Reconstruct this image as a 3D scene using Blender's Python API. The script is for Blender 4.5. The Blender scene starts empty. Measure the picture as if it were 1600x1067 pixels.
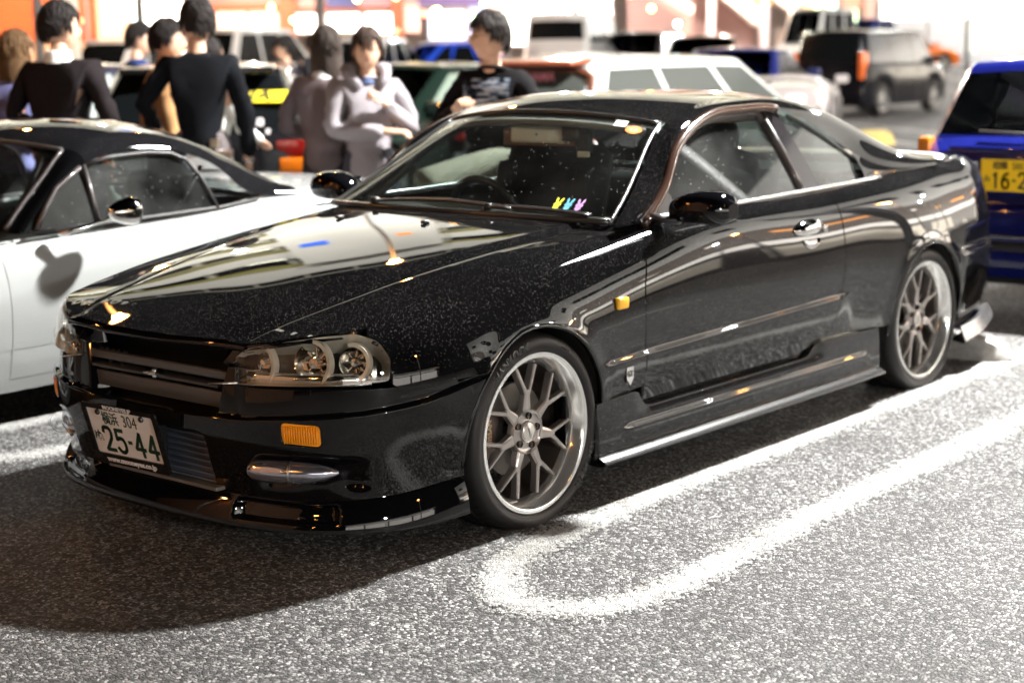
import bpy, bmesh, math, random
import numpy as np
from math import sin, cos, pi, radians, sqrt, atan2
from mathutils import Vector, Matrix
from mathutils.geometry import delaunay_2d_cdt

SCN = bpy.context.scene
COL = SCN.collection
rnd = random.Random(7)

# ------------------------------------------------------------------ camera
CAM_P = Vector((-3.8988, -4.0542, 1.4916))
_yaw, _pit, _rol = .7037, .1769, -.0147
_f = Vector((cos(_yaw)*cos(_pit), sin(_yaw)*cos(_pit), -sin(_pit)))
_r = Vector((sin(_yaw), -cos(_yaw), 0)); _u = _r.cross(_f)
_r, _u = cos(_rol)*_r + sin(_rol)*_u, -sin(_rol)*_r + cos(_rol)*_u
cd = bpy.data.cameras.new('camera'); cam = bpy.data.objects.new('camera', cd); COL.objects.link(cam)
M = Matrix.Identity(4)
for i in range(3):
    M[i][0] = _r[i]; M[i][1] = _u[i]; M[i][2] = -_f[i]; M[i][3] = CAM_P[i]
cam.matrix_world = M
cd.sensor_width = 36; cd.lens = 2579.1/1600*36; cd.clip_start = .05; cd.clip_end = 600
cd.dof.use_dof = True; cd.dof.focus_distance = 4.65; cd.dof.aperture_fstop = 2.3; cd.dof.aperture_blades = 0
SCN.camera = cam
SCN.view_settings.view_transform = 'Standard'; SCN.view_settings.look = 'None'
SCN.view_settings.exposure = 0.0; SCN.view_settings.gamma = 1

# ------------------------------------------------------------------ night sky
W = bpy.data.worlds.new('World'); SCN.world = W; W.use_nodes = True
wn = W.node_tree
sky = wn.nodes.new('ShaderNodeTexSky'); sky.sky_type = 'NISHITA'; sky.sun_disc = False
sky.sun_elevation = radians(-3); sky.sun_rotation = radians(200)
bg = wn.nodes['Background']; bg.inputs['Strength'].default_value = .01
wn.links.new(sky.outputs[0], bg.inputs['Color'])

# ------------------------------------------------------------------ materials
MATS = {}
def mat(name, col=(.5, .5, .5), rough=.5, metal=0., coat=0., emit=None, es=0., spec=.5, ior=1.5, alpha=1.):
    if name in MATS: return MATS[name]
    m = bpy.data.materials.new(name); m.use_nodes = True; MATS[name] = m
    b = m.node_tree.nodes['Principled BSDF']
    b.inputs['Base Color'].default_value = (*col, 1); b.inputs['Roughness'].default_value = rough
    b.inputs['Metallic'].default_value = metal; b.inputs['Coat Weight'].default_value = coat
    b.inputs['Coat Roughness'].default_value = .03; b.inputs['IOR'].default_value = ior
    b.inputs['Specular IOR Level'].default_value = spec
    if emit: b.inputs['Emission Color'].default_value = (*emit, 1); b.inputs['Emission Strength'].default_value = es
    return m
def N(m, t, **k):
    n = m.node_tree.nodes.new(t)
    for a, b in k.items():
        if a.startswith('_'): n.inputs[a[1:].replace('_', ' ')].default_value = b
        else: setattr(n, a, b)
    return n
def LK(m, a, b): m.node_tree.links.new(a, b)
def ramp(m, pts, fac):
    r = N(m, 'ShaderNodeValToRGB'); e = r.color_ramp.elements
    while len(e) < len(pts): e.new(.5)
    for q, (p, c) in zip(e, pts): q.position = p; q.color = (*c, 1) if len(c) == 3 else c
    LK(m, fac, r.inputs[0]); return r
def bsdf(m): return m.node_tree.nodes['Principled BSDF']
def grain(m, scale, lo, hi, rough=None, bump=0., coord='Object', detail=5, dist=.01):
    tc = N(m, 'ShaderNodeTexCoord'); n = N(m, 'ShaderNodeTexNoise', _Scale=scale, _Detail=detail)
    LK(m, tc.outputs[coord], n.inputs['Vector'])
    r = ramp(m, [(.3, lo), (.7, hi)], n.outputs[0]); LK(m, r.outputs[0], bsdf(m).inputs['Base Color'])
    if rough:
        q = ramp(m, [(.3, (rough[0],)*3), (.7, (rough[1],)*3)], n.outputs[0]); LK(m, q.outputs[0], bsdf(m).inputs['Roughness'])
    if bump:
        b = N(m, 'ShaderNodeBump', _Strength=bump, _Distance=dist); LK(m, n.outputs[0], b.inputs['Height']); LK(m, b.outputs[0], bsdf(m).inputs['Normal'])
    return m

def paint(name, col, speck=(.3, .28, .24), dens=.05, rough=.04, metal=0., orange=0.0):
    """glossy car paint with settled dust specks"""
    m = mat(name, col, .30, .0, coat=1., spec=.0); b = bsdf(m); b.inputs['Coat Roughness'].default_value = .012
    tc = N(m, 'ShaderNodeTexCoord')
    v = N(m, 'ShaderNodeTexVoronoi', _Scale=290.); LK(m, tc.outputs['Object'], v.inputs['Vector'])
    d = N(m, 'ShaderNodeMath', operation='LESS_THAN'); LK(m, v.outputs['Distance'], d.inputs[0]); d.inputs[1].default_value = .26
    sc = N(m, 'ShaderNodeSeparateColor'); LK(m, v.outputs['Color'], sc.inputs[0])
    g = N(m, 'ShaderNodeMath', operation='LESS_THAN'); LK(m, sc.outputs[0], g.inputs[0])
    nz = N(m, 'ShaderNodeTexNoise', _Scale=3.); LK(m, tc.outputs['Object'], nz.inputs['Vector'])
    ge = N(m, 'ShaderNodeNewGeometry'); sx = N(m, 'ShaderNodeSeparateXYZ'); LK(m, ge.outputs['Normal'], sx.inputs[0])
    up = N(m, 'ShaderNodeMapRange'); up.inputs[1].default_value = -.1; up.inputs[2].default_value = .8
    up.inputs[3].default_value = .03; up.inputs[4].default_value = 1.6; LK(m, sx.outputs[2], up.inputs[0])
    mm = N(m, 'ShaderNodeMath', operation='MULTIPLY'); LK(m, up.outputs[0], mm.inputs[0]); LK(m, nz.outputs[0], mm.inputs[1])
    m2 = N(m, 'ShaderNodeMath', operation='MULTIPLY'); LK(m, mm.outputs[0], m2.inputs[0]); m2.inputs[1].default_value = dens*2
    LK(m, m2.outputs[0], g.inputs[1])
    a = N(m, 'ShaderNodeMath', operation='MULTIPLY'); LK(m, d.outputs[0], a.inputs[0]); LK(m, g.outputs[0], a.inputs[1])
    # per speck brightness
    a2 = N(m, 'ShaderNodeMath', operation='MULTIPLY'); LK(m, a.outputs[0], a2.inputs[0]); LK(m, sc.outputs[1], a2.inputs[1])
    # fine haze of dust
    n2 = N(m, 'ShaderNodeTexNoise', _Scale=900., _Detail=2.); LK(m, tc.outputs['Object'], n2.inputs['Vector'])
    r2 = ramp(m, [(.5, (0,)*3), (.8, (.02,)*3)], n2.outputs[0])
    ad = N(m, 'ShaderNodeMath', operation='ADD', use_clamp=True); LK(m, a2.outputs[0], ad.inputs[0]); LK(m, r2.outputs[0], ad.inputs[1])
    mx = N(m, 'ShaderNodeMix', data_type='RGBA'); LK(m, ad.outputs[0], mx.inputs[0])
    mx.inputs[6].default_value = (*col, 1); mx.inputs[7].default_value = (*speck, 1); LK(m, mx.outputs[2], b.inputs['Base Color'])
    rr = N(m, 'ShaderNodeMapRange'); LK(m, a.outputs[0], rr.inputs[0]); rr.inputs[3].default_value = .30; rr.inputs[4].default_value = .5
    LK(m, rr.outputs[0], b.inputs['Roughness'])
    return m
def glass(name, tint=(.75, .85, .8), rough=.0, refl=1., dirt=0.):
    """pane: fresnel reflection over tinted transparency, light dust film"""
    m = bpy.data.materials.new(name); m.use_nodes = True; MATS[name] = m; nt = m.node_tree
    nt.nodes.remove(bsdf(m)); out = nt.nodes['Material Output']
    t = N(m, 'ShaderNodeBsdfTransparent'); t.inputs[0].default_value = (*tint, 1)
    g = N(m, 'ShaderNodeBsdfGlossy'); g.inputs['Roughness'].default_value = rough; g.inputs['Color'].default_value = (1, 1, 1, 1)
    ge = N(m, 'ShaderNodeNewGeometry'); dt = N(m, 'ShaderNodeVectorMath', operation='DOT_PRODUCT'); LK(m, ge.outputs['Incoming'], dt.inputs[0]); LK(m, ge.outputs['Normal'], dt.inputs[1])
    ab = N(m, 'ShaderNodeMath', operation='ABSOLUTE'); LK(m, dt.outputs['Value'], ab.inputs[0])
    om = N(m, 'ShaderNodeMath', operation='SUBTRACT', use_clamp=True); om.inputs[0].default_value = 1; LK(m, ab.outputs[0], om.inputs[1])
    pw = N(m, 'ShaderNodeMath', operation='POWER'); LK(m, om.outputs[0], pw.inputs[0]); pw.inputs[1].default_value = 5
    mu = N(m, 'ShaderNodeMath', operation='MULTIPLY_ADD', use_clamp=True); LK(m, pw.outputs[0], mu.inputs[0]); mu.inputs[1].default_value = .9*refl; mu.inputs[2].default_value = .055*refl
    mx = N(m, 'ShaderNodeMixShader'); LK(m, mu.outputs[0], mx.inputs[0]); LK(m, t.outputs[0], mx.inputs[1]); LK(m, g.outputs[0], mx.inputs[2])
    last = mx
    if dirt:
        d = N(m, 'ShaderNodeBsdfDiffuse'); d.inputs[0].default_value = (.6, .62, .6, 1)
        tc = N(m, 'ShaderNodeTexCoord'); v = N(m, 'ShaderNodeTexVoronoi', _Scale=130.); LK(m, tc.outputs['Object'], v.inputs['Vector'])
        sc = N(m, 'ShaderNodeSeparateColor'); LK(m, v.outputs['Color'], sc.inputs[0])
        l1 = N(m, 'ShaderNodeMath', operation='LESS_THAN'); LK(m, v.outputs['Distance'], l1.inputs[0]); l1.inputs[1].default_value = .3
        l2 = N(m, 'ShaderNodeMath', operation='LESS_THAN'); LK(m, sc.outputs[0], l2.inputs[0]); l2.inputs[1].default_value = .035
        p = N(m, 'ShaderNodeMath', operation='MULTIPLY'); LK(m, l1.outputs[0], p.inputs[0]); LK(m, l2.outputs[0], p.inputs[1])
        nz = N(m, 'ShaderNodeTexNoise', _Scale=3., _Detail=4.); LK(m, tc.outputs['Object'], nz.inputs['Vector'])
        r = ramp(m, [(.3, (0,)*3), (.8, (dirt,)*3)], nz.outputs[0])
        q = N(m, 'ShaderNodeMath', operation='MULTIPLY_ADD', use_clamp=True); LK(m, p.outputs[0], q.inputs[0]); q.inputs[1].default_value = .3; LK(m, r.outputs[0], q.inputs[2])
        m3 = N(m, 'ShaderNodeMixShader'); LK(m, q.outputs[0], m3.inputs[0]); LK(m, mx.outputs[0], m3.inputs[1]); LK(m, d.outputs[0], m3.inputs[2]); last = m3
    LK(m, last.outputs[0], out.inputs[0]); return m

# ------------------------------------------------------------------ object helpers
def tag(o, label=None, cat=None, group=None, kind=None):
    if label: o['label'] = label
    if cat: o['category'] = cat
    if group: o['group'] = group
    if kind: o['kind'] = kind
    return o
def empty(name, loc=(0, 0, 0), rz=0., label=None, cat=None, group=None, parent=None):
    o = bpy.data.objects.new(name, None); COL.objects.link(o); o.location = loc; o.rotation_euler = (0, 0, rz)
    o.empty_display_size = .1
    if parent: o.parent = parent
    return tag(o, label, cat, group)
def mk(name, V, F, m=None, parent=None, smooth=False, normals=None):
    me = bpy.data.meshes.new(name); me.from_pydata([tuple(v) for v in V], [], [tuple(f) for f in F])
    if m: me.materials.append(m)
    if smooth or normals is not None:
        me.polygons.foreach_set('use_smooth', [True]*len(me.polygons))
    if normals is not None: me.normals_split_custom_set_from_vertices([tuple(n) for n in normals])
    me.update()
    o = bpy.data.objects.new(name, me); COL.objects.link(o)
    if parent: o.parent = parent
    return o
def inst(o, parent=None, loc=None, rot=None, scale=None):
    c = o.copy(); COL.objects.link(c); c.parent = parent if parent else o.parent
    if loc is not None: c.location = loc
    if rot is not None: c.rotation_euler = rot
    if scale is not None: c.scale = scale
    return c
def copy_tree(o, parent=None):
    c = o.copy(); COL.objects.link(c); c.parent = parent
    for ch in [q for q in o.children]: copy_tree(ch, c)
    return c
class MB:
    """mesh builder: collects pieces, links them as ONE mesh"""
    def __init__(s): s.V = []; s.F = []
    def add(s, V, F):
        n = len(s.V); s.V += [tuple(v) for v in V]; s.F += [tuple(i+n for i in f) for f in F]; return s
    def box(s, c, d, rz=0., ry=0., rx=0., bev=0.):
        if bev > 0:
            bm = bmesh.new(); bmesh.ops.create_cube(bm, size=1); bmesh.ops.scale(bm, vec=d, verts=bm.verts)
            bmesh.ops.bevel(bm, geom=bm.edges[:], offset=bev, segments=2, affect='EDGES', profile=.6)
            bm.verts.index_update(); V = [v.co.copy() for v in bm.verts]; F = [[v.index for v in f.verts] for f in bm.faces]; bm.free()
        else:
            V = [Vector((x*d[0]/2, y*d[1]/2, z*d[2]/2)) for x in (-1, 1) for y in (-1, 1) for z in (-1, 1)]
            F = [(0, 1, 3, 2), (4, 6, 7, 5), (0, 4, 5, 1), (2, 3, 7, 6), (0, 2, 6, 4), (1, 5, 7, 3)]
        R = Matrix.Rotation(rz, 3, 'Z') @ Matrix.Rotation(ry, 3, 'Y') @ Matrix.Rotation(rx, 3, 'X')
        return s.add([R@v+Vector(c) for v in V], F)
    def tube(s, pts, r, n=10, cap=True, flat=1.):
        pts = [Vector(p) for p in pts]; V = []; F = []
        rr = r if isinstance(r, (list, tuple)) else [r]*len(pts); up = None
        for i, p in enumerate(pts):
            t = (pts[min(i+1, len(pts)-1)]-pts[max(i-1, 0)]).normalized()
            if up is None: up = t.orthogonal().normalized() if abs(t.z) > .9 else Vector((0, 0, 1))
            b = t.cross(up).normalized(); a = b.cross(t).normalized(); up = a
            for k in range(n):
                q = 2*pi*k/n; V.append(p+(a*cos(q)*flat+b*sin(q))*rr[i])
        for i in range(len(pts)-1):
            for k in range(n): F.append((i*n+k, i*n+(k+1) % n, (i+1)*n+(k+1) % n, (i+1)*n+k))
        if cap: F.append(tuple(range(n))[::-1]); F.append(tuple(range(len(V)-n, len(V))))
        return s.add(V, F)
    def lathe(s, prof, n=32, axis='z', c=(0, 0, 0), a0=0., a1=2*pi):
        """prof: list of (r, h)"""
        V = []; F = []; full = abs(a1-a0-2*pi) < 1e-6; m = n if full else n+1
        for (r, h) in prof:
            for k in range(m):
                q = a0+(a1-a0)*k/n; x, y = r*cos(q), r*sin(q)
                V.append(Vector((x, y, h) if axis == 'z' else ((x, h, y) if axis == 'y' else (h, x, y)))+Vector(c))
        for i in range(len(prof)-1):
            for k in range(n): F.append((i*m+k, i*m+(k+1) % m, (i+1)*m+(k+1) % m, (i+1)*m+k))
        return s.add(V, F)
    def prism(s, poly, h, M4=None):
        """poly in xy extruded to z=h"""
        n = len(poly); V = [Vector((*p, 0)) for p in poly]+[Vector((*p, h)) for p in poly]
        if M4: V = [M4@v for v in V]
        return s.add(V, [tuple(range(n))[::-1], tuple(range(n, 2*n))]+[(i, (i+1) % n, (i+1) % n+n, i+n) for i in range(n)])
    def grid(s, P):
        """P: rows of points"""
        n = len(P[0]); V = [v for r in P for v in r]
        return s.add(V, [(i*n+k, i*n+k+1, (i+1)*n+k+1, (i+1)*n+k) for i in range(len(P)-1) for k in range(n-1)])
    def build(s, name, m=None, parent=None, smooth=False, edge=None):
        o = mk(name, s.V, s.F, m, parent, smooth)
        if smooth and edge is not None:
            me = o.data
            try: me.set_sharp_from_angle(angle=radians(edge))
            except Exception: pass
        return o

def spline(P, n):
    """Catmull-Rom through points, n samples per span"""
    P = [np.array(p, float) for p in P]; out = []
    Q = [2*P[0]-P[1]]+P+[2*P[-1]-P[-2]]
    for i in range(len(P)-1):
        a, b, c, d = Q[i:i+4]
        for k in range(n):
            t = k/n; out.append(.5*((2*b)+(c-a)*t+(2*a-5*b+4*c-d)*t*t+(3*b-a-3*c+d)*t**3))
    out.append(P[-1]); return out
class Curve:
    """smooth curve t in [0,1] through points (natural cubic spline, chord length)"""
    def __init__(s, P, T=None):
        s.P = np.array(P, float)
        s.t = np.array(T, float) if T is not None else np.concatenate([[0], np.cumsum(np.linalg.norm(np.diff(s.P, axis=0), axis=1))])
        s.L = s.t[-1]; n = len(s.t); h = np.diff(s.t); A = np.eye(n); B = np.zeros_like(s.P)
        for i in range(1, n-1):
            A[i, i-1], A[i, i], A[i, i+1] = h[i-1], 2*(h[i-1]+h[i]), h[i]
            B[i] = 6*((s.P[i+1]-s.P[i])/h[i]-(s.P[i]-s.P[i-1])/h[i-1])
        s.m = np.linalg.solve(A, B); s.h = h
    def __call__(s, x):
        x = np.asarray(x, float); i = np.clip(np.searchsorted(s.t, x)-1, 0, len(s.h)-1); h = s.h[i]
        a = (s.t[i+1]-x); b = (x-s.t[i])
        if s.P.ndim > 1: a, b, h = a[..., None], b[..., None], h[..., None]
        return s.m[i]*a**3/(6*h)+s.m[i+1]*b**3/(6*h)+(s.P[i]/h-s.m[i]*h/6)*a+(s.P[i+1]/h-s.m[i+1]*h/6)*b
def F1(pts): return Curve([p[1] for p in pts], [p[0] for p in pts])
def resample(poly, h, closed=True):
    P = [np.array(p, float) for p in poly]; out = []
    n = len(P)
    for i in range(n if closed else n-1):
        a, b = P[i], P[(i+1) % n]; k = max(1, int(math.ceil(np.linalg.norm(b-a)/h)))
        for j in range(k): out.append(a+(b-a)*j/k)
    if not closed: out.append(P[-1])
    return out
def rounded(poly, r, n=4):
    """round the corners of a 2D polygon"""
    out = []; P = [Vector(p) for p in poly]; L = len(P)
    rs = r if isinstance(r, (list, tuple)) else [r]*L
    for i in range(L):
        p, a, b = P[i], P[i-1], P[(i+1) % L]; q = rs[i]
        if q <= 0: out.append(tuple(p)); continue
        d1 = min(q, (a-p).length*.49); d2 = min(q, (b-p).length*.49)
        s_, e_ = p+(a-p).normalized()*d1, p+(b-p).normalized()*d2
        for k in range(n+1):
            t = k/n; out.append(tuple(s_*(1-t)**2+p*2*t*(1-t)+e_*t*t))
    return out
def inpoly(P, x, y):
    """vectorised point in polygon"""
    P = np.array(P); r = np.zeros(np.shape(x), bool); n = len(P)
    for i in range(n):
        x1, y1 = P[i]; x2, y2 = P[(i+1) % n]
        c = ((y1 > y) != (y2 > y)) & (x < (x2-x1)*(y-y1)/((y2-y1) if y2 != y1 else 1e-12)+x1); r ^= c
    return r
def patch(name, fn, poly, h, m, parent=None, holes=(), flange=0., mirror=False, off=0., up=None, bev=.003, feat=()):
    """surface piece: polygon in (u,v) space mapped by fn(u,v)->xyz (vectorised), with analytic normals"""
    loops = [resample(poly, h)]+[resample(q, h) for q in holes]
    B = [p for l in loops for p in l]; E = []; st = 0
    for l in loops:
        E += [(st+i, st+(i+1) % len(l)) for i in range(len(l))]; st += len(l)
    FT = []
    for q in feat:
        r = resample(q, h*.8, False); E += [(st+i, st+i+1) for i in range(len(r)-1)]; st += len(r); FT += r
    P = np.array(poly); x0, y0 = P.min(0); x1, y1 = P.max(0)
    gx, gy = np.meshgrid(np.arange(x0+h*.5, x1, h), np.arange(y0+h*.5, y1, h)); gx[1::2] += h*.25
    gx, gy = gx.ravel(), gy.ravel(); ok = inpoly(loops[0], gx, gy)
    for l in loops[1:]: ok &= ~inpoly(l, gx, gy)
    gx, gy = gx[ok], gy[ok]; BA = np.array(B+FT)
    if len(gx):
        dm = np.min([(gx-b[0])**2+(gy-b[1])**2 for b in BA], axis=0)
        gx, gy = gx[dm > (h*.6)**2], gy[dm > (h*.6)**2]
    pts = [Vector(p) for p in B]+[Vector(p) for p in FT]+[Vector(p) for p in zip(gx, gy)]
    vs, es, fs, ov, oe, of = delaunay_2d_cdt(pts, E, [], 0, 1e-7)
    U = np.array([tuple(v) for v in vs]); T = np.array([f[:3] for f in fs if len(f) == 3])
    c = U[T].mean(1); ok = inpoly(loops[0], c[:, 0], c[:, 1])
    for l in loops[1:]: ok &= ~inpoly(l, c[:, 0], c[:, 1])
    T = T[ok]
    X = fn(U[:, 0], U[:, 1]); e = 1e-3
    du = fn(U[:, 0]+e, U[:, 1])-fn(U[:, 0]-e, U[:, 1]); dv = fn(U[:, 0], U[:, 1]+e)-fn(U[:, 0], U[:, 1]-e)
    n = np.cross(du, dv); n /= np.linalg.norm(n, axis=1)[:, None]+1e-12
    ctr = X.mean(0); o = (X-np.array([ctr[0]*.9+.14, 0, .3])) if up is None else np.tile(np.array(up, float), (len(X), 1))
    if (n*o).sum() < 0: n = -n
    X = X+n*off
    # face orientation
    fnv = np.cross(X[T[:, 1]]-X[T[:, 0]], X[T[:, 2]]-X[T[:, 0]]); 
    fl = (fnv*n[T[:, 0]]).sum(1) < 0; T[fl] = T[fl][:, ::-1]
    used = np.unique(T); rm = np.full(len(X), -1); rm[used] = np.arange(len(used)); X = X[used]; n = n[used]; T = rm[T]
    V = [tuple(v) for v in X]; NN = [tuple(v) for v in n]; F = [tuple(int(i) for i in t) for t in T]
    if flange:
        ec = {}
        for t in F:
            for a, b in ((t[0], t[1]), (t[1], t[2]), (t[2], t[0])):
                ec[(a, b)] = 1
        bd = [(a, b) for (a, b) in ec if (b, a) not in ec]
        lat = {}
        for a, b in bd:
            tv = X[b]-X[a]; l = np.cross(tv, n[a]+n[b]); l /= np.linalg.norm(l)+1e-12
            for q in (a, b): lat[q] = lat.get(q, 0)+l
        id1, id2 = {}, {}
        for q, l in lat.items():
            l = l/(np.linalg.norm(l)+1e-12)
            id1[q] = len(V); V.append(tuple(X[q]+l*bev*.5-n[q]*bev)); k = n[q]+l*1.0; NN.append(tuple(k/np.linalg.norm(k)))
            id2[q] = len(V); V.append(tuple(X[q]+l*bev*.5-n[q]*flange)); NN.append(tuple(l))
        for a, b in bd:
            F.append((b, a, id1[a], id1[b])); F.append((id1[b], id1[a], id2[a], id2[b]))
    if mirror:
        V = [(v[0], -v[1], v[2]) for v in V]; NN = [(v[0], -v[1], v[2]) for v in NN]; F = [f[::-1] for f in F]
    return mk(name, V, F, m, parent, True, NN)
def surf(name, fn, u0, u1, v0, v1, nu, nv, m, parent=None, up=(0, 0, 1), mirror=False):
    """regular grid over fn with analytic normals"""
    uu, vv = np.meshgrid(np.linspace(u0, u1, nu), np.linspace(v0, v1, nv), indexing='ij'); U, Vv = uu.ravel(), vv.ravel()
    X = fn(U, Vv); e = 1e-4*(u1-u0); g = 1e-4*(v1-v0)
    n = np.cross(fn(U+e, Vv)-fn(U-e, Vv), fn(U, Vv+g)-fn(U, Vv-g)); n /= np.linalg.norm(n, axis=1)[:, None]+1e-12
    s_ = (n*np.array(up)).sum() < 0
    if s_: n = -n
    F = [(i*nv+k, (i+1)*nv+k, (i+1)*nv+k+1, i*nv+k+1) for i in range(nu-1) for k in range(nv-1)]
    if s_: F = [f[::-1] for f in F]
    if mirror:
        X = X*np.array([1, -1, 1]); n = n*np.array([1, -1, 1]); F = [f[::-1] for f in F]
    return mk(name, X, F, m, parent, True, n)
def text(name, s, size, m, parent=None, M4=None, ext=.0004, bold=0., shear=0., sx=1., align='CENTER', warp=None):
    c = bpy.data.curves.new(name, 'FONT'); c.body = s; c.size = size; c.align_x = align; c.align_y = 'CENTER'
    c.extrude = ext; c.offset = bold; c.shear = shear; c.resolution_u = 3
    t = bpy.data.objects.new(name, c); COL.objects.link(t)
    dg = bpy.context.evaluated_depsgraph_get(); me = bpy.data.meshes.new_from_object(t.evaluated_get(dg))
    bpy.data.objects.remove(t); me.name = name; me.materials.clear(); me.materials.append(m)
    for v in me.vertices:
        p = Vector((v.co.x*sx, v.co.y, v.co.z))
        if warp: p = warp(p)
        v.co = M4@p if M4 else p
    o = bpy.data.objects.new(name, me); COL.objects.link(o)
    if parent: o.parent = parent
    return o
def frame(o, x, y, z=None):
    """matrix from origin + in-plane x axis + in-plane y axis"""
    x = Vector(x).normalized(); z = x.cross(Vector(y)).normalized(); y = z.cross(x)
    m4 = Matrix.Identity(4)
    for i in range(3): m4[i][0] = x[i]; m4[i][1] = y[i]; m4[i][2] = z[i]; m4[i][3] = o[i]
    return m4
def sst(x): x = np.clip(x, 0, 1); return x*x*(3-2*x)
# ------------------------------------------------------------------ shared car materials
PAINT = paint('black_paint', (.004, .004, .0045), speck=(.19, .18, .155), dens=.26)
PAINT2 = mat('black_paint_clean', (.003, .003, .0035), .25, .0, coat=1., spec=.0)
TRIM = mat('black_trim', (.012, .012, .013), .35)
RUB = mat('rubber', (.018, .017, .017), .55)
DARKM = mat('cavity', (.006, .006, .006), .8)
CHROME = mat('chrome', (.85, .84, .82), .06, 1.)
ALU = mat('aluminium', (.55, .54, .53), .28, 1.)
GLS = glass('clear_glass', (.82, .88, .85), dirt=.015)
GLSS = glass('side_glass', (.22, .26, .25), refl=1.3, dirt=.09)
AMBER = mat('amber_lens', (1, .36, .012), .12, coat=.5)
INT = mat('interior_cloth', (.02, .02, .022), .85)
INT2 = mat('interior_plastic', (.035, .033, .03), .5)

# ------------------------------------------------------------------ black coupe : shell
class Shell:
    """car flank: plan path (half widths) x row table of (inset, height); coordinates (s, q)"""
    def __init__(s, plan, rows, disp=None):
        H = [(-1, None)]
        L = [(x, -y) for x, y in plan[:-1]]  # near side from front centre to rear
        P = [(plan[0][0], 0)]
        near = [(x, -y) for x, y in plan]     # includes y=0 first and last
        far = [(x, y) for x, y in plan[1:-1]][::-1]
        pts = far[-6:]+near+far[:6]
        s.c = Curve(pts); s.s0 = s.c.t[len(far[-6:])]; s.S = s.c.t[len(far[-6:])+len(near)-1]-s.s0
        k = len(far[-6:])
        s.st = [s.c.t[k+i]-s.s0 for i in range(len(near))]
        ks = sorted(rows); T = [s.st[i] for i in ks]
        A = np.array([rows[i] for i in ks], float)           # stations x K x 2
        # mirror the first and last stations so tables are even functions
        T2 = [-T[1]]+T+[2*T[-1]-T[-2]]; A2 = np.concatenate([A[1:2], A, A[-2:-1]])
        s.K = A.shape[1]; s.tab = Curve(A2.reshape(len(T2), -1), np.array(T2)-T2[0]); s.t0 = T2[0]
        s.disp = disp
        g = np.linspace(0, s.S, 900); p = s.path(g); s.gx = g; s.px = p
        # knot vector for clamped cubic b-spline
        n = s.K; s.kn = np.array([0]*3+list(range(n-2))+[n-3]*3, float)
    def path(s, u): return s.c(np.asarray(u, float)+s.s0)
    def basis(s, v):
        n = s.K; kn = s.kn; v = np.clip(v, 0, n-3-1e-9)
        N0 = [((v >= kn[i]) & (v < kn[i+1])).astype(float) for i in range(len(kn)-1)]
        for p in range(1, 4):
            N1 = []
            for i in range(len(kn)-1-p):
                a = kn[i+p]-kn[i]; b = kn[i+p+1]-kn[i+1]
                t = 0
                if a > 0: t = t+(v-kn[i])/a*N0[i]
                if b > 0: t = t+(kn[i+p+1]-v)/b*N0[i+1]
                N1.append(t if not np.isscalar(t) else np.zeros_like(v))
            N0 = N1
        return np.stack(N0, -1)
    def raw(s, u, q):
        u = np.asarray(u, float); q = np.asarray(q, float)
        a = np.clip(np.abs(u), 0, s.S+.5); R = s.tab(a-s.t0).reshape(*a.shape, s.K, 2)
        return (R*s.basis(q*10*(s.K-3)/(s.K-1))[..., None]).sum(-2)
    def __call__(s, u, q):
        u = np.asarray(u, float); q = np.asarray(q, float)
        r = s.raw(u, q); e = 1e-3; P = s.path(u); t = s.path(u+e)-s.path(u-e); t /= np.linalg.norm(t, axis=-1)[..., None]
        nrm = np.stack([t[..., 1], -t[..., 0]], -1)
        d = -r[..., 0]
        if s.disp is not None: d = d+s.disp(P[..., 0], r[..., 1], u)
        xy = P+nrm*d[..., None]
        return np.concatenate([xy, r[..., 1:2]], -1)
    def q_of(s, u, z):
        u, z = np.broadcast_arrays(np.asarray(u, float), np.asarray(z, float))
        lo = np.zeros(u.shape); hi = np.full(u.shape, (s.K-1)/10.)
        for _ in range(22):
            m = (lo+hi)/2; zz = s.raw(u, m)[..., 1]; w = zz < z; lo = np.where(w, m, lo); hi = np.where(w, hi, m)
        return (lo+hi)/2
    def s_x(s, x):   # arc position on the flank for a given x (sides)
        m = s.gx > s.st[5] if len(s.st) > 5 else s.gx > 0
        return float(np.interp(x, s.px[m, 0], s.gx[m]))
    def s_y(s, y):   # arc position round the nose for a given |y|
        m = s.gx <= s.st[6]; return float(np.interp(abs(y), -s.px[m, 1], s.gx[m]))
    def poly(s, pts, h=.03, closed=True):
        P = np.array(resample(pts, h, closed)); return list(zip(P[:, 0], s.q_of(P[:, 0], P[:, 1])))
    def at(s, u, z, off=0.):
        q = s.q_of(np.array([u]), np.array([z])); p = s(np.array([u]), q)[0]
        if off:
            n = s.nrm(u, z); p = p+n*off
        return Vector(p)
    def nrm(s, u, z):
        q = s.q_of(np.array([u]), np.array([z])); e = 1e-3; U = np.array([u])
        n = np.cross(s(U+e, q)-s(U-e, q), s(U, q+e)-s(U, q-e))[0]; n /= np.linalg.norm(n)
        o = s.path(U)[0]-np.array([1.3, 0])
        if n[0]*o[0]+n[1]*o[1] < 0: n = -n
        return n

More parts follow.
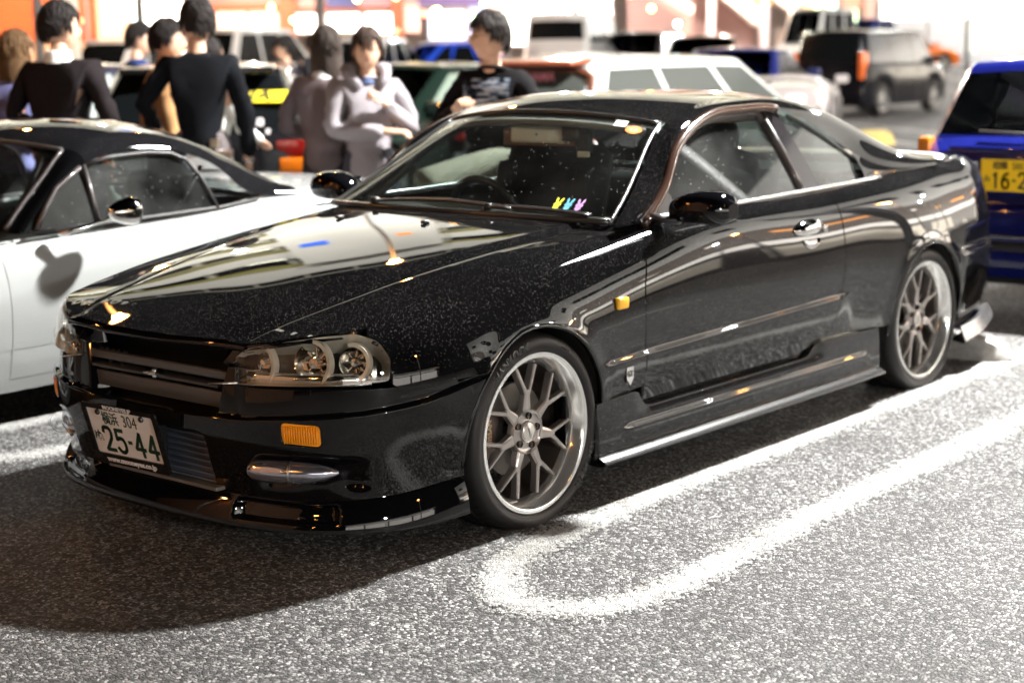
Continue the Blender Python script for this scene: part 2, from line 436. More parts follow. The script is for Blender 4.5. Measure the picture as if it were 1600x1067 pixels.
PLAN = [(-.885, 0), (-.878, .20), (-.850, .40), (-.79, .57), (-.70, .70), (-.58, .79), (-.40, .845), (-.15, .852), (.15, .852), (.5, .850), (.9, .850), (1.3, .852),
        (1.7, .855), (2.1, .858), (2.45, .862), (2.8, .862), (3.1, .848), (3.35, .815), (3.50, .74), (3.575, .56), (3.605, .3), (3.61, 0)]
ROWS = {
 0: [(.045, .19), (.02, .27), (.005, .35), (0, .42), (.002, .47), (.008, .53), (.014, .59), (.018, .625), (.030, .65)],
 2: [(.045, .19), (.02, .27), (.005, .35), (0, .42), (.002, .47), (.008, .53), (.014, .59), (.02, .63), (.035, .66)],
 3: [(.045, .19), (.02, .27), (.005, .35), (0, .42), (.002, .48), (.008, .54), (.018, .60), (.033, .65), (.055, .675)],
 4: [(.045, .19), (.02, .27), (.005, .35), (0, .42), (.001, .49), (.007, .56), (.018, .62), (.038, .668), (.070, .692)],
 5: [(.05, .17), (.025, .27), (.008, .36), (0, .44), (0, .51), (.008, .58), (.028, .64), (.065, .69), (.115, .712)],
 6: [(.05, .15), (.03, .26), (.010, .37), (0, .46), (0, .54), (.012, .61), (.038, .672), (.09, .722), (.155, .742)],
 8: [(.055, .13), (.03, .27), (.012, .39), (.003, .50), (0, .585), (.014, .67), (.045, .745), (.10, .803), (.165, .822)],
 9: [(.055, .13), (.03, .27), (.012, .40), (.003, .51), (0, .60), (.010, .69), (.035, .775), (.085, .84), (.15, .858)],
 10: [(.055, .13), (.03, .28), (.012, .41), (.003, .51), (0, .60), (.008, .70), (.026, .80), (.060, .873), (.115, .897)],
 12: [(.055, .13), (.03, .28), (.012, .41), (.003, .51), (0, .60), (.008, .70), (.026, .80), (.060, .883), (.115, .912)],
 14: [(.055, .13), (.03, .28), (.012, .41), (.003, .52), (0, .62), (.008, .725), (.030, .83), (.070, .91), (.135, .935)],
 16: [(.07, .18), (.04, .29), (.015, .41), (.003, .52), (0, .62), (.012, .73), (.040, .84), (.085, .92), (.145, .950)],
 17: [(.07, .20), (.04, .30), (.015, .41), (.003, .52), (0, .62), (.012, .73), (.035, .84), (.075, .925), (.13, .955)],
 19: [(.05, .22), (.01, .31), (.000, .41), (.005, .52), (.02, .62), (.03, .73), (.045, .83), (.065, .905), (.11, .945)],
 21: [(.05, .22), (.01, .31), (.000, .41), (.005, .52), (.02, .62), (.03, .73), (.045, .83), (.065, .905), (.11, .948)],
}
ARCH_F = (0.0, .298, .338); ARCH_R = (2.655, .298, .338)
def zridge(u): return np.interp(np.abs(u), [0, .45, .8, 1.0, 1.15, 1.35], [.432, .435, .455, .475, .505, .545])
def disp(x, z, u):
    a = np.abs(u); d = np.zeros_like(z)
    front = sst((1.42-a)/.12)
    if True:
        for cx, cz, r in (ARCH_F, ARCH_R):
            q = np.sqrt((x-cx)**2+(z-cz)**2); m = sst((a-.95)/.3)
            d = d+m*(.007*np.exp(-((q-r)/.035)**2)+.010*np.exp(-((q-r)/.20)**2))
    zc = .466+.022*(x-.4); band = sst((x-.28)/.12)*sst((2.02-x)/.15)
    d = d+.0085*sst((zc+.012-z)/.030)*sst((z-.28)/.16)*band
    zr = zridge(u); d = d-.022*sst((z-zr)/.010)*(z < .528)*sst((1.26-a)/.12)*sst((a-.38)/.05)
    d = d-.03*sst((z-zr)/.01)*front*sst((.43-a)/.05)*sst((.60-z)/.02)
    # recess round the brake duct tube
    d = d-.030*sst((a-.44)/.05)*sst((.86-a)/.12)*sst((z-.215)/.02)*sst((.345-z)/.05)
    # crease where the rear bumper skin starts
    rr = sst((x-2.95)/.05); d = d+.010*rr*sst((.572-z)/.012)
    return d
SH = Shell(PLAN, ROWS, disp)
sx, sy = SH.s_x, SH.s_y

car = empty('sports_coupe', (0, 0, 0), 0, 'glossy black two door coupe with mesh alloy wheels and dusty bonnet, nearest the camera', 'car')

def arch(c, a0, a1, n=40):
    """points of a wheel arch in (s, z), angles in degrees from +x axis, ccw"""
    return [(sx(c[0]+c[2]*cos(radians(a0+(a1-a0)*i/n))), c[1]+c[2]*sin(radians(a0+(a1-a0)*i/n))) for i in range(n+1)]
FL = .022
def shell_panel(name, pts, m=PAINT, h=.022, holes=(), both=True, fl=FL, off=0., parent=None, bev=.005, feat=()):
    P = SH.poly(pts, h); HH = [SH.poly(q, .02) for q in holes]
    ft = [list(zip([p[0] for p in q], SH.q_of(np.array([p[0] for p in q]), np.array([p[1] for p in q])))) for q in feat]
    o = patch(name, SH, P, h, m, parent or car, HH, fl, False, off, bev=bev, feat=ft)
    if both: patch(name, SH, P, h, m, parent or car, HH, fl, True, off, bev=bev, feat=ft)
    return o
def crease(x0, x1, n=30): return [[(sx(x), .466+.022*(x-.4)+o) for x in np.linspace(x0, x1, n)] for o in (-.024, -.018, -.010, -.002, .006, .012, .018)]
ztop = lambda u: float(SH.raw(np.array([u]), np.array([.8]))[0][1])-.0005
def top_edge(s0, s1, n=24): return [(s0+(s1-s0)*i/n, ztop(s0+(s1-s0)*i/n)) for i in range(n+1)]
# fender : from headlight to the door gap
S_HL = sy(.789)           # rear end of headlight
def S(x): return sx(x)
DF = [(.705, .90), (.70, .87), (.635, .80), (.592, .70), (.580, .644), (.578, .534), (.586, .356), (.590, .285)]
DR = [(1.918, .93), (1.922, .905), (1.936, .862), (1.938, .79), (1.932, .68), (1.925, .60), (1.905, .50), (1.863, .403), (1.79, .287)]
g = .0038
fen = [(S(x)-g, z) for x, z in DF if z < .89]
fen = [(S(.705)-g, ztop(S(.705)))]+[q for q in fen if q[1] < .86][:-1]+[(S(.588)-g, .350), (S(.51), .347), (S(.335), .337)]
fen += arch(ARCH_F, 7, 137)+[(SH.s_x(-.262), .532), (S_HL+.02, .530), (S_HL+.004, .540), (S_HL+.004, .615), (sy(.779), .655), (sy(.757), .680), (S_HL-.055, .697)]
fen += top_edge(S_HL-.055, S(.705)-g)[1:-1]
def qline(pts): P = np.array(pts, float); return list(zip(P[:, 0], SH.q_of(P[:, 0], P[:, 1])))
def ridge(u0, u1, n=50):
    L = [[(u, float(zridge(u))+o) for u in np.linspace(u0, u1, n)] for o in (-.002, .004, .008, .013)]
    return L
shell_panel('fender', fen, feat=crease(.29, .545, 10)+[[(u, float(zridge(u))+o) for u in np.linspace(S_HL+.03, 1.42, 20)] for o in (-.002, .005, .012)]+[[(u, .549) for u in np.linspace(S_HL+.03, 1.42, 20)]])
# door
door = [(S(x)+g, z) for x, z in DF[2:]]+[(S(x)-g, z) for x, z in DR[::-1][:-2]]
dtop = top_edge(S(1.922)-g, S(.700)+g)
door = door+dtop
shell_panel('door', door, feat=crease(.585, 1.85))
# quarter panel
qp = [(S(x)+g, z) for x, z in DR[2:]][:-1]+[(S(1.80)+g, .327), (S(2.22), .322), (S(2.30), .322)]
qp += arch(ARCH_R, 176, 55)[1:]+[(S(2.90), .565), (S(3.10), .568), (S(3.35), .572), (SH.st[18], .574), (SH.st[19]-.02, .574)]
qp += [(SH.st[19]-.02, .84), (SH.st[19]-.02, ztop(SH.st[19]-.02))]+top_edge(SH.st[19]-.02, S(1.922)+g, 40)[1:]
shell_panel('quarter_panel', qp, feat=crease(1.93, 2.05, 6))
# rear bumper (both sides in one piece)
S_ = SH.S
rb = arch(ARCH_R, 50, 5, 14)+[(S(3.0), .235), (S(3.25), .255), (SH.st[18], .285), (S_, .30)]
rb = rb+[(2*S_-a, z) for a, z in rb[::-1][1:]]
def SHR(u, q):
    u = np.asarray(u, float); m = u > S_; p = SH(np.where(m, 2*S_-u, u), q); p[..., 1] = np.where(m, -p[..., 1], p[..., 1]); return p
def polyR(pts, h=.03):
    P = np.array(resample(pts, h)); u = np.where(P[:, 0] > S_, 2*S_-P[:, 0], P[:, 0]); return list(zip(P[:, 0], SH.q_of(u, P[:, 1])))
top = [(2*S_-S(2.92), .560), (2*S_-S(3.10), .563), (S_+.3, .568), (S_, .568), (S_-.3, .568), (S(3.10), .563), (S(2.92), .560)]
patch('rear_bumper', SHR, polyR(rb+top), .03, PAINT, car, (), FL)
rp = [(SH.st[19]-.015, .574), (2*S_-SH.st[19]+.015, .574), (2*S_-SH.st[19]+.015, ztop(SH.st[19])), (SH.st[19]-.015, ztop(SH.st[19]))]
patch('rear_panel', SHR, polyR(rp), .03, PAINT, car, (), FL)
for sgn in (0, 1):
    a = [(SH.st[19]+.05, .68), (SH.st[19]+.30, .68), (SH.st[19]+.30, .83), (SH.st[19]+.05, .83)]
    if sgn: a = [(2*S_-p, z) for p, z in a]
    patch('tail_light', SHR, polyR(rounded(a, .05)), .03, mat('tail_red', (.35, .01, .01), .12), car, (), .006, off=.008)
# rear under spat
for sg in (-1, 1):
    RSM = MB(); rows = []
    for i in range(15):
        t = i/14; x = 3.02+.50*t; y = sg*(.845-.10*t**2.2); rows.append([(x, y-sg*.06, .20+.03*t), (x, y, .215+.04*t), (x+.01, y+sg*.022, .150+.055*t), (x+.01, y+sg*.012, .135+.055*t), (x, y-sg*.06, .15+.05*t)])
    RSM.grid(rows)
    RSM.build('rear_spat', mat('spat_mirrored_ground', (.40, .40, .40), .25, .9), car, True, 40)  # pale metal colour stands in for lit ground mirrored in the spat

# front bumper, one piece across the nose with openings
sF = S(-.262)
def zb(u): return float(np.interp(abs(u), [0, sy(.4), sy(.62), sy(.80), S(-.40), S(-.30)], [.197, .197, .19, .205, .222, .228]))
bp = [(sF-.002, .528)]+[(u, .526) for u in np.linspace(S_HL+.02, sy(.425), 16)]+[(sy(.415), .50), (sy(.40), .463), (sy(.36), .438)]
bp = bp+[(0, .430)]+[(-a, z) for a, z in bp[::-1]]
lowl = [(-sF+.0, .500)]+[(a, z) for a, z in []]
af = [(u, z) for u, z in arch(ARCH_F, 137, 193, 16)]
right = af[1:]+[(u, zb(u)) for u in np.linspace(af[-1][0], 0, 30)]
left = [(-u, z) for u, z in right[::-1]][1:]
bump = bp[::-1]+right[:]
bump = bp[::-1]+right+left
CO = rounded([(-sy(.315), .385), (sy(.285), .388), (sy(.300), .21), (-sy(.315), .21)][::-1], .035)
IND = rounded([(sy(-.542), .437), (sy(-.650), .430), (sy(-.652), .362), (sy(-.545), .372)], .016)
IND2 = [(-a, z) for a, z in IND][::-1]
def npoly(pts, h=.03): P = np.array(resample(pts, h)); return list(zip(P[:, 0], SH.q_of(P[:, 0], P[:, 1])))
patch('front_bumper', SH, npoly(bump), .018, PAINT2, car, [npoly(CO, .015), npoly(IND, .01), npoly(IND2, .01)], .03, feat=[qline(l) for l in [[(u, float(zridge(u))+o) for u in np.linspace(a_, b_, 40)] for a_, b_ in ((sy(.47), 1.38), (-1.38, -sy(.47))) for o in (-.002, .004, .008, .013)]+[[(u, zz) for u in np.linspace(a_, b_, 30)] for a_, b_ in ((S_HL+.02, sy(.47)), (-sy(.47), -S_HL-.02)) for zz in (.520,)]])
# indicators
for sg in (1, -1):
    q = [(a*sg, z) for a, z in IND]; c0 = sum(a for a, z in q)/len(q); z0 = sum(z for a, z in q)/len(q)
    q = [(c0+(a-c0)*.93, z0+(z-z0)*.90) for a, z in q]
    il = patch('indicator', SH, npoly(q, .01), .008, AMBER, car, (), .02, off=-.004)
    for k in range(14):
        u = c0+(k-6.5)*.0075*1.0; b_ = MB().tube([SH.at(u, z0-.026, -.001), SH.at(u, z0+.026, -.001)], .0028, 6); b_.build('lens_rib', AMBER, il, True)
# amber rib normal map is real ribs above; dark cavity behind nose
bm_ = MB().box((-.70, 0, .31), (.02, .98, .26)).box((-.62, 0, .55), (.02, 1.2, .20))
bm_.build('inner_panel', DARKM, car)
# oil cooler behind the lower opening
cl = empty('cooler', parent=car)
cm = mat('cooler_fins', (.17, .19, .24), .4, .4)
MB().box((-.800, -.06, .30), (.03, .50, .17)).build('core', mat('cooler_core', (.10, .115, .15), .5, .5), cl)
b_ = MB()
for k in range(9): b_.box((-.822, -.06, .225+k*.019), (.014, .50, .0055), bev=.001)
b_.build('fins', cm, cl)
MB().box((-.835, -.06, .213), (.05, .52, .012), bev=.003).build('tray', mat('tray', (.35, .32, .28), .3, .8), cl)
# duct tubes
for sg in (-1, 1):
    pts = [(-.822, .435), (-.825, .452), (-.815, .49), (-.792, .545), (-.760, .60), (-.728, .642), (-.70, .668)]
    rad = [.020, .030, .0335, .034, .031, .022, .006]
    sp = spline([(*p, 0.286) for p in pts], 6); rr = [float(np.interp(i/6, range(7), rad)) for i in range(len(sp))]
    tb = MB().tube([(p[0]+(.008 if sg < 0 else .045), sg*p[1], p[2]) for p in sp], rr, 24).build('duct_tube', mat('polished_tube', (.62, .63, .72), .17, .92), car, True, 50)
    MB().lathe([(.035, -.002), (.0362, 0), (.035, .002)], 24, 'x').build('seam', ALU, tb, True).matrix_local = Matrix.Translation((-.782, sg*.562, .286)) @ Matrix.Rotation(radians(58*sg), 4, 'Z')
    MB().tube([(sp[8][0]+.01, sg*sp[8][1], .262), (sp[26][0]+.012, sg*sp[26][1], .262)], .007, 8).build('bracket', ALU, car, True)
# front lip
lt = [(u, zb(u)+.002) for u in np.linspace(-af[-1][0]-.012, af[-1][0]+.012, 60)]
def LIP(u, q):   # q 0..1 bottom to top, tilted face standing proud
    u = np.asarray(u, float); q = np.asarray(q, float); P = SH.path(u); e = 1e-3
    t = SH.path(u+e)-SH.path(u-e); t /= np.linalg.norm(t, axis=-1)[..., None]; nrm = np.stack([t[..., 1], -t[..., 0]], -1)
    a = np.abs(u); zt = np.interp(a, [0, sy(.4), sy(.62), sy(.80), S(-.40), S(-.30)], [.197, .197, .19, .205, .222, .228])+.002
    zbm = np.interp(a, [0, 1.0, S(-.30)], [.108, .104, .108])
    k = q/.1
    d = -.012+.004*np.sin(np.clip(k, 0, 1)*pi)-.026*np.clip(k, 0, 1)-.010*k**3+.016*sst((a-.30)/.1)*0
    rec = sst((a-sy(-.36))/.03)*sst((sy(-.69)-a)/.03)*sst((k-.18)/.12)*sst((.86-k)/.12)
    d = d-.030*rec
    return np.concatenate([P+nrm*d[..., None], (zbm+(zt-zbm)*k)[..., None]], -1)
sL = af[-1][0]+.012
lip = patch('front_lip', LIP, [(-sL, 0), (sL, 0), (sL, .1), (-sL, .1)], .011, PAINT2, car, (), .03)

# headlights
hl = [(sy(.375), .538), (sy(.392), .597), (sy(.425), .640), (sy(.54), .662), (sy(.66), .680), (sy(.735), .684), (sy(.775), .662), (sy(.789), .615), (sy(.785), .552), (sy(.62), .543)]
hl = [(abs(a), z) for a, z in hl]
HLG = glass('headlight_glass', (.93, .93, .9), refl=1.2)
chs = mat('reflector', (.8, .78, .74), .12, 1.); brush = mat('bezel', (.80, .76, .68), .28, .55)
def lens_fn(u, q):
    return SH(u, q)
for mir in (False, True):
    sg = -1 if not mir else 1
    hd = empty('headlight', parent=car)
    hp = SH.poly(rounded(hl, [.015, .03, .04, .05, .03, .02, .02, .015, .012, .01]), .02)
    patch('lens', SH, hp, .02, HLG, hd, (), .006, mir, off=.002)
    patch('housing', SH, hp, .02, mat('housing_black', (.10, .095, .085), .2, .7), hd, (), .0, mir, off=-.085)
    # side walls of the bucket
    P = SH(np.array([p[0] for p in hp]), np.array([p[1] for p in hp])); b_ = MB(); r1 = []; r2 = []
    for (u, q), p in zip(hp, P):
        e = 1e-3; U, Q = np.array([u]), np.array([q]); n = np.cross(SH(U+e, Q)-SH(U-e, Q), SH(U, Q+e)-SH(U, Q-e))[0]; n /= np.linalg.norm(n)
        if n[0] > .3 or -n[1]*1. < -.3: n = -n
        p2 = p-n*.088
        r1.append(Vector((p[0], p[1]*-sg, p[2]))); r2.append(Vector((p2[0], p2[1]*-sg, p2[2])))
    b_.grid([r1+[r1[0]], r2+[r2[0]]]); b_.build('bucket_wall', brush, hd, True)
    MB().tube([SH.at(sy(yy), .556, -.030).reflect(Vector((0, 1, 0))) if mir else SH.at(sy(yy), .556, -.030) for yy in np.linspace(-.43, -.76, 10)], .010, 6, flat=2.2).build('reflector_floor', chs, hd, True)
    # two round lamps plus inner small one: bezels standing as part rings
    for (yy, zz, rr, dep) in ((-.462, .600, .053, .050), (-.622, .612, .058, .054), (-.730, .614, .044, .048)):
        u = sy(yy); c = SH.at(u, zz, -dep); n = Vector(SH.nrm(u, zz)); n = (n+Vector((-1.2, 0, 0))).normalized()
        if mir: c.y *= -1; n.y *= -1
        Mx = Matrix.Translation(c) @ n.to_track_quat('Z', 'Y').to_matrix().to_4x4()
        lp = MB().lathe([(rr*.15, -.035), (rr*.55, -.028), (rr*.85, -.008), (rr, .012)], 28).build('reflector', chs, hd, True); lp.matrix_local = Mx
        vq = Mx.inverted().to_3x3() @ Vector((1, -.6 if not mir else .6, .25)); aq = atan2(vq.y, vq.x)
        rg = MB().lathe([(rr, .004), (rr+.002, .022), (rr+.013, .024), (rr+.014, .0)], 28, 'z', (0, 0, 0), aq-1.45, aq+1.45).build('bezel_ring', brush, lp, True, 30)
        bl = MB().lathe([(0, .004), (rr*.26, .002), (rr*.32, -.01), (rr*.3, -.036)], 16).build('bulb_shield', chs, lp, True, 30)
        for k in range(8):
            a = k*pi/4
            MB().box((rr*.60*cos(a), rr*.60*sin(a), -.02), (rr*.38, .004, .012), rz=a).build('facet', chs, lp)
    # faceted divider fins
    for k, yy in enumerate(()):
        u = sy(yy); c = SH.at(u, .575+.012*k, -.050)
        MB().box((c.x, c.y*-sg, c.z), (.045, .009, .022), rz=sg*.7, ry=.3*k).build('divider', chs, hd)

# grille opening
gr = empty('grille', parent=car)
b_ = MB()
for sgn in (-1, 1):   # pillars either side of the opening
    pass
pl = []
for sg in (1, -1):
    pts = [(sg*sy(.362), .440), (sg*sy(.405), .468), (sg*sy(.418), .505), (sg*sy(.421), .535), (sg*sy(.383), .537), (sg*sy(.395), .595), (sg*sy(.418), .640), (sg*sy(.395), .640), (sg*sy(.362), .60), (sg*sy(.335), .52), (sg*sy(.320), .440)]
    patch('grille_side', SH, npoly(pts if sg > 0 else pts[::-1], .015), .012, PAINT2, car, (), .10, off=.0)
MB().box((-.800, 0, .548), (.02, .70, .026), bev=.006).box((-.795, 0, .470), (.015, .70, .05), bev=.006).build('crash_bar', mat('bar_grey', (.13, .125, .12), .35, .5), gr, True, 40)
MB().box((-.79, .02, .512), (.05, .62, .010), bev=.003).build('support_panel', mat('support', (.09, .09, .09), .35, .5), gr)
MB().box((-.815, -.0, .522), (.035, .036, .012), bev=.003).box((-.825, .03, .522), (.012, .03, .006), bev=.002).tube([(-.82, -.004, .51), (-.82, -.004, .535)], .009, 12).build('hood_latch', CHROME, gr, True, 40)
for k in range(5): MB().tube([(-.78, .34-k*.03, .50+.03*(k % 2)), (-.775, .32-k*.03, .56)], .008, 8).build('hose', RUB, gr, True)

# ------------------------------------------------------------------ hood
_uq = np.linspace(S_HL-.25, sx(.80), 120); _e = SH(_uq, np.full_like(_uq, .8)); _o = np.argsort(_e[:, 0])
_ex, _ey, _ez = _e[_o, 0], -_e[_o, 1], _e[_o, 2]
G_E = lambda x: np.interp(x, _ex, _ez)
G_C = F1([(-.88, .645), (-.75, .683), (-.6, .722), (-.4, .765), (-.2, .803), (0, .836), (.2, .864), (.4, .886), (.6, .905), (.8, .92)])
def edge_y(x): # hood side gap |y|
    return np.interp(x, _ex, _ey)
def HOOD(x, y):
    x = np.asarray(x, float); y = np.asarray(y, float); ze = G_E(np.maximum(x, -.72)+0*y)+np.minimum(x+.72, 0)*.35; zc = G_C(x+0*y)
    a = np.abs(y)/np.maximum(edge_y(x+0*y), .5)
    z = ze+(zc-ze)*(1-np.clip(a, 0, 1.2)**2.4)
    yb = np.interp(x, [-.85, -.4, .2, .7], [.40, .47, .545, .60])
    z = z+.010*sst((yb-np.abs(y))/.035)-.004*np.exp(-((np.abs(y)-yb-.0)/.014)**2)
    return np.stack([x+0*y, y+0*x, z], -1)
nose = [(-.862, 0), (-.857, .15), (-.843, .28), (-.826, .38), (-.812, .43), (-.778, .50), (-.715, .59), (-.655, .655)]
cowl = [(.735, .698), (.66, .67), (.58, .55), (.53, .38), (.50, .2), (.492, 0)]
side_ = [(x, float(edge_y(x))-.004) for x in (-.6, -.5, -.36, -.2, 0, .2, .4, .6, .72)]
half = nose+side_+cowl
hp = [(x, -y) for x, y in half]+[(x, y) for x, y in half[::-1][1:-1]]
hood = patch('hood', HOOD, hp, .025, PAINT, car, (), .022, up=(0, 0, 1), bev=.006, feat=[[(x, sg*(float(np.interp(x, [-.85, -.4, .2, .7], [.40, .47, .545, .60]))+o)) for x in np.linspace(-.78, .5, 40)] for sg in (-1, 1) for o in (-.035, -.024, -.012, -.004, .004, .014, .026)])
# rolled leading edge of the hood over the grille
e1 = [HOOD(np.array(x), np.array(y)) for x, y in nose[:5]]
full = [Vector((p[0], -p[1], p[2])) for p in e1[::-1]]+[Vector(p) for p in e1[1:]]
full = [Vector(p) for p in spline(full, 6)]
rws = []
for dx, dz in ((.02, .001), (.004, -.001), (-.008, -.006), (-.012, -.014), (-.010, -.024), (.004, -.030), (.03, -.030)):
    rws.append([Vector((p.x+dx, p.y, p.z+dz)) for p in full])
MB().grid(rws).build('hood_lip', PAINT2, hood, True)
# washer nozzles
for y in (-.10, .33):
    p = HOOD(np.array(.30), np.array(y)); MB().box(Vector(p)+Vector((0, 0, .006)), (.030, .020, .012), bev=.005).build('washer_nozzle', TRIM, hood, True)

# ------------------------------------------------------------------ greenhouse
I = Curve([(.600, .700, .886), (.755, .655, .972), (.95, .585, 1.092), (1.15, .525, 1.203), (1.30, .508, 1.250), (1.6, .50, 1.276), (1.95, .502, 1.268), (2.2, .512, 1.230), (2.5, .545, 1.135), (2.75, .585, 1.035), (2.95, .625, .965)])
tw = I.t[3]; tr = I.t[7]; tE = I.t[10]
bow = F1([(0, .115), (I.t[2], .105), (tw, .085), (I.t[5], .0), (tr, -.07), (tE, -.12)])
crn = F1([(0, .012), (I.t[2], .03), (tw, .044), (I.t[4], .046), (I.t[5], .030), (tr, .038), (tE, .02)])
def TOP(t, a):
    t = np.asarray(t, float); a = np.asarray(a, float); p = I(t+0*a); w = 1-np.abs(a)**2.2
    return np.stack([p[..., 0]-bow(t+0*a)*w, p[..., 1]*a, p[..., 2]+crn(t+0*a)*w], -1)
Oc = Curve([(.70, .738, .876), (.83, .712, .950), (.945, .680, 1.038), (1.10, .628, 1.152), (1.28, .594, 1.216), (1.55, .581, 1.242), (1.85, .590, 1.231), (2.08, .618, 1.155), (2.32, .668, 1.030), (2.60, .722, .955), (2.95, .735, .952)],
           [0, I.t[1], I.t[2], I.t[3], I.t[4], I.t[5], I.t[6], I.t[7], I.t[8], I.t[9], I.t[10]])
def RAIL(t, b):
    t = np.asarray(t, float); b = np.asarray(b, float)
    A = TOP(t, np.ones_like(t+b)); Bp = Oc(t+0*b); e = 1e-3
    ta = TOP(t, np.ones_like(t+b))-TOP(t, np.ones_like(t+b)-e); ta /= np.linalg.norm(ta, axis=-1)[..., None]
    # leave along the surface, arrive along the side plane
    tb = np.zeros_like(A); tb[..., 1] = .42; tb[..., 2] = -.9; L = np.linalg.norm(Bp-A, axis=-1)[..., None]*1.15
    b = b[..., None] if np.ndim(b) else b
    return A*(2*b**3-3*b**2+1)+ta*L*(b**3-2*b**2+b)+Bp*(3*b**2-2*b**3)+tb*L*(b**3-b**2)
g2 = .004
surf('roof', TOP, tw+.004, tr-.004, -1, 1, 40, 41, PAINT, car)
for mir in (True, False):
    surf('roof_rail', RAIL, 0, tE, 0, 1, 120, 14, PAINT, car, up=(0, 1, .3), mirror=mir)
def CP(t, b):   # foot of the rear pillar: from the roof rail down to the shoulder
    t = np.asarray(t, float); b = np.asarray(b, float); A = Oc(t+0*b); x = A[..., 0]; u = np.interp(x, SH.px[:, 0][SH.gx > 1.2], SH.gx[SH.gx > 1.2]); B = SH(u, np.full_like(u, .8)); B[..., 1] *= -1
    w = b[..., None] if np.ndim(b) else b
    return A*(1-w)+B*w+np.array([0, .010, -.006])*np.sin(w*pi)
for mir in (True, False): surf('pillar_foot', CP, I.t[8]-.02, tE, 0, 1, 30, 8, PAINT, car, up=(0, 1, .4), mirror=mir)
ws = surf('windshield', TOP, .028, tw-.018, -.965, .965, 30, 41, GLS, car)
rw = surf('rear_window', TOP, tr+.02, tE-.03, -.95, .95, 20, 31, GLSS, car)
# seals round the windscreen
def onT(t, a, o=0.): p = TOP(np.array(float(t)), np.array(float(a))); return Vector((p[0], p[1], p[2]+o))
sm = mat('seal', (.03, .03, .03), .25)
for a in (-.975, .975):
    MB().tube([onT(.01+(tw-.025)*i/24, a, .002) for i in range(25)], .0065, 8).build('windshield_trim', mat('trim_metal', (.22, .23, .24), .3, .8) if a > 0 or True else sm, car, True)
MB().tube([onT(tw-.010, a, .000) for a in np.linspace(-.975, .975, 30)], .010, 8).build('windshield_seal', sm, car, True)
MB().tube([onT(.012, a, .004) for a in np.linspace(-.975, .975, 30)], .012, 8).build('cowl_seal', sm, car, True)
# black frit band inside the windscreen edge
surf('frit_band', lambda t, a: TOP(t, a)-np.array([0, 0, .004]), tw-.045, tw-.012, -.965, .965, 3, 41, mat('frit', (.015, .015, .015), .5), ws)
# cowl panel between hood and screen
rws = [[HOOD(np.array(x), np.array(y))-np.array([.0, 0, .022]) for x, y in zip(np.interp(np.linspace(-.69, .69, 31), [c[1]*s_ for s_ in (-1,) for c in cowl]+[c[1] for c in cowl[::-1]][1:], [c[0] for c in cowl]+[c[0] for c in cowl[::-1]][1:])-.01, np.linspace(-.69, .69, 31))],
       [onT(.03, a, -.012) for a in np.linspace(-.97, .97, 31)]]
MB().grid(rws).build('cowl_panel', TRIM, car)
# wipers
for (x0, y0, x1, y1) in ((.50, .38, .47, -.30), (.455, -.20, .60, -.60)):
    w_ = MB(); n = 14; pts = []
    for i in range(n+1):
        t = i/n; y = y0+(y1-y0)*t; a = y/.69; b = .012+.028*(1-abs(a)); p = onT(b+.012*sin(t*pi), a, .018); pts.append(p)
    wa = MB().tube(pts, .006, 6).build('wiper', TRIM, car, True)
    MB().tube([p+Vector((.012, 0, .004)) for p in pts[2:]], .0045, 6).build('blade', RUB, wa, True)
    MB().tube([pts[0]+Vector((0, 0, -.012)), pts[0]+Vector((0, 0, .012))], .016, 12).build('pivot', TRIM, wa, True)

# side windows
def GL(x, z):
    x = np.asarray(x, float); z = np.asarray(z, float)
    y = .752-(z-.885)*.50-.10*(z-.885)**2-.030*((x-1.6)/1.0)**2-.004
    return np.stack([x+0*z, -y, z+0*x], -1)
def oz(x): # DLO upper line (x -> z)
    tt = np.linspace(0, tE, 300); P = Oc(tt); return float(np.interp(x, P[:, 0], P[:, 2]))
bz = lambda x: .892+.016*(x-.6)
dg = [(.78, bz(.78)+.006)]+[(x, oz(x)-.030) for x in (.86, .95, 1.05, 1.15, 1.25, 1.35, 1.5)]+[(1.62, oz(1.62)-.034), (1.70, oz(1.70)-.042), (1.745, 1.08), (1.79, .98), (1.805, bz(1.8)+.004)]
BT = [(1.850, oz(1.85)-.010), (1.880, 1.12), (1.91, 1.0), (1.928, bz(1.9)+.002)]
BL = [(1.745, oz(1.745)-.010), (1.768, 1.12), (1.792, 1.0), (1.805, bz(1.8)+.002)]
qg = [BT[0], (1.92, oz(1.92)-.018), (2.02, oz(2.02)-.022), (2.12, oz(2.12)-.024), (2.22, oz(2.22)-.026), (2.32, oz(2.32)-.028), (2.385, oz(2.38)-.034), (2.415, oz(2.4)-.060), (2.40, bz(2.40)+.006)]+BT[::-1][:-1]
fr_m = mat('window_frame', (.035, .028, .026), .22)
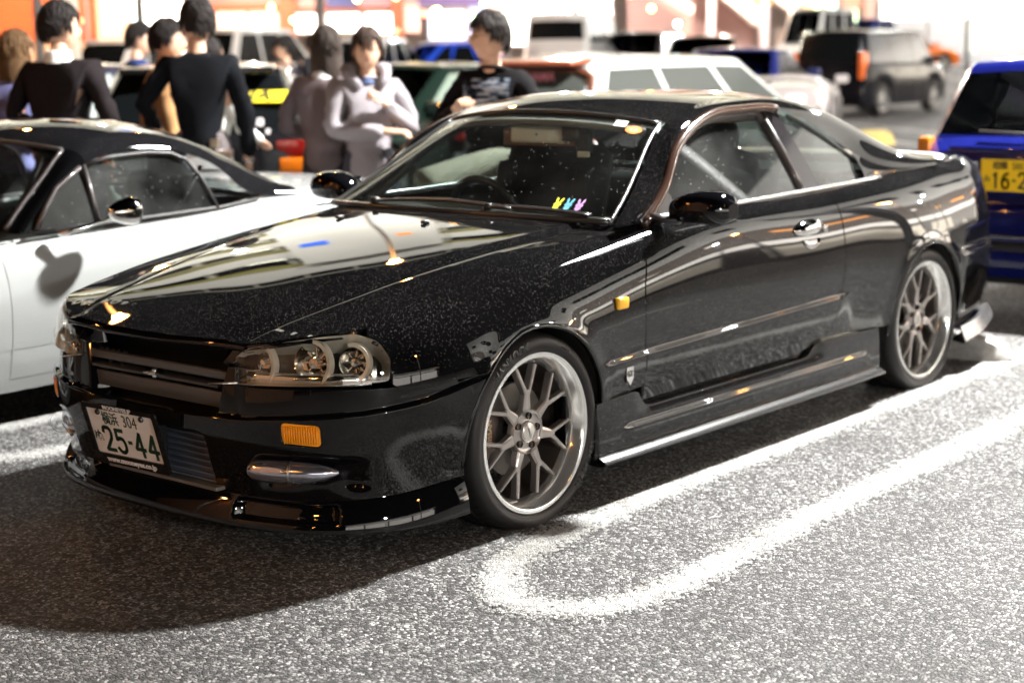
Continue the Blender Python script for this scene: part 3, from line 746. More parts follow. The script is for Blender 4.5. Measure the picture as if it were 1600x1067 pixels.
for mir in (False, True):
    patch('side_window', GL, dg, .03, GLSS, car, (), 0, mir, off=-.006)
    patch('quarter_window', GL, qg, .03, GLSS, car, (), 0, mir, off=-.003)
    patch('pillar_cover', GL, BL+BT[::-1], .03, mat('pillar_gloss', (.02, .018, .02), .08), car, (), .012, mir, off=.006)
    s_ = 1 if mir else -1
    def gp(x, z, o=.004): p = GL(np.array(x), np.array(z)); return Vector((p[0], -s_*p[1]+s_*o*.9, p[2]+o*.3))
    # window frame along the top and down the pillar
    MB().tube([gp(x, z-.004, -.006) for x, z in [(.70, .905)]+[(x, oz(x)-.016) for x in (.86, .95, 1.05, 1.15, 1.25, 1.35, 1.5, 1.62)]+[(1.715, oz(1.715)-.022)]+[(x-.012, z) for x, z in BL[1:]]], .019, 8).build('window_frame', fr_m, car, True)
    # drip moulding, rain visor
    tt = np.linspace(.02, I.t[6]-.04, 40); P = Oc(tt)
    MB().tube([Vector((p[0], s_*(p[1]+.004), p[2]-.004)) for p in P], .018, 8).build('drip_moulding', mat('moulding', (.05, .026, .018), .15, .2), car, True)
    MB().tube([gp(x, z+.004, .002) for x, z in qg[1:9]], .007, 8).build('quarter_seal', sm, car, True)
    # belt moulding
    MB().tube([Vector((x, s_*(.748-.010*((x-1.5)/.9)**2), bz(x)+.004)) for x in np.linspace(.74, 2.42, 30)], .010, 8).build('belt_moulding', mat('belt_metal', (.5, .5, .49), .22, .9), car, True)
    # filler shelf between door top and glass
    MB().grid([[Vector((x, s_*.715, bz(x)-.006)) for x in np.linspace(.56, 2.95, 40)], [Vector((x, s_*(.750), bz(x)-.004+.012*max(0, x-2.3))) for x in np.linspace(.56, 2.95, 40)]]).build('door_top', PAINT2, car, True)
    # mirror sail
    MB().add([(.70, s_*.748, .885), (.90, s_*.752, .893), (.90, s_*.725, .965), (.875, s_*.716, .985), (.70, s_*.738, .90)], [(0, 1, 2, 3, 4)]).build('mirror_sail', TRIM, car)
# trunk lid
TR = F1([(2.80, .955), (2.95, .968), (3.1, .975), (3.3, .972), (3.45, .960), (3.55, .945)])
def TRUNK(x, y):
    x = np.asarray(x, float); y = np.asarray(y, float)
    return np.stack([x+0*y, y+0*x, TR(x+0*y)-.022*np.abs(y/.7)**2.5+.012], -1)
tk = [(2.88, 0), (2.90, -.35), (2.95, -.615), (3.0, -.69), (3.2, -.685), (3.40, -.66), (3.455, -.5), (3.49, -.25), (3.50, 0)]
patch('trunk_lid', TRUNK, tk+[(x, -y) for x, y in tk[::-1][1:-1]], .04, PAINT, car, (), .03, up=(0, 0, 1), bev=.008)
# closing deck strip under the gaps
MB().box((3.2, 0, .90), (.62, 1.36, .04)).build('trunk_floor', DARKM, car)
# ------------------------------------------------------------------ coupe details
# side skirt
zsk = F1([(.30, .337), (.50, .347), (.53, .340), (.575, .285), (.62, .282), (1.60, .284), (1.66, .290), (1.715, .325), (1.76, .329), (2.22, .326)])
def SKIRT(x, z):
    x = np.asarray(x, float); z = np.asarray(z, float)
    y = .846+.020*sst((z-.125)/.05)-.004-.16*np.maximum(z-.20, 0)**1.35-.010*sst((z-.262)/.012)*sst((x-.50)/.1)*sst((1.80-x)/.1)
    y = y+.006*np.exp(-((z-.225)/.010)**2)*sst((x-.40)/.1)*sst((2.15-x)/.1)
    return np.stack([x+0*z, -y, z+0*x], -1)
_skp = [(.300, .133), (2.218, .133), (2.222, .322), (1.77, .327), (1.725, .322), (1.685, .300), (1.655, .284), (1.60, .2805), (.62, .2785), (.585, .283), (.560, .300), (.535, .335), (.50, .342), (.298, .333)]
for mir in (False, True):
    s_ = 1 if mir else -1
    sk = patch('side_skirt', SKIRT, _skp, .014, PAINT, car, (), .04, mir, up=(0, -1, .2), feat=[[(x, z) for x in np.linspace(.31, 2.21, 60)] for z in (.215, .225, .235, .262, .274)])
    for nm, rows_, m_ in (('skirt_lip', [(.80, .128), (.866, .126), (.890, .130), (.896, .137), (.890, .146), (.866, .158), (.835, .162)], mat('satin_strip', (.13, .13, .13), .22, .9)),):
        xs = np.linspace(.297, 2.222, 40)
        MB().grid([[Vector((x, s_*(y-.006*abs((x-1.25)/.95)**6), z)) for x in xs] for y, z in rows_]).build(nm, m_, sk, True, 60)
    # inner sill (dark) behind the gap
    MB().box((1.2, s_*.775, .26), (2.0, .05, .22)).build('sill', PAINT2, car)
    # flank closing panel behind everything: arches
    for c in (ARCH_F, ARCH_R):
        b_ = MB().lathe([(c[2]+.004, -.30), (c[2]+.002, -.02)], 36, 'y', (c[0], 0, c[1]), radians(-8), radians(188))
        o = b_.build('wheel_liner', mat('liner', (.012, .011, .010), .7), car, True); 
        o.matrix_local = Matrix.Translation((0, -.54, 0)) if s_ < 0 else Matrix.Translation((0, .86, 0))
        MB().lathe([(.02, 0), (c[2]+.004, 0)], 36, 'y', (c[0], s_*.55, c[1]), radians(-8), radians(188)).build('liner_back', DARKM, car)
        # lip edge of the arch
        pts = []
        for i in range(41):
            a = radians(-2+186*i/40) if c is ARCH_R else radians(2+186*i/40)
            x, z = c[0]+c[2]*cos(a), c[1]+c[2]*sin(a)
            p = SH.at(sx(x), max(z, .16), -.004); pts.append(Vector((x, p.y*-s_, z)))
        MB().tube(pts, .0075, 6).build('arch_lip', PAINT2, car, True)
MB().box((1.35, 0, .21), (3.6, 1.10, .06)).build('floor_pan', DARKM, car)

# door handle
p = SH.at(sx(1.675), .765); n = SH.nrm(sx(1.675), .765)
hm = CHROME
for s_ in (-1, 1):
    hx = empty('door_handle', parent=car)
    def hp_(x, z, o): q = SH.at(sx(x), z, o); return Vector((q.x, q.y*-s_, q.z))
    b_ = MB(); rows_ = []
    for i in range(13):
        t = i/12; x = 1.568+.215*t; w = .028*(1-abs(2*t-1)**3.0)+.006; o = .006+.024*(1-abs(2*t-1)**2.5)
        rows_.append([hp_(x, .782+.008*t-w*.9, .0), hp_(x, .782+.008*t-w*.75, o*.75), hp_(x, .782+.008*t-w*.1, o), hp_(x, .782+.008*t+w*.6, o*.85), hp_(x, .782+.008*t+w*.95, .0)])
    b_.grid(rows_); b_.build('grip', hm, hx, True)
    b_ = MB(); rows_ = []
    for i in range(9):
        t = i/8; x = 1.625+.115*t; w = .036*sqrt(max(0, 1-(2*t-1)**2))+.004
        rows_.append([hp_(x, .745-w, .002), hp_(x, .745-w*.8, .009), hp_(x, .745, -.004), hp_(x, .76, -.008)])
    b_.grid(rows_).build('cup', hm, hx, True)
    MB().box(hp_(1.765, .772, .02), (.022, .014, .03), bev=.005).build('keyhole', CHROME, hx, True)
# side marker
for s_ in (-1, 1):
    p = SH.at(sx(.441), .652, .004)
    MB().box((p.x, p.y*-s_, p.z), (.058, .022, .040), bev=.0085).build('side_marker', mat('marker_yellow', (.95, .50, .02), .15, coat=.5), car, True)
    # shield badge
    p = SH.at(sx(.477), .402, .003); bd = empty('badge', parent=car)
    M4 = frame(Vector((p.x, p.y*-s_, p.z)), (1 if s_ < 0 else -1, 0, 0), (0, 0, 1))
    MB().prism(rounded([(-.019, .032), (.019, .032), (.019, -.008), (0, -.032), (-.019, -.008)], .004), .004, M4).build('shield', CHROME, bd)
    text('letters', 'GT', .026, mat('ink', (.02, .02, .02), .4), bd, M4 @ Matrix.Translation((0, .008, .0045)), .0006, .001, sx=.9)

# door mirror
def mirror(s_):
    mr = empty('door_mirror', parent=car)
    # shell: lofted superellipse sections along y
    rows_ = []
    secs = [(.795, .04, .030, .915), (.810, .062, .046, .924), (.86, .074, .060, .932), (.92, .077, .064, .934), (.975, .073, .061, .932), (1.005, .060, .050, .929), (1.018, .034, .028, .927)]
    for (y, a, b, zc) in secs:
        r = []
        for k in range(24):
            q = 2*pi*k/24; cx, cz = cos(q), sin(q)
            x = abs(cx)**.75*(1 if cx > 0 else -1)*a; z = abs(cz)**.8*(1 if cz > 0 else -1)*b
            if x > 0: x *= .8
            else: x *= 1.15
            r.append(Vector((.835+x+(y-.8)*.10, s_*y, zc+z*(1 if z > 0 else .85))))
        rows_.append(r+[r[0]])
    sh = MB().grid(rows_); sh.add(rows_[-1][:-1], [tuple(range(24))]); sh.add(rows_[0][:-1], [tuple(range(24))])
    sh.build('housing', mat('mirror_black', (.003, .003, .004), .03), mr, True, 60)
    MB().box((.897, s_*.905, .930), (.006, .17, .09), bev=.002, rz=.1*s_).build('mirror_glass', mat('mirror_surface', (.8, .8, .8), .01, 1.), mr)
    MB().tube([(.77, s_*.728, .905), (.79, s_*.77, .893), (.80, s_*.83, .893)], [.034, .028, .030], 12, flat=.5).build('arm', TRIM, mr, True)
for s_ in (-1, 1): mirror(s_)

# ---- number plate and surround
PL = empty('number_plate', parent=car)
pc = Vector((-.917, .028, .343)); tlt = -.16
M4 = frame(pc, (.02, -1, .012), (-sin(.26), 0, cos(.26)))   # x axis towards the car's left (image right)
pm = mat('plate_white', (.78, .76, .74), .35)
ink = mat('plate_green', (.005, .035, .015), .4); blk = mat('plate_black', (.012, .012, .012), .3)
MB().prism([(-.165, -.0825), (.165, -.0825), (.165, .0825), (-.165, .0825)], .003, M4).build('plate', pm, PL)
b_ = MB()
o_ = rounded([(-.178, -.112), (.178, -.112), (.178, .094), (-.178, .094)], .014); i_ = rounded([(-.160, -.078), (.160, -.078), (.160, .078), (-.160, .078)], .008)
n = len(o_)
V = [M4@Vector((*p, .0)) for p in o_]+[M4@Vector((*p, .008)) for p in o_]+[M4@Vector((*p, .008)) for p in i_]+[M4@Vector((*p, .003)) for p in i_]
F = []
for r in range(3): F += [(r*n+i, r*n+(i+1) % n, (r+1)*n+(i+1) % n, (r+1)*n+i) for i in range(n)]
b_.add(V, F).build('plate_frame', mat('frame_gloss', (.01, .01, .01), .08), PL)
T = lambda x, y, z=.0034: M4 @ Matrix.Translation((x, y, z))
text('region', '横浜', .046, ink, PL, T(-.055, .044), bold=.0008, sx=.85)
text('region_number', '304', .058, ink, PL, T(.038, .044), bold=-.0002, sx=.82)
text('kana', 'ぬ', .044, ink, PL, T(-.136, -.022), bold=.0008)
DG = {'2': [(-.4, .3), (-.3, .46), (-.05, .5), (.25, .46), (.38, .28), (.3, .05), (-.4, -.46), (.45, -.46)],
      '5': [(.38, .46), (-.3, .46), (-.34, .05), (-.05, .12), (.25, .08), (.4, -.12), (.36, -.35), (.1, -.48), (-.2, -.46), (-.42, -.32)],
      '4': [(.46, -.2), (-.44, -.2), (.16, .47), (.18, -.5)], '1': [(-.15, .3), (.05, .47), (.05, -.5)],
      '6': [(.3, .44), (0, .4), (-.28, .12), (-.38, -.15), (-.25, -.42), (.02, -.5), (.3, -.4), (.38, -.18), (.25, .02), (0, .08), (-.3, -.05)]}
def digit(ch, c, w, h, st, M4, m, par, z=.0036):
    P = [(x*w, y*h) for x, y in DG[ch]]
    if ch in '256': P = [tuple(p) for p in spline(P, 4)] if ch == '6' else ([tuple(p) for p in spline(P[:6], 4)]+P[6:] if ch == '2' else P[:3]+[tuple(p) for p in spline(P[2:], 4)][1:])
    b = MB()
    for a, e in zip(P[:-1], P[1:]):
        a, e = Vector(a), Vector(e); d = (e-a); L = d.length; d.normalize(); nn = Vector((-d.y, d.x))*st/2
        q = [a-d*st*.3+nn, a-d*st*.3-nn, e+d*st*.3-nn, e+d*st*.3+nn]
        b.add([M4@Vector((c[0]+v.x, c[1]+v.y, z+k)) for k in (0, .0008) for v in q], [(0, 1, 2, 3)[::-1], (4, 5, 6, 7), (0, 1, 5, 4), (1, 2, 6, 5), (2, 3, 7, 6), (3, 0, 4, 7)])
    return b.build('digit', m, par)
for ch, x in (('2', -.088), ('5', -.030), ('4', .062), ('4', .124)): digit(ch, (x, -.026), .047, .080, .0125, M4, ink, PL)
MB().add([M4@Vector((x, y, .0042)) for x, y in ((.006, -.019), (.026, -.019), (.026, -.031), (.006, -.031))], [(0, 1, 2, 3)[::-1]]).build('dash', ink, PL)
text('frame_text', 'www.mooneyes.co.jp', .0235, mat('white_ink', (.8, .8, .8), .4), PL, T(0, -.095, .0086), bold=.0009, sx=1.16)
text('frame_text_top', 'MOONEYES.JP', .018, mat('white_ink'), PL, T(0, .0865, .0086), bold=.0005, sx=1.2)
for x in (-.105, .105):
    MB().lathe([(0, .007), (.008, .007), (.0095, .004), (.0095, 0)], 12).build('bolt', blk, PL).matrix_local = M4 @ Matrix.Translation((x, .066, .003))
MB().box((-.868, .04, .33), (.03, .26, .10)).build('plate_bracket', TRIM, PL)

# ---- wheels
rimm = mat('wheel_silver', (.38, .35, .33), .28, .75); lipm = mat('polished_lip', (.85, .85, .83), .15, .85)
tyre = mat('tyre', (.010, .009, .009), .50, spec=.3); tyx = mat('tyre_letters', (.005, .005, .005), .3)
def wheel(front=True, RO=.316, RL=.2545):
    """built with axis along +y (outer face towards -y), hub at the origin"""
    w = empty('wheel', parent=car)
    prof = [(RL-.012, .05), (RL-.004, -.005), (RL+.006, -.010), (RL+.014, -.018), (RL+.030, -.022), (RL+.044, -.018), (RL+.054, -.006), (RO-.003, .012), (RO, .026),
            (RO, .055), (RO-.006, .056), (RO-.006, .063), (RO, .064), (RO, .10), (RO-.006, .101), (RO-.006, .109), (RO, .11), (RO, .15), (RO-.006, .151), (RO-.006, .158), (RO, .159), (RO-.002, .19), (RO-.02, .21), (RL+.02, .225), (RL-.01, .2)]
    b = MB().lathe(prof, 96, 'y'); 
    for i, v in enumerate(b.V):   # contact flattening
        if v[2] < -.293: b.V[i] = (v[0], v[1]-.004 if v[1] < .01 else v[1], -.2955)
    t = b.build('tyre', tyre, w, True, 35)
    # tread blocks : shallow lateral sipes on the shoulder
    s_ = MB()
    for k in range(60):
        a = 2*pi*k/60
        if sin(a) < -.93: continue
        R_ = Matrix.Rotation(-a, 4, 'Y'); P = [(RO-.003, .000, -.002), (RO+.0006, .012, -.002), (RO+.001, .052, .010), (RO+.001, .052, .0145), (RO+.0006, .012, .0025), (RO-.003, .000, .0025)]
        s_.add([R_@Vector(p) for p in P], [tuple(range(6))])
    s_.build('tread_sipes', mat('sipe', (.004, .004, .004), .8), t)
    # rim : lip + barrel
    lp = MB().lathe([(RL+.002, .004), (RL+.004, -.012), (RL+.001, -.0165), (RL-.010, -.0165), (RL-.014, -.014), (RL-.020, -.004), (RL-.030, .010), (RL-.036, .026), (RL-.038, .045)], 96, 'y').build('rim_lip', lipm, w, True, 50)
    MB().lathe([(RL-.036, .045), (RL-.042, .08), (RL-.046, .20)], 64, 'y').build('barrel', mat('barrel_dark', (.16, .13, .11), .35, .8), w, True)
    # centre disc with seven forked spokes
    rs = .217; rj = .124; rh = .066; yf = .018; th = .020
    b = MB()
    def bar(p0, p1, w0, w1, y0, y1, th0, th1):
        (a, c), (e, f) = p0, p1; d = Vector((e-a, f-c)); d.normalize(); n_ = Vector((-d.y, d.x)); V = []
        for (px, pz, w_, yy, tt) in ((a, c, w0, y0, th0), (e, f, w1, y1, th1)):
            V += [(px+n_.x*w_, yy+.004, pz+n_.y*w_), (px+n_.x*w_*.55, yy, pz+n_.y*w_*.55), (px-n_.x*w_*.55, yy, pz-n_.y*w_*.55), (px-n_.x*w_, yy+.004, pz-n_.y*w_), (px-n_.x*w_*.8, yy+tt, pz-n_.y*w_*.8), (px+n_.x*w_*.8, yy+tt, pz+n_.y*w_*.8)]
        b.add(V, [(i, (i+1) % 6, (i+1) % 6+6, i+6) for i in range(6)]+[(0, 5, 4, 3, 2, 1), (6, 7, 8, 9, 10, 11)])
    for k in range(7):
        a = pi/2+2*pi*k/7
        P = lambda r, da=0: (r*cos(a+da), r*sin(a+da))
        bar(P(.064), P(rj+.006), .020, .0110, yf+.004, yf, .03, .026)
        for sg in (-1, 1):
            J = (rj*cos(a)+sg*-.006*sin(a), rj*sin(a)+sg*.006*cos(a))
            bar(J, P(rs*.985, sg*.222), .0076, .0056, yf, yf+.006, .026, .03)
            # web fillet in the crotch
        x, z = P(rj); b.lathe([(0, yf+.001), (.0105, yf+.001), (.013, yf+.006), (.013, yf+.026)], 12, 'y', (x, 0, z))
    b.build('spokes', rimm, w, False)
    hb = MB().lathe([(0, .022), (.029, .022), (.030, .019), (.034, .018), (.036, .026), (.055, .030), (.064, .027), (.0705, .020), (.073, .024), (.075, .045)], 48, 'y').build('hub', rimm, w, True, 40)
    MB().lathe([(0, .0165), (.026, .0165), (.0285, .0185), (.0285, .022)], 32, 'y').build('centre_cap', mat('cap', (.62, .60, .56), .25, .6), hb, True, 40)
    text('cap_letters', 'VARIANZA', .0095, blk, hb, frame((0, .0155, 0), (.35, 0, -.93), (.93, 0, .35)), .0003)
    for k in range(5):
        a = radians(80)+2*pi*k/5; x, z = .050*cos(a), .050*sin(a)
        MB().lathe([(.0105, .021), (.0115, .0285), (.010, .045)], 16, 'y', (x, 0, z)).lathe([(0, .046), (.0125, .046)], 16, 'y', (x, 0, z)).build('nut_hole', DARKM, hb)
        MB().lathe([(0, .029), (.006, .029), (.0082, .032), (.0085, .047)], 6, 'y', (x, 0, z)).build('wheel_nut', mat('nut', (.10, .09, .09), .25, .8), hb, False)
    # brake disc and caliper
    if True:
        dk = MB().lathe([(.05, .085), (.148, .085), (.148, .108), (.05, .108)], 48, 'y').build('brake_disc', mat('disc_iron', (.11, .10, .09), .4, .8), w, True, 30)
        cpos = radians(175) if front else radians(10)
        MB().lathe([(.105, .066), (.160, .066), (.166, .072), (.166, .125), (.105, .125), (.105, .066)], 14, 'y', (0, 0, 0), cpos-.48, cpos+.48).build('caliper', mat('caliper', (.09, .065, .055), .35, .6), w, True, 30)
        text('caliper_letters', 'NISSAN', .026, mat('caliper_ink', (.5, .35, .2), .4), w, frame((.134*cos(cpos), .0645, .134*sin(cpos)), (0, 0, 1), (-1, 0, 0)), .0004, .0004)
        MB().lathe([(.02, .12), (.10, .13)], 24, 'y').build('upright', mat('upright', (.08, .07, .06), .6, .5), w)
    # raised sidewall lettering
    rt = RL+.031
    def arcwarp(a0):
        def f(p):
            a = a0-p.x/rt; r = rt+p.y; yy = -.0228+((p.y)**2)*6
            return Vector((r*cos(a), yy-p.z, r*sin(a)))
        return f
    text('sidewall_letters', 'HANKOOK', .036, tyx, t, None, .0012, .001, sx=1.0, warp=arcwarp(radians(117)))
    text('sidewall_letters', 'VENTUS V12', .030, tyx, t, None, .0012, .0006, sx=1.0, warp=arcwarp(radians(-32)))
    text('sidewall_letters', 'evo 2', .018, tyx, t, None, .0010, .0003, sx=1.1, warp=arcwarp(radians(60)))
    MB().lathe([(RL+.010, -.0175), (RL+.0125, -.0190), (RL+.015, -.0195)], 96, 'y').build('rim_guard', tyre, t, True)
    return w
wf = wheel(True); wf.location = (0, -.828, .2955)
wr = wheel(False); wr.location = (2.660, -.828, .2955)
def far_wheel(src, loc):
    c = empty('wheel', loc, pi, parent=car)
    for ch in src.children:
        d = inst(ch, c)
        for g_ in ch.children: inst(g_, d)
    return c
far_wheel(wf, (0, .828, .2955)); far_wheel(wr, (2.660, .828, .2955))

# ---- cabin
cab = MB().box((1.75, 0, .42), (2.1, 1.40, .10)).box((.62, 0, .62), (.10, 1.36, .46)).box((2.62, 0, .70), (.08, 1.30, .42)); cab.build('cabin_floor', INT, car)
for s_ in (-1, 1): MB().box((1.60, s_*.700, .64), (2.0, .03, .44)).build('door_card', INT, car)
ds = MB(); rr_ = []
for i in range(9):   # dash top
    t = i/8; x = .60+.44*t; rr_.append([Vector((x-.10*(1-(y/.7)**2)*(1-t), y, .862+.020*sin(t*pi)-.10*max(0, t-.8)*2+ .030*math.exp(-((y-.36)/.20)**2)*sst(np.array(t*1.6)).item())) for y in np.linspace(-.69, .69, 24)])
ds.grid(rr_); ds.box((1.02, 0, .76), (.06, 1.38, .16), bev=.02); ds.build('dashboard', INT2, car, True, 50)
for k in range(5): MB().tube([(.80+.03*k, .02-.025*k, .878), (.84+.03*k, -.22-.02*k, .879)], .0045, 6).build('vent_slat', RUB, car, True)
sw = empty('steering_wheel', (1.17, .36, .80), parent=car)
MB().tube([(0, .18*cos(a), .18*sin(a)) for a in np.linspace(0, 2*pi, 33)], .016, 10, False).build('steering_rim', mat('leather', (.02, .02, .02), .4), sw, True)
MB().box((.03, 0, 0), (.05, .10, .10), bev=.02).box((.02, .09, 0), (.02, .14, .03), bev=.005).box((.02, -.09, 0), (.02, .14, .03), bev=.005).build('steering_hub', TRIM, sw)
sw.rotation_euler = (0, radians(-22), 0)
def seat(x, y, w=.50):
    s = empty('seat', (x, y, 0), parent=car)
    MB().box((0, 0, .48), (.50, w, .16), bev=.06).build('cushion', INT, s, True)
    b = MB().box((.30, 0, .78), (.16, w, .62), bev=.07, ry=radians(14)).box((.26, w*.42, .76), (.16, .10, .50), bev=.04, ry=radians(14)).box((.26, -w*.42, .76), (.16, .10, .50), bev=.04, ry=radians(14)); b.build('backrest', INT, s, True)
    MB().box((.40, 0, 1.10), (.10, .26, .18), bev=.045, ry=radians(8)).build('headrest', mat('headrest', (.03, .032, .035), .6), s, True)
seat(1.28, -.36); seat(1.28, .36)
MB().box((2.28, 0, .70), (.16, 1.2, .42), bev=.05, ry=.3).build('rear_bench', INT, car, True)
MB().box((2.60, 0, .935), (.46, 1.16, .02)).build('parcel_shelf', INT, car)
for s_ in (-1, 1):
    MB().tube([(1.72, s_*.60, 1.19), (1.80, s_*.655, 1.03), (1.86, s_*.69, .88)], [.015, .018, .02], 8).build('pillar_trim', INT2, car, True)
    MB().tube([Vector((p[0]+.02, s_*(p[1]-.035), p[2]-.035)) for p in Oc(np.linspace(.02, I.t[6], 24))], .022, 8).build('header_trim', INT2, car, True)
    MB().tube([(1.78, s_*.64, 1.05), (1.72, s_*.60, .80), (1.66, s_*.58, .62)], .018, 6, flat=.2).build('seat_belt', mat('belt_web', (.03, .03, .03), .6), car, True)
MB().box((1.79, .60, .98), (.02, .035, .06), bev=.006).build('belt_anchor', mat('anchor_tan', (.35, .16, .07), .5), car, True)
# headliner
rr_ = [[Vector((TOP(np.array(t), np.array(a))))-Vector((0, 0, .035)) for a in np.linspace(-.93, .93, 14)] for t in np.linspace(tw-.03, tr, 14)]
MB().grid(rr_).build('headliner', mat('headliner', (.20, .19, .17), .9), car, True)
MB().tube([onT(tw-.05, a, -.018) for a in np.linspace(-.9, .9, 20)], .014, 8).build('header_rail', mat('headliner'), car, True)
# rear view mirror with recorder
rv = empty('rear_view_mirror', (1.075, .015, 1.155), radians(8), parent=car)
MB().box((0, 0, 0), (.03, .25, .068), bev=.014).build('mirror_case', mat('case_grey', (.72, .66, .54), .5), rv, True)
MB().box((.008, -.02, -.012), (.03, .36, .066), bev=.006).build('recorder_body', mat('recorder_brown', (.16, .085, .05), .4), rv, True)
MB().box((-.014, -.155, .006), (.03, .075, .06), bev=.008).build('recorder_camera', mat('recorder_dark', (.05, .035, .03), .3), rv, True)
MB().box((-.004, -.205, -.03), (.03, .06, .075), bev=.006).build('recorder_mount', RUB, rv, True)
MB().box((-.02, -.21, -.072), (.012, .05, .022), bev=.003).build('tag', mat('tag_cream', (.55, .50, .38), .5), rv)
MB().lathe([(0, -.002), (.004, 0), (.004, .004)], 10, 'x', (-.0185, 0, 0)).build('sensor', blk, rv)
MB().tube([(0, .0, .03), (.0, .0, .060), (.015, 0, .075)], .010, 8).build('mirror_stem', TRIM, rv, True)
# windscreen stickers
def onW(t, a): # local frame on the screen
    p = onT(t, a, 0); du = (onT(t+.01, a)-onT(t-.01, a)).normalized(); da = (onT(t, a-.01)-onT(t, a+.01)).normalized()
    n_ = du.cross(da); 
    return p, du, da
def sticker(t, a, off=.004):
    # x axis = towards image right (car's left, -y); y axis = up the screen
    p = onT(t, -a, 0); yv = (onT(t+.01, -a)-onT(t-.01, -a)); xv = (onT(t, -a-.02)-onT(t, -a+.02)); M_ = frame(p, xv, yv); return M_ @ Matrix.Translation((0, 0, off))
st = empty('inspection_sticker', parent=car)
Ms = sticker(tw-.085, .845); n_ = 24
MB().prism([(.032*cos(2*pi*k/n_), .027*sin(2*pi*k/n_)) for k in range(n_)], .0006, Ms).build('disc', mat('sticker_orange', (.75, .25, .04), .5), st)
MB().prism([(.014*cos(2*pi*k/n_), .012*sin(2*pi*k/n_)) for k in range(n_)], .0010, Ms).build('disc_centre', mat('sticker_cream', (.75, .62, .40), .5), st)
text('date', '8', .022, mat('sticker_orange'), st, Ms @ Matrix.Translation((0, 0, .0012)), .0003, .001)
for k in range(10):
    a = 2*pi*k/10; MB().box((0, 0, 0), (.005, .002, .0004)).build('tick', mat('sticker_cream'), st).matrix_local = Ms @ Matrix.Translation((.022*cos(a), .019*sin(a), .0012)) @ Matrix.Rotation(a, 4, 'Z')
Ms = sticker(tw-.055, .735); s2 = empty('month_sticker', parent=car)
MB().prism([(-.024, -.020), (.024, -.020), (.024, .020), (-.024, .020)], .0006, Ms).build('paper', mat('sticker_white', (.72, .78, .72), .5), s2)
text('number', '1', .03, mat('sticker_ink', (.03, .08, .04), .5), s2, Ms @ Matrix.Translation((0, 0, .0008)), .0003, .0008)
for k, (c, a) in enumerate((((.72, .78, .05), .655), ((.12, .42, .55), .715), ((.42, .25, .50), .775))):
    Ms = sticker(.105, a, .005); m_ = mat('bunny_%d' % k, c, .5); rb_ = MB()
    circ = lambda cx, cy, rx, ry, rot=0: rb_.prism([(cx+rx*cos(q)*cos(rot)-ry*sin(q)*sin(rot), cy+rx*cos(q)*sin(rot)+ry*sin(q)*cos(rot)) for q in [2*pi*i/18 for i in range(18)]], .0006, Ms)
    circ(0, -.008, .014, .013); circ(0, -.027, .011, .012); circ(-.0085, .015, .0045, .017, .15); circ(.0085, .015, .0045, .017, -.15)
    rb_.build('rabbit_sticker', m_, car)
    fm = mat('face_ink', (.05, .05, .05), .5)
    MB().prism([(-.0055, -.006), (-.0035, -.006), (-.0035, -.004), (-.0055, -.004)], .0010, Ms).prism([(.0035, -.006), (.0055, -.006), (.0055, -.004), (.0035, -.004)], .0010, Ms).prism([(-.004, -.014), (.004, -.014), (0, -.0165)], .0010, Ms).build('rabbit_face', fm, car)
# ------------------------------------------------------------------ ground
def stones(m):
    """crushed stone surface: per-stone random value, crevice depth, height"""
    tc = N(m, 'ShaderNodeTexCoord'); wv = N(m, 'ShaderNodeTexNoise', _Scale=70., _Detail=2.); LK(m, tc.outputs['Object'], wv.inputs['Vector'])
    ws_ = N(m, 'ShaderNodeVectorMath', operation='SCALE'); ws_.inputs['Scale'].default_value = .008; LK(m, wv.outputs['Color'], ws_.inputs[0])
    wa = N(m, 'ShaderNodeVectorMath', operation='ADD'); LK(m, tc.outputs['Object'], wa.inputs[0]); LK(m, ws_.outputs[0], wa.inputs[1])
    v = N(m, 'ShaderNodeTexVoronoi', _Scale=92.); LK(m, wa.outputs[0], v.inputs['Vector'])
    e = N(m, 'ShaderNodeTexVoronoi', _Scale=92., feature='DISTANCE_TO_EDGE'); LK(m, wa.outputs[0], e.inputs['Vector'])
    sc = N(m, 'ShaderNodeSeparateColor'); LK(m, v.outputs['Color'], sc.inputs[0])
    cr = N(m, 'ShaderNodeMapRange'); cr.inputs[1].default_value = .02; cr.inputs[2].default_value = .20; LK(m, e.outputs['Distance'], cr.inputs[0])
    h = N(m, 'ShaderNodeMath', operation='MULTIPLY_ADD'); LK(m, sc.outputs[1], h.inputs[0]); h.inputs[1].default_value = .9; LK(m, cr.outputs[0], h.inputs[2])
    return tc, sc, cr, h
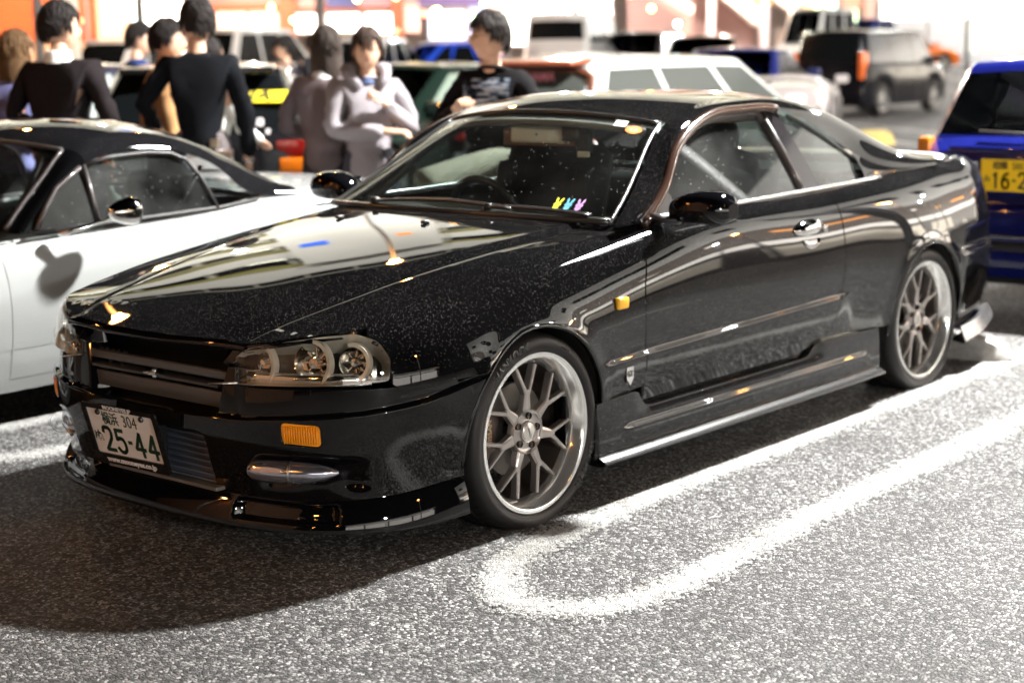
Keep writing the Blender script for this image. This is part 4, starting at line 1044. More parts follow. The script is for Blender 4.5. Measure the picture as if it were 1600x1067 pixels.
def asphalt():
    m = mat('asphalt', (.06, .06, .058), .7); b = bsdf(m); b.inputs['Specular IOR Level'].default_value = .5
    tc, sc, cr, h = stones(m)
    r = ramp(m, [(0, (.08, .08, .08)), (.3, (.17, .17, .169)), (.75, (.31, .31, .307)), (1, (.50, .50, .49))], sc.outputs[0])
    # stones lying low keep dark binder
    lo = N(m, 'ShaderNodeMapRange'); lo.inputs[1].default_value = .24; lo.inputs[2].default_value = .52; LK(m, sc.outputs[1], lo.inputs[0])
    k = N(m, 'ShaderNodeMath', operation='MULTIPLY'); LK(m, lo.outputs[0], k.inputs[0]); LK(m, cr.outputs[0], k.inputs[1])
    m2 = N(m, 'ShaderNodeMix', data_type='RGBA'); LK(m, k.outputs[0], m2.inputs[0]); m2.inputs[6].default_value = (.02, .0195, .019, 1); LK(m, r.outputs[0], m2.inputs[7])
    oi = N(m, 'ShaderNodeTexNoise', _Scale=.8, _Detail=7., _Distortion=.8); LK(m, tc.outputs['Object'], oi.inputs['Vector'])
    ro = ramp(m, [(.30, (.55, .53, .51)), (.45, (.95, .94, .93)), (.75, (1.15, 1.13, 1.1))], oi.outputs[0])
    m3 = N(m, 'ShaderNodeMix', data_type='RGBA', blend_type='MULTIPLY'); m3.inputs[0].default_value = 1; LK(m, m2.outputs[2], m3.inputs[6]); LK(m, ro.outputs[0], m3.inputs[7])
    LK(m, m3.outputs[2], b.inputs['Base Color'])
    bp = N(m, 'ShaderNodeBump', _Strength=.9, _Distance=.005); LK(m, h.outputs[0], bp.inputs['Height']); LK(m, bp.outputs[0], b.inputs['Normal'])
    return m
ASPH = asphalt()
def gz(x, y):
    t = (x-CAM_P.x)*cos(_yaw)+(y-CAM_P.y)*sin(_yaw); return .010*max(0., t-22)-.01*3*(1-math.exp(-max(0., t-22)/3.))
_g = [-200, -60, -20]+[i*2.5 for i in range(-4, 60)]+[180, 300, 420]
gr_ = []
for a_ in _g:   # rows along the view direction, so the slope starts cleanly
    row = []
    for b_ in (-300, -100, -40, -15, 0, 15, 40, 100, 300):
        x_ = CAM_P.x+cos(_yaw)*a_+sin(_yaw)*b_; y_ = CAM_P.y+sin(_yaw)*a_-cos(_yaw)*b_; row.append(Vector((x_, y_, gz(x_, y_))))
    gr_.append(row)
tag(MB().grid(gr_).build('ground', ASPH, None, True), 'grey coarse asphalt of the car park', kind='structure')
def paintline():
    m = mat('line_paint', (.7, .7, .66), .6); b = bsdf(m); tc, sc, cr, h = stones(m)
    at_ = N(m, 'ShaderNodeAttribute', attribute_name='edge')
    nz = N(m, 'ShaderNodeTexNoise', _Scale=7., _Detail=6.); LK(m, tc.outputs['Object'], nz.inputs['Vector'])
    # coverage = distance in from the edge + wear, against each stone's own threshold
    a = N(m, 'ShaderNodeMath', operation='MULTIPLY_ADD'); LK(m, nz.outputs[0], a.inputs[0]); a.inputs[1].default_value = .42; a.inputs[2].default_value = -.08
    c = N(m, 'ShaderNodeMath', operation='ADD'); LK(m, at_.outputs['Fac'], c.inputs[0]); LK(m, a.outputs[0], c.inputs[1])
    d = N(m, 'ShaderNodeMath', operation='MULTIPLY_ADD'); LK(m, sc.outputs[1], d.inputs[0]); d.inputs[1].default_value = .30; LK(m, c.outputs[0], d.inputs[2])
    e = N(m, 'ShaderNodeMath', operation='MULTIPLY_ADD'); LK(m, sc.outputs[2], e.inputs[0]); e.inputs[1].default_value = -.42; LK(m, d.outputs[0], e.inputs[2])
    f = N(m, 'ShaderNodeMath', operation='MULTIPLY_ADD'); LK(m, cr.outputs[0], f.inputs[0]); f.inputs[1].default_value = .30; LK(m, e.outputs[0], f.inputs[2])
    r = ramp(m, [(.46, (0, 0, 0)), (.68, (1, 1, 1))], f.outputs[0]); LK(m, r.outputs[0], b.inputs['Alpha'])
    bp = N(m, 'ShaderNodeBump', _Strength=.7, _Distance=.004); LK(m, h.outputs[0], bp.inputs['Height']); LK(m, bp.outputs[0], b.inputs['Normal'])
    r3 = ramp(m, [(0, (.30, .30, .29)), (1, (.48, .48, .465))], sc.outputs[0])
    wr_ = N(m, 'ShaderNodeTexNoise', _Scale=2.2, _Detail=5.); LK(m, tc.outputs['Object'], wr_.inputs['Vector'])
    rw = ramp(m, [(.35, (.65, .64, .61)), (.62, (1, 1, 1))], wr_.outputs[0]); mw = N(m, 'ShaderNodeMix', data_type='RGBA', blend_type='MULTIPLY'); mw.inputs[0].default_value = 1
    LK(m, r3.outputs[0], mw.inputs[6]); LK(m, rw.outputs[0], mw.inputs[7]); LK(m, mw.outputs[2], b.inputs['Base Color'])
    return m
LINE = paintline()
def stripe(name, pts, w, z=.004, label=None, closed=False):
    """worn painted line along pts, with soft ragged edges held in a vertex attribute"""
    P = [Vector((*p, 0)) for p in pts]; V = []; A = []; F = []; k = (-.88, -.42, 0, .42, .88); e = (0, .42, .62, .42, 0); n = len(P)
    for i, p in enumerate(P):
        t = (P[min(i+1, n-1)]-P[max(i-1, 0)]).normalized(); s_ = Vector((-t.y, t.x, 0))
        for a, b in zip(k, e): V.append((*(p+s_*a*w)[:2], z)); A.append(b)
    for i in range(n-1):
        for j in range(4): F.append((i*5+j, (i+1)*5+j, (i+1)*5+j+1, i*5+j+1))
    o = mk(name, V, F, LINE); at = o.data.attributes.new('edge', 'FLOAT', 'POINT'); at.data.foreach_set('value', A)
    return tag(o, label, kind='structure')
def uline(yc, x0, x1=4.9, hw=.25, w=.135, name='parking_line'):
    pts = [(x1-(x1-x0-hw)*i/24, yc+hw) for i in range(25)]+[(x0+hw-hw*1.05*sin(pi*i/20), yc+hw*cos(pi*i/20)) for i in range(1, 20)]+[(x0+hw+(x1-x0-hw)*i/24, yc-hw) for i in range(25)]
    return stripe(name, pts, w, label='worn white looped bay line on the asphalt')
for yc in (-6.66, -3.94, 1.49, 4.2, 6.9, 9.6): uline(yc, -.62)
lp_ = [(5.2, -.90), (3.6, -.90), (2.2, -.91), (.84, -.93), (.2, -.955), (-.12, -.985), (-.34, -1.03), (-.49, -1.10), (-.59, -1.21), (-.615, -1.33), (-.56, -1.44), (-.43, -1.515), (-.22, -1.535), (.1, -1.52), (.75, -1.48), (2.3, -1.45), (4.0, -1.44), (5.2, -1.44)]
stripe('parking_line', [tuple(p) for p in spline(lp_, 8)], .128, label='worn white looped bay line beside the black coupe')
# ------------------------------------------------------------------ generic parked vehicles
def gz(x, y):
    t = (x-CAM_P.x)*cos(_yaw)+(y-CAM_P.y)*sin(_yaw); return .010*max(0., t-22)-.01*3*(1-math.exp(-max(0., t-22)/3.))
def pxat(px, t, z=None):
    """ground point seen in image column px (of 1600) at depth t"""
    d = _f+_r*((px-800)/2579.1); p = CAM_P+d*t; return Vector((p.x, p.y, gz(p.x, p.y) if z is None else z))
def dark_glass(): return mat('tinted_pane', (.004, .005, .0055), .15, spec=.10)
def car_paint(name, c=None, rough=.3): return mat(name, c, rough, coat=1., spec=.08)
WH_CACHE = {}
def simple_wheel(parent, x, y, r, s_, style=0):
    k = (round(r, 3), style)
    if k not in WH_CACHE:
        w = empty('wheel')
        MB().lathe([(r*.66, .0), (r*.76, -.012), (r*.92, -.010), (r, .02), (r, .17), (r*.9, .2), (r*.6, .19)], 32, 'y').build('tyre', tyre, w, True, 40)
        b = MB().lathe([(r*.66, -.002), (r*.63, .0), (r*.62, .03)], 32, 'y').lathe([(0, .012), (r*.14, .012), (r*.16, .03)], 16, 'y')
        for q in range(10 if style else 5):
            a = 2*pi*q/(10 if style else 5); wd = r*(.05 if style else .12)
            V = [(r*.08*cos(a)-wd*sin(a)*1.2, .015, r*.08*sin(a)+wd*cos(a)*1.2), (r*.08*cos(a)+wd*sin(a)*1.2, .015, r*.08*sin(a)-wd*cos(a)*1.2), (r*.64*cos(a)+wd*sin(a), .022, r*.64*sin(a)-wd*cos(a)), (r*.64*cos(a)-wd*sin(a), .022, r*.64*sin(a)+wd*cos(a))]
            b.add(V+[(v[0], .05, v[2]) for v in V], [(0, 1, 2, 3), (4, 7, 6, 5), (0, 4, 5, 1), (1, 5, 6, 2), (2, 6, 7, 3), (3, 7, 4, 0)])
        b.build('rim', mat('alloy', (.62, .62, .62), .25, .9), w, True, 30)
        MB().lathe([(0, .07), (r*.62, .07)], 24, 'y').build('brake', DARKM, w)
        WH_CACHE[k] = w; c = w; c.parent = parent
    else:
        src = WH_CACHE[k]; c = empty('wheel', parent=parent)
        for ch in src.children: inst(ch, c)
    c.location = (x, y, r); c.rotation_euler = (0, 0, 0 if s_ < 0 else pi); return c
def vehicle(name, loc, head, label, cat, paintm, L=4.4, Wd=1.7, top=None, cab=None, roofz=1.4, wb=(-1.3, 1.3), wr=.30, group=None, front=True, rear=True,
            plate=None, tail=None, tumble=.13, glassm=None, nose_tuck=.25, style=0, headl=None, spoiler=None, clad=None, win=(.10, .93)):
    """x axis = travel direction (nose at +L/2).  top = body height profile [(x, z)] rear to front;
    cab = (rear belt x, rear roof x, front roof x, front belt x)"""
    v = empty(name, loc, head, label, cat, group)
    hw = Wd/2; TOPZ = F1(top) if len(top) > 3 else (lambda x: np.interp(x, [p[0] for p in top], [p[1] for p in top]))
    TOPZ = lambda x: float(np.interp(x, [p[0] for p in top], [p[1] for p in top]))
    xs = sorted(set(list(np.linspace(-L/2, L/2, 45))+[w_+wr*1.12*cos(a) for w_ in wb for a in np.linspace(0, pi, 15)]))
    def sec(x):
        e = abs(x)/(L/2); w = hw*(1-.04*e**4)-hw*nose_tuck*max(0, (e-.86)/.14)**2.4
        zt = TOPZ(x); zb_ = .20+.05*e**6
        for w_ in wb:
            d = abs(x-w_)
            if d < wr*1.12: zb_ = max(zb_, wr+sqrt((wr*1.12)**2-d*d))
        zb_ = min(zb_, zt-.14)
        e2 = max(0, (e-.93)/.07)**2; zt2 = zt-.03*e2
        P = [(0, zt2+.025), (w*.5, zt2+.02), (w*.8, zt2+.004), (w*.90, zt2-.02), (w*.965, zt2-.07)]
        m = zt2-.13
        for k in range(1, 6): P.append((w*(1-.0*k-.010*abs(k-1.5)), max(zb_, m+(zb_-m)*k/5)))
        return P
    V = []; F = []; K = 10
    for x in xs:
        P = sec(x)
        for y, z in P[::-1]: V.append((x, -y, z))
        for y, z in P[1:]: V.append((x, y, z))
    n = 2*K-1
    for i in range(len(xs)-1):
        for k in range(n-1): F.append((i*n+k, (i+1)*n+k, (i+1)*n+k+1, i*n+k+1))
    F.append(tuple(range(n))); F.append(tuple(range(len(V)-n, len(V)))[::-1])
    body = mk('body', V, F, paintm, v, True); body.data.set_sharp_from_angle(angle=radians(38))
    # cabin
    xr, xrt, xft, xf = cab; zb = lambda x: TOPZ(x)-.015
    yb = hw*.925; yt = yb-tumble; mid = (xrt+xft)/2
    xb1, xb2 = xr+(xf-xr)*.36, xr+(xf-xr)*.66
    def frm(x_b, x_t, yb_, yt_, zr): return (Vector((x_b, -yb_, zb(x_b))), Vector((x_t, -yt_, zr)))
    nodes = [(Vector((xr-.03, 0, zb(xr))), Vector((xrt-.06, 0, roofz-.005))), (Vector((xr, -yb*.88, zb(xr))), Vector((xrt, -yt*.86, roofz-.02))),
             frm(xr+.14, xrt+.12, yb, yt, roofz-.03), frm(xr+.20, xrt+.17, yb, yt, roofz-.03), frm(xb1, xrt+(xft-xrt)*.36, yb, yt, roofz-.02), frm(xb1+.07, xrt+(xft-xrt)*.36+.07, yb, yt, roofz-.02),
             frm(xb2, xrt+(xft-xrt)*.74, yb, yt, roofz-.02), frm(xb2+.07, xrt+(xft-xrt)*.74+.07, yb, yt, roofz-.02),
             frm(xf-.24, xft-.04, yb, yt, roofz-.03), frm(xf-.14, xft+.03, yb*.98, yt*.98, roofz-.03), (Vector((xf-.02, -yb*.86, zb(xf))), Vector((xft+.06, -yt*.86, roofz-.02))), (Vector((xf+.06, 0, zb(xf))), Vector((xft+.10, 0, roofz)))]
    gm = glassm or dark_glass()
    kinds = ['rear_window', 'P', 'P', 'side_window', 'P', 'side_window', 'P', 'side_window', 'P', 'P', 'windshield']
    pil = MB()
    for s_ in (1, -1):
        f = lambda p: Vector((p.x, p.y*s_, p.z))
        for k in range(len(nodes)-1):
            (b0, t0), (b1, t1) = nodes[k], nodes[k+1]
            if kinds[k] == 'side_window' and (b1-b0).length < .16: kd = 'P'
            else: kd = kinds[k]
            q = [f(b0), f(b1), f(t1), f(t0)]
            if s_ < 0: q = q[::-1]
            if kd == 'P': pil.add(q, [(0, 1, 2, 3)])
            else:
                if kd != 'side_window' and s_ < 0: continue
                if kd != 'side_window':   # full width pane
                    q = [Vector((b1.x, -b1.y, b1.z)), b0+Vector((.0, 0, 0)), b1]; 
                    rows_ = []
                    for j in range(5):
                        w_ = j/4; rows_.append([Vector(( (A.x*(1-w_)+B.x*w_), (A.y*(1-w_)+B.y*w_), (A.z*(1-w_)+B.z*w_))) for A, B in ((Vector((b1.x, -b1.y, b1.z)), Vector((t1.x, -t1.y, t1.z))), (Vector((b0.x*.85+b1.x*.15, -b1.y*.45, b0.z)), Vector((t0.x*.85+t1.x*.15, -t1.y*.45, t0.z))), (Vector((b0.x*.85+b1.x*.15, b1.y*.45, b0.z)), Vector((t0.x*.85+t1.x*.15, t1.y*.45, t0.z))), (b1, t1))])
                    lo, hi = rows_[0], rows_[-1]
                    rr_ = [[lo[i].lerp(hi[i], w_) for i in range(4)] for w_ in (win[0], .5*(win[0]+win[1]), win[1])]
                    MB().grid(rr_).build(kd, gm, v, True)
                    for a_, b_ in ((0, win[0]), (win[1], 1)): pil.grid([[lo[i].lerp(hi[i], w_) for i in range(4)] for w_ in (a_, b_)])
                else:
                    c = [q[0].lerp(q[3], .04), q[1].lerp(q[2], .04), q[1].lerp(q[2], .93), q[0].lerp(q[3], .93)] if s_ > 0 else [q[0].lerp(q[3], .93) if False else q[3].lerp(q[0], .04)][:0]
                    b0_, b1_, t1_, t0_ = f(b0), f(b1), f(t1), f(t0)
                    wl = max(.05, win[0]-.05); wh = min(.92, win[1]); c = [b0_.lerp(t0_, wl), b1_.lerp(t1_, wl), b1_.lerp(t1_, wh), b0_.lerp(t0_, wh)]
                    MB().add(c, [(0, 1, 2, 3)]).build('side_window', gm, v)
                    pil.add([b0_, b1_, b1_.lerp(t1_, wl), b0_.lerp(t0_, wl)], [(0, 1, 2, 3)]).add([b0_.lerp(t0_, wh), b1_.lerp(t1_, wh), t1_, t0_], [(0, 1, 2, 3)])
    # roof with rounded edge
    ring = [t for b, t in nodes]; ring = ring+[Vector((t.x, -t.y, t.z)) for t in ring[::-1][1:-1]]
    rows_ = [[Vector((mid+(p.x-mid)*k, p.y*k, p.z+dz)) for p in ring+[ring[0]]] for k, dz in ((1.0, 0), (.985, .018), (.95, .034), (.8, .046), (.4, .058), (.02, .062))]
    pil.grid(rows_); o_ = pil.build('cabin_shell', paintm, v, True, 35); bm = bmesh.new(); bm.from_mesh(o_.data); bmesh.ops.remove_doubles(bm, verts=bm.verts, dist=.002); bm.to_mesh(o_.data); bm.free()
    for w_ in wb:
        for s_ in (-1, 1): simple_wheel(v, w_, s_*(hw-.02), wr, s_, style)
    MB().box((0, 0, .30), (L*.9, Wd*.72, .22)).build('underbody', DARKM, v)
    # seams, sills, lamps
    trm = mat('dark_seam', (.01, .01, .01), .5)
    for s_ in (-1, 1):
        for x in (xb1+.03, xb2+.03+.05, xf-.10):
            if min(abs(x-w_) for w_ in wb) < wr*1.2: x += .12
            MB().tube([(x, s_*(hw*.962+.002), TOPZ(x)-.10), (x, s_*(hw+.0005), TOPZ(x)-.3), (x, s_*(hw*.985), .30)], .004, 5).build('door_seam', trm, v)
        for x in (xb1+.12, xb2+.14): MB().box((x, s_*(hw+.008), TOPZ(x)-.16), (.17, .02, .025), bev=.006).build('handle', paintm, v)
        MB().box((xf-.28, s_*(hw+.035), TOPZ(xf-.28)+.045), (.11, .19, .12), bev=.03).build('door_mirror', paintm, v)
        zt = TOPZ(-L/2+.05); tl = tail or dict(z=zt-.22, w=.14, h=.30, c=(.45, .01, .005))
        MB().box((-L/2*.955, s_*(hw*.84), tl['z']), (tl.get('d', .20), tl['w'], tl['h']), bev=.02, rz=s_*.12).build('tail_light', mat('tail_%s' % str(tl['c']), tl['c'], .12, coat=.5, emit=tl.get('e'), es=tl.get('es', 0)), v, True, 30)
        zf = TOPZ(L/2-.08)
        hl_ = headl or dict(z=zf-.13, w=.34, h=.14)
        MB().box((L/2*.95, s_*(hw*.70), hl_['z']), (.18, hl_['w'], hl_['h']), bev=.03, rz=-s_*.28).build('headlight', mat('headlamp', (.75, .78, .8), .08, .6), v, True, 30)
    MB().box((L/2-.015, 0, .40), (.09, Wd*.86, .22), bev=.03).build('front_bumper', paintm, v, True, 40)
    MB().box((L/2-.0, 0, .60), (.05, Wd*.42, .09), bev=.01).build('grille', TRIM, v)
    MB().box((-L/2+.012, 0, .42), (.10, Wd*.88, .24), bev=.03).build('rear_bumper', clad or paintm, v, True, 40)
    if plate:
        M_ = frame(Vector((-L/2-.045, plate[1], plate[2])), (0, -1, 0), (0, 0, 1))
        MB().prism([(-.165, -.0825), (.165, -.0825), (.165, .0825), (-.165, .0825)], .006, M_).build('number_plate', mat('plate_%s' % plate[0], (.80, .60, .02) if plate[0] == 'yellow' else (.75, .75, .73), .4), v)
    if spoiler: MB().box((xrt-.10, 0, roofz+.005), (.30, yt*1.75, .045), bev=.015, ry=-.08).build('spoiler', spoiler, v, True)
    return v
# ------------------------------------------------------------------ white roadster with a black hardtop
WP = mat('white_paint', (.35, .365, .36), .16, coat=.5); BT_ = paint('hardtop_black', (.006, .006, .007), dens=.05)
PL2 = [(-.79, 0), (-.775, .25), (-.73, .45), (-.64, .60), (-.5, .71), (-.35, .775), (-.15, .81), (.15, .825), (.6, .825), (1.1, .822), (1.5, .825), (1.9, .835), (2.2, .838), (2.5, .82), (2.8, .76), (3.0, .66), (3.1, .5), (3.15, .25), (3.16, 0)]
def rw_(zt, ins=.12, zb_=.13): return [(.06, zb_), (.02, zb_+.12), (.005, .38), (0, .47), (.004, min(.55, zt-.2)), (.018, zt-.13), (.04, zt-.065), (.075, zt-.02), (ins, zt)]
RW2 = {0: rw_(.56, .12, .18), 3: rw_(.60, .14, .18), 5: rw_(.66, .15, .16), 7: rw_(.715, .15), 8: rw_(.745, .13), 9: rw_(.762, .10), 10: rw_(.778, .10), 11: rw_(.815, .14), 12: rw_(.835, .17), 13: rw_(.84, .17, .15), 15: rw_(.82, .14, .2), 18: rw_(.80, .12, .22)}
A2F = (0, .285, .315); A2R = (2.265, .285, .315)
def disp2(x, z, u):
    d = 0*z
    for cx, cz, r in (A2F, A2R):
        q = np.sqrt((x-cx)**2+(z-cz)**2); d = d+.012*np.exp(-((q-r)/.05)**2)
    return d-.006*sst((.335-z)/.012)*sst((x-.4)/.1)*sst((1.9-x)/.1)
S2 = Shell(PL2, RW2, disp2); ox, oy = -.80, 2.49
rd = empty('roadster', (ox, oy, 0), 0, 'white two seat roadster with black hardtop and chrome mirror, left of the black coupe', 'car')
x2 = S2.s_x; zt2 = lambda u: float(S2.raw(np.array([u]), np.array([.8]))[0][1])-.0005
te2 = lambda a, b, n=24: [(a+(b-a)*i/n, zt2(a+(b-a)*i/n)) for i in range(n+1)]
def arch2(c, a0, a1, n=30): return [(x2(c[0]+c[2]*cos(radians(a0+(a1-a0)*i/n))), c[1]+c[2]*sin(radians(a0+(a1-a0)*i/n))) for i in range(n+1)]
def pan2(name, pts, m=WP):
    P = np.array(resample(pts, .04)); P = list(zip(P[:, 0], S2.q_of(P[:, 0], P[:, 1])))
    ft = [[(x2(x), float(S2.q_of(np.array([x2(x)]), np.array([z]))[0])) for x in np.linspace(max(.45, 0), 1.85, 20)] for z in (.322, .336)]
    for mir in (False, True): patch(name, S2, P, .035, m, rd, (), .02, mir, feat=ft)
dx0, dx1 = .565, 1.635
pan2('fender', [(x2(dx0)-.002, zt2(x2(dx0))), (x2(dx0+.005)-.002, .60), (x2(dx0)-.002, .16)]+arch2(A2F, -20, 200)+[(.35, .22), (.35, .54)]+te2(.36, x2(dx0)-.002)[1:-1])
pan2('door', [(x2(dx0)+.002, .20), (x2(dx0+.005)+.002, .60)]+te2(x2(dx0)+.002, x2(dx1)-.002)+[(x2(dx1+.02)-.002, .60), (x2(dx1)-.002, .45), (x2(dx1-.06)-.002, .20)])
pan2('sill', [(x2(.34), .145), (x2(1.93), .145), (x2(1.93), .196), (x2(.34), .196)])
pan2('quarter_panel', [(x2(dx1-.06)+.002, .20), (x2(dx1)+.002, .45), (x2(dx1+.02)+.002, .60)]+te2(x2(dx1)+.002, S2.S-.02, 40)+[(S2.S-.02, .30)]+arch2(A2R, -10, 195))
pan2('nose', [(.0, .22), (.345, .22), (.345, .54), (.345, zt2(.345)), (0, zt2(0.))])
def DK(x, y):   # hood and rear deck
    x = np.asarray(x, float); y = np.asarray(y, float); u = np.interp(x, S2.px[:, 0][S2.gx > .3], S2.gx[S2.gx > .3]); e = S2(u, np.full_like(u, .8)); w = -e[..., 1]; z = e[..., 2]
    return np.stack([x+0*y, y*w, z+.045*(1-np.abs(y)**2.4)*np.interp(x, [-.8, -.4, .6, 1.8, 2.6, 3.16], [.3, 1, 1.3, .6, .5, .2])], -1)
surf('hood', DK, -.70, .60, -1, 1, 24, 24, WP, rd); surf('rear_deck', DK, 2.02, 3.12, -1, 1, 20, 20, WP, rd)
IL = [(.68, .66, .780), (.80, .625, .885), (.94, .59, 1.00), (1.05, .562, 1.088), (1.20, .545, 1.140), (1.40, .54, 1.148), (1.60, .54, 1.122), (1.80, .55, 1.06), (2.0, .565, .965), (2.20, .585, .865)]
OL = [(.70, .735, .772), (.83, .70, .885), (.96, .672, .985), (1.07, .658, 1.035), (1.22, .648, 1.062), (1.42, .642, 1.066), (1.60, .648, 1.045), (1.78, .675, .965), (1.93, .71, .845), (2.20, .735, .822)]
I2 = Curve(IL); O2 = Curve(OL, list(I2.t)); b2 = F1([(0, .12), (I2.t[3], .07), (I2.t[5], 0), (I2.t[9], -.14)]); c2 = F1([(0, .012), (I2.t[3], .035), (I2.t[5], .055), (I2.t[7], .05), (I2.t[9], .02)])
def TOP2(t, a):
    t = np.asarray(t, float); a = np.asarray(a, float); p = I2(t+0*a); w = 1-np.abs(a)**2.2
    return np.stack([p[..., 0]-b2(t+0*a)*w, p[..., 1]*a, p[..., 2]+c2(t+0*a)*w], -1)
def RAIL2(t, b):
    t = np.asarray(t, float); b = np.asarray(b, float); A = TOP2(t, np.ones_like(t+b)); Bp = O2(t+0*b); e = 1e-3
    ta = A-TOP2(t, np.ones_like(t+b)-e); ta /= np.linalg.norm(ta, axis=-1)[..., None]; tb = np.zeros_like(A); tb[..., 1] = .42; tb[..., 2] = -.9; L = np.linalg.norm(Bp-A, axis=-1)[..., None]*1.1
    b = b[..., None] if np.ndim(b) else b
    return A*(2*b**3-3*b**2+1)+ta*L*(b**3-2*b**2+b)+Bp*(3*b**2-2*b**3)+tb*L*(b**3-b**2)
surf('hardtop', TOP2, I2.t[3], I2.t[7], -1, 1, 24, 25, BT_, rd)
surf('windshield', TOP2, .03, I2.t[3]-.02, -.95, .95, 16, 21, GLS, rd); surf('rear_window', TOP2, I2.t[7]+.02, I2.t[9]-.03, -.93, .93, 14, 21, GLSS, rd)
for mir in (True, False):
    s_ = -1 if not mir else 1
    surf('hardtop_rail', RAIL2, I2.t[3]-.0, I2.t[9], 0, 1, 60, 10, BT_, rd, up=(0, 1, .3), mirror=not mir)
    surf('screen_pillar', RAIL2, 0, I2.t[3]-.004, 0, 1, 20, 10, PAINT2, rd, up=(0, 1, .3), mirror=not mir)
    G2 = lambda x, z: np.stack([x+0*z, -(.745-(z-.765)*.33-.1*(z-.765)**2)+0*x, z+0*x], -1)
    tt = np.linspace(0, I2.t[9], 200); PP = O2(tt); o2z = lambda x: float(np.interp(x, PP[:, 0], PP[:, 2]))
    patch('vent_window', G2, [(.76, .782), (.90, o2z(.90)-.02), (1.03, o2z(1.03)-.02), (1.055, .785)], .04, GLSS, rd, (), 0, mir)
    patch('side_window', G2, [(1.075, .787), (1.065, o2z(1.07)-.018), (1.2, o2z(1.2)-.02), (1.4, o2z(1.4)-.02), (1.53, o2z(1.53)-.025), (1.60, o2z(1.6)-.05), (1.70, .80)], .04, GLSS, rd, (), 0, mir)
    g = lambda x, z, o=.004: (x, s_*(.745-(z-.765)*.33+o), z)
    MB().tube([g(.76, .785), g(.83, .87), g(.90, .94), g(.97, o2z(.97)-.012), g(1.04, o2z(1.04)-.008)], .011, 8).build('vent_frame', mat('frame_dull', (.10, .09, .09), .3, .6), rd, True)
    MB().tube([g(1.065, .775), g(1.06, o2z(1.06)-.005)], .010, 8).build('vent_post', mat('frame_dull'), rd, True)
    MB().tube([g(1.07, o2z(1.07)-.008), g(1.2, o2z(1.2)-.010), g(1.4, o2z(1.4)-.010), g(1.52, o2z(1.52)-.012), g(1.60, o2z(1.6)-.03), g(1.66, .93), g(1.71, .79)], .010, 8).build('window_seal', RUB, rd, True)
    MB().tube([g(x, z, .002) for x, z in ((.72, .775), (1.2, .782), (1.72, .795), (1.95, .815))], .009, 8).build('belt_seal', RUB, rd, True)
    for c in (A2F, A2R): MB().lathe([(c[2]+.01, -.24), (c[2]+.002, -.015)], 30, 'y', (c[0], 0, c[1]), radians(-10), radians(190)).build('wheel_liner', DARKM, rd, True).location = (0, -.56 if s_ < 0 else .80, 0)
    for c in (A2F, A2R):
        w = simple_wheel(rd, c[0], s_*.79, .285, s_, 1)
MB().tube([tuple(TOP2(np.array(I2.t[3]-.008), np.array(a))) for a in np.linspace(-.97, .97, 20)], .010, 8).build('header_seal', RUB, rd, True)
for a in (-.975, .975): MB().tube([tuple(TOP2(np.array(t), np.array(a))) for t in np.linspace(.01, I2.t[3]-.01, 14)], .010, 8).build('screen_trim', mat('frame_dull'), rd, True)
for s_ in (-1, 1):  # chrome mirrors on stalks
    m_ = empty('door_mirror', parent=rd)
    MB().tube([(.82, s_*.80, .765), (.90, s_*.85, .785), (1.0, s_*.90, .815), (1.04, s_*.925, .835)], [.028, .017, .012, .012], 12, flat=.6).build('stalk', CHROME, m_, True)
    MB().tube([(.975, s_*.935, .845), (.99, s_*.935, .845), (1.03, s_*.935, .845), (1.07, s_*.935, .845), (1.10, s_*.935, .845), (1.105, s_*.935, .845)], [.006, .03, .048, .058, .060, .056], 24).build('bullet_housing', CHROME, m_, True, 60)
    MB().lathe([(0, 0), (.055, .001)], 24, 'x', (1.107, s_*.935, .845)).build('mirror_glass', mat('mirror_surface'), m_)
MB().box((1.25, 0, .38), (1.4, 1.40, .10)).box((1.95, 0, .62), (.06, 1.36, .40)).box((.78, 0, .66), (.25, 1.34, .16), bev=.04).build('cabin_floor', INT, rd)
MB().box((1.2, 0, .20), (3.2, 1.0, .08)).build('floor_pan', DARKM, rd)
for s_ in (-1, 1):
    MB().box((1.2, s_*.70, .56), (1.4, .03, .36)).build('door_card', INT, rd)
    q = empty('seat', (1.45, s_*.35, 0), parent=rd)
    MB().box((-.05, 0, .40), (.50, .46, .14), bev=.05).build('cushion', INT, q, True); MB().box((.22, 0, .68), (.14, .46, .52), bev=.06, ry=.25).build('backrest', INT, q, True); MB().box((.30, 0, .97), (.09, .24, .16), bev=.04).build('headrest', mat('headrest'), q, True)
    MB().tube([(1.72, s_*.62, .98), (1.60, s_*.60, .80), (1.35, s_*.58, .52)], .02, 6, flat=.2).build('seat_belt', mat('belt_web'), rd, True)
sw = empty('steering_wheel', (1.02, .35, .77), parent=rd); MB().tube([(0, .17*cos(a), .17*sin(a)) for a in np.linspace(0, 2*pi, 33)], .016, 10, False).build('steering_rim', mat('wood_rim', (.35, .33, .27), .4), sw, True)
MB().box((0, 0, 0), (.03, .08, .08), bev=.02).box((0, 0, 0), (.012, .32, .02)).build('steering_hub', CHROME, sw); sw.rotation_euler = (0, radians(-20), 0)
MB().box((.97, 0, 1.0), (.025, .20, .05), bev=.012).build('rear_view_mirror', TRIM, rd, True)
MB().tube([(1.10, -.60, 1.00), (1.28, -.42, .82)], .012, 8).build('support_bar', mat('frame_dull'), rd, True)
bo = empty('tea_bottle', (ox+1.27, oy-.62, .775), 0, 'small green and white drink bottle standing inside the roadster side window', 'bottle')
MB().lathe([(0, 0), (.030, 0), (.032, .01), (.032, .055), (.028, .075), (.032, .085), (.030, .10), (.014, .125), (.013, .135)], 20).build('bottle_body', mat('bottle_white', (.75, .80, .70), .3), bo, True)
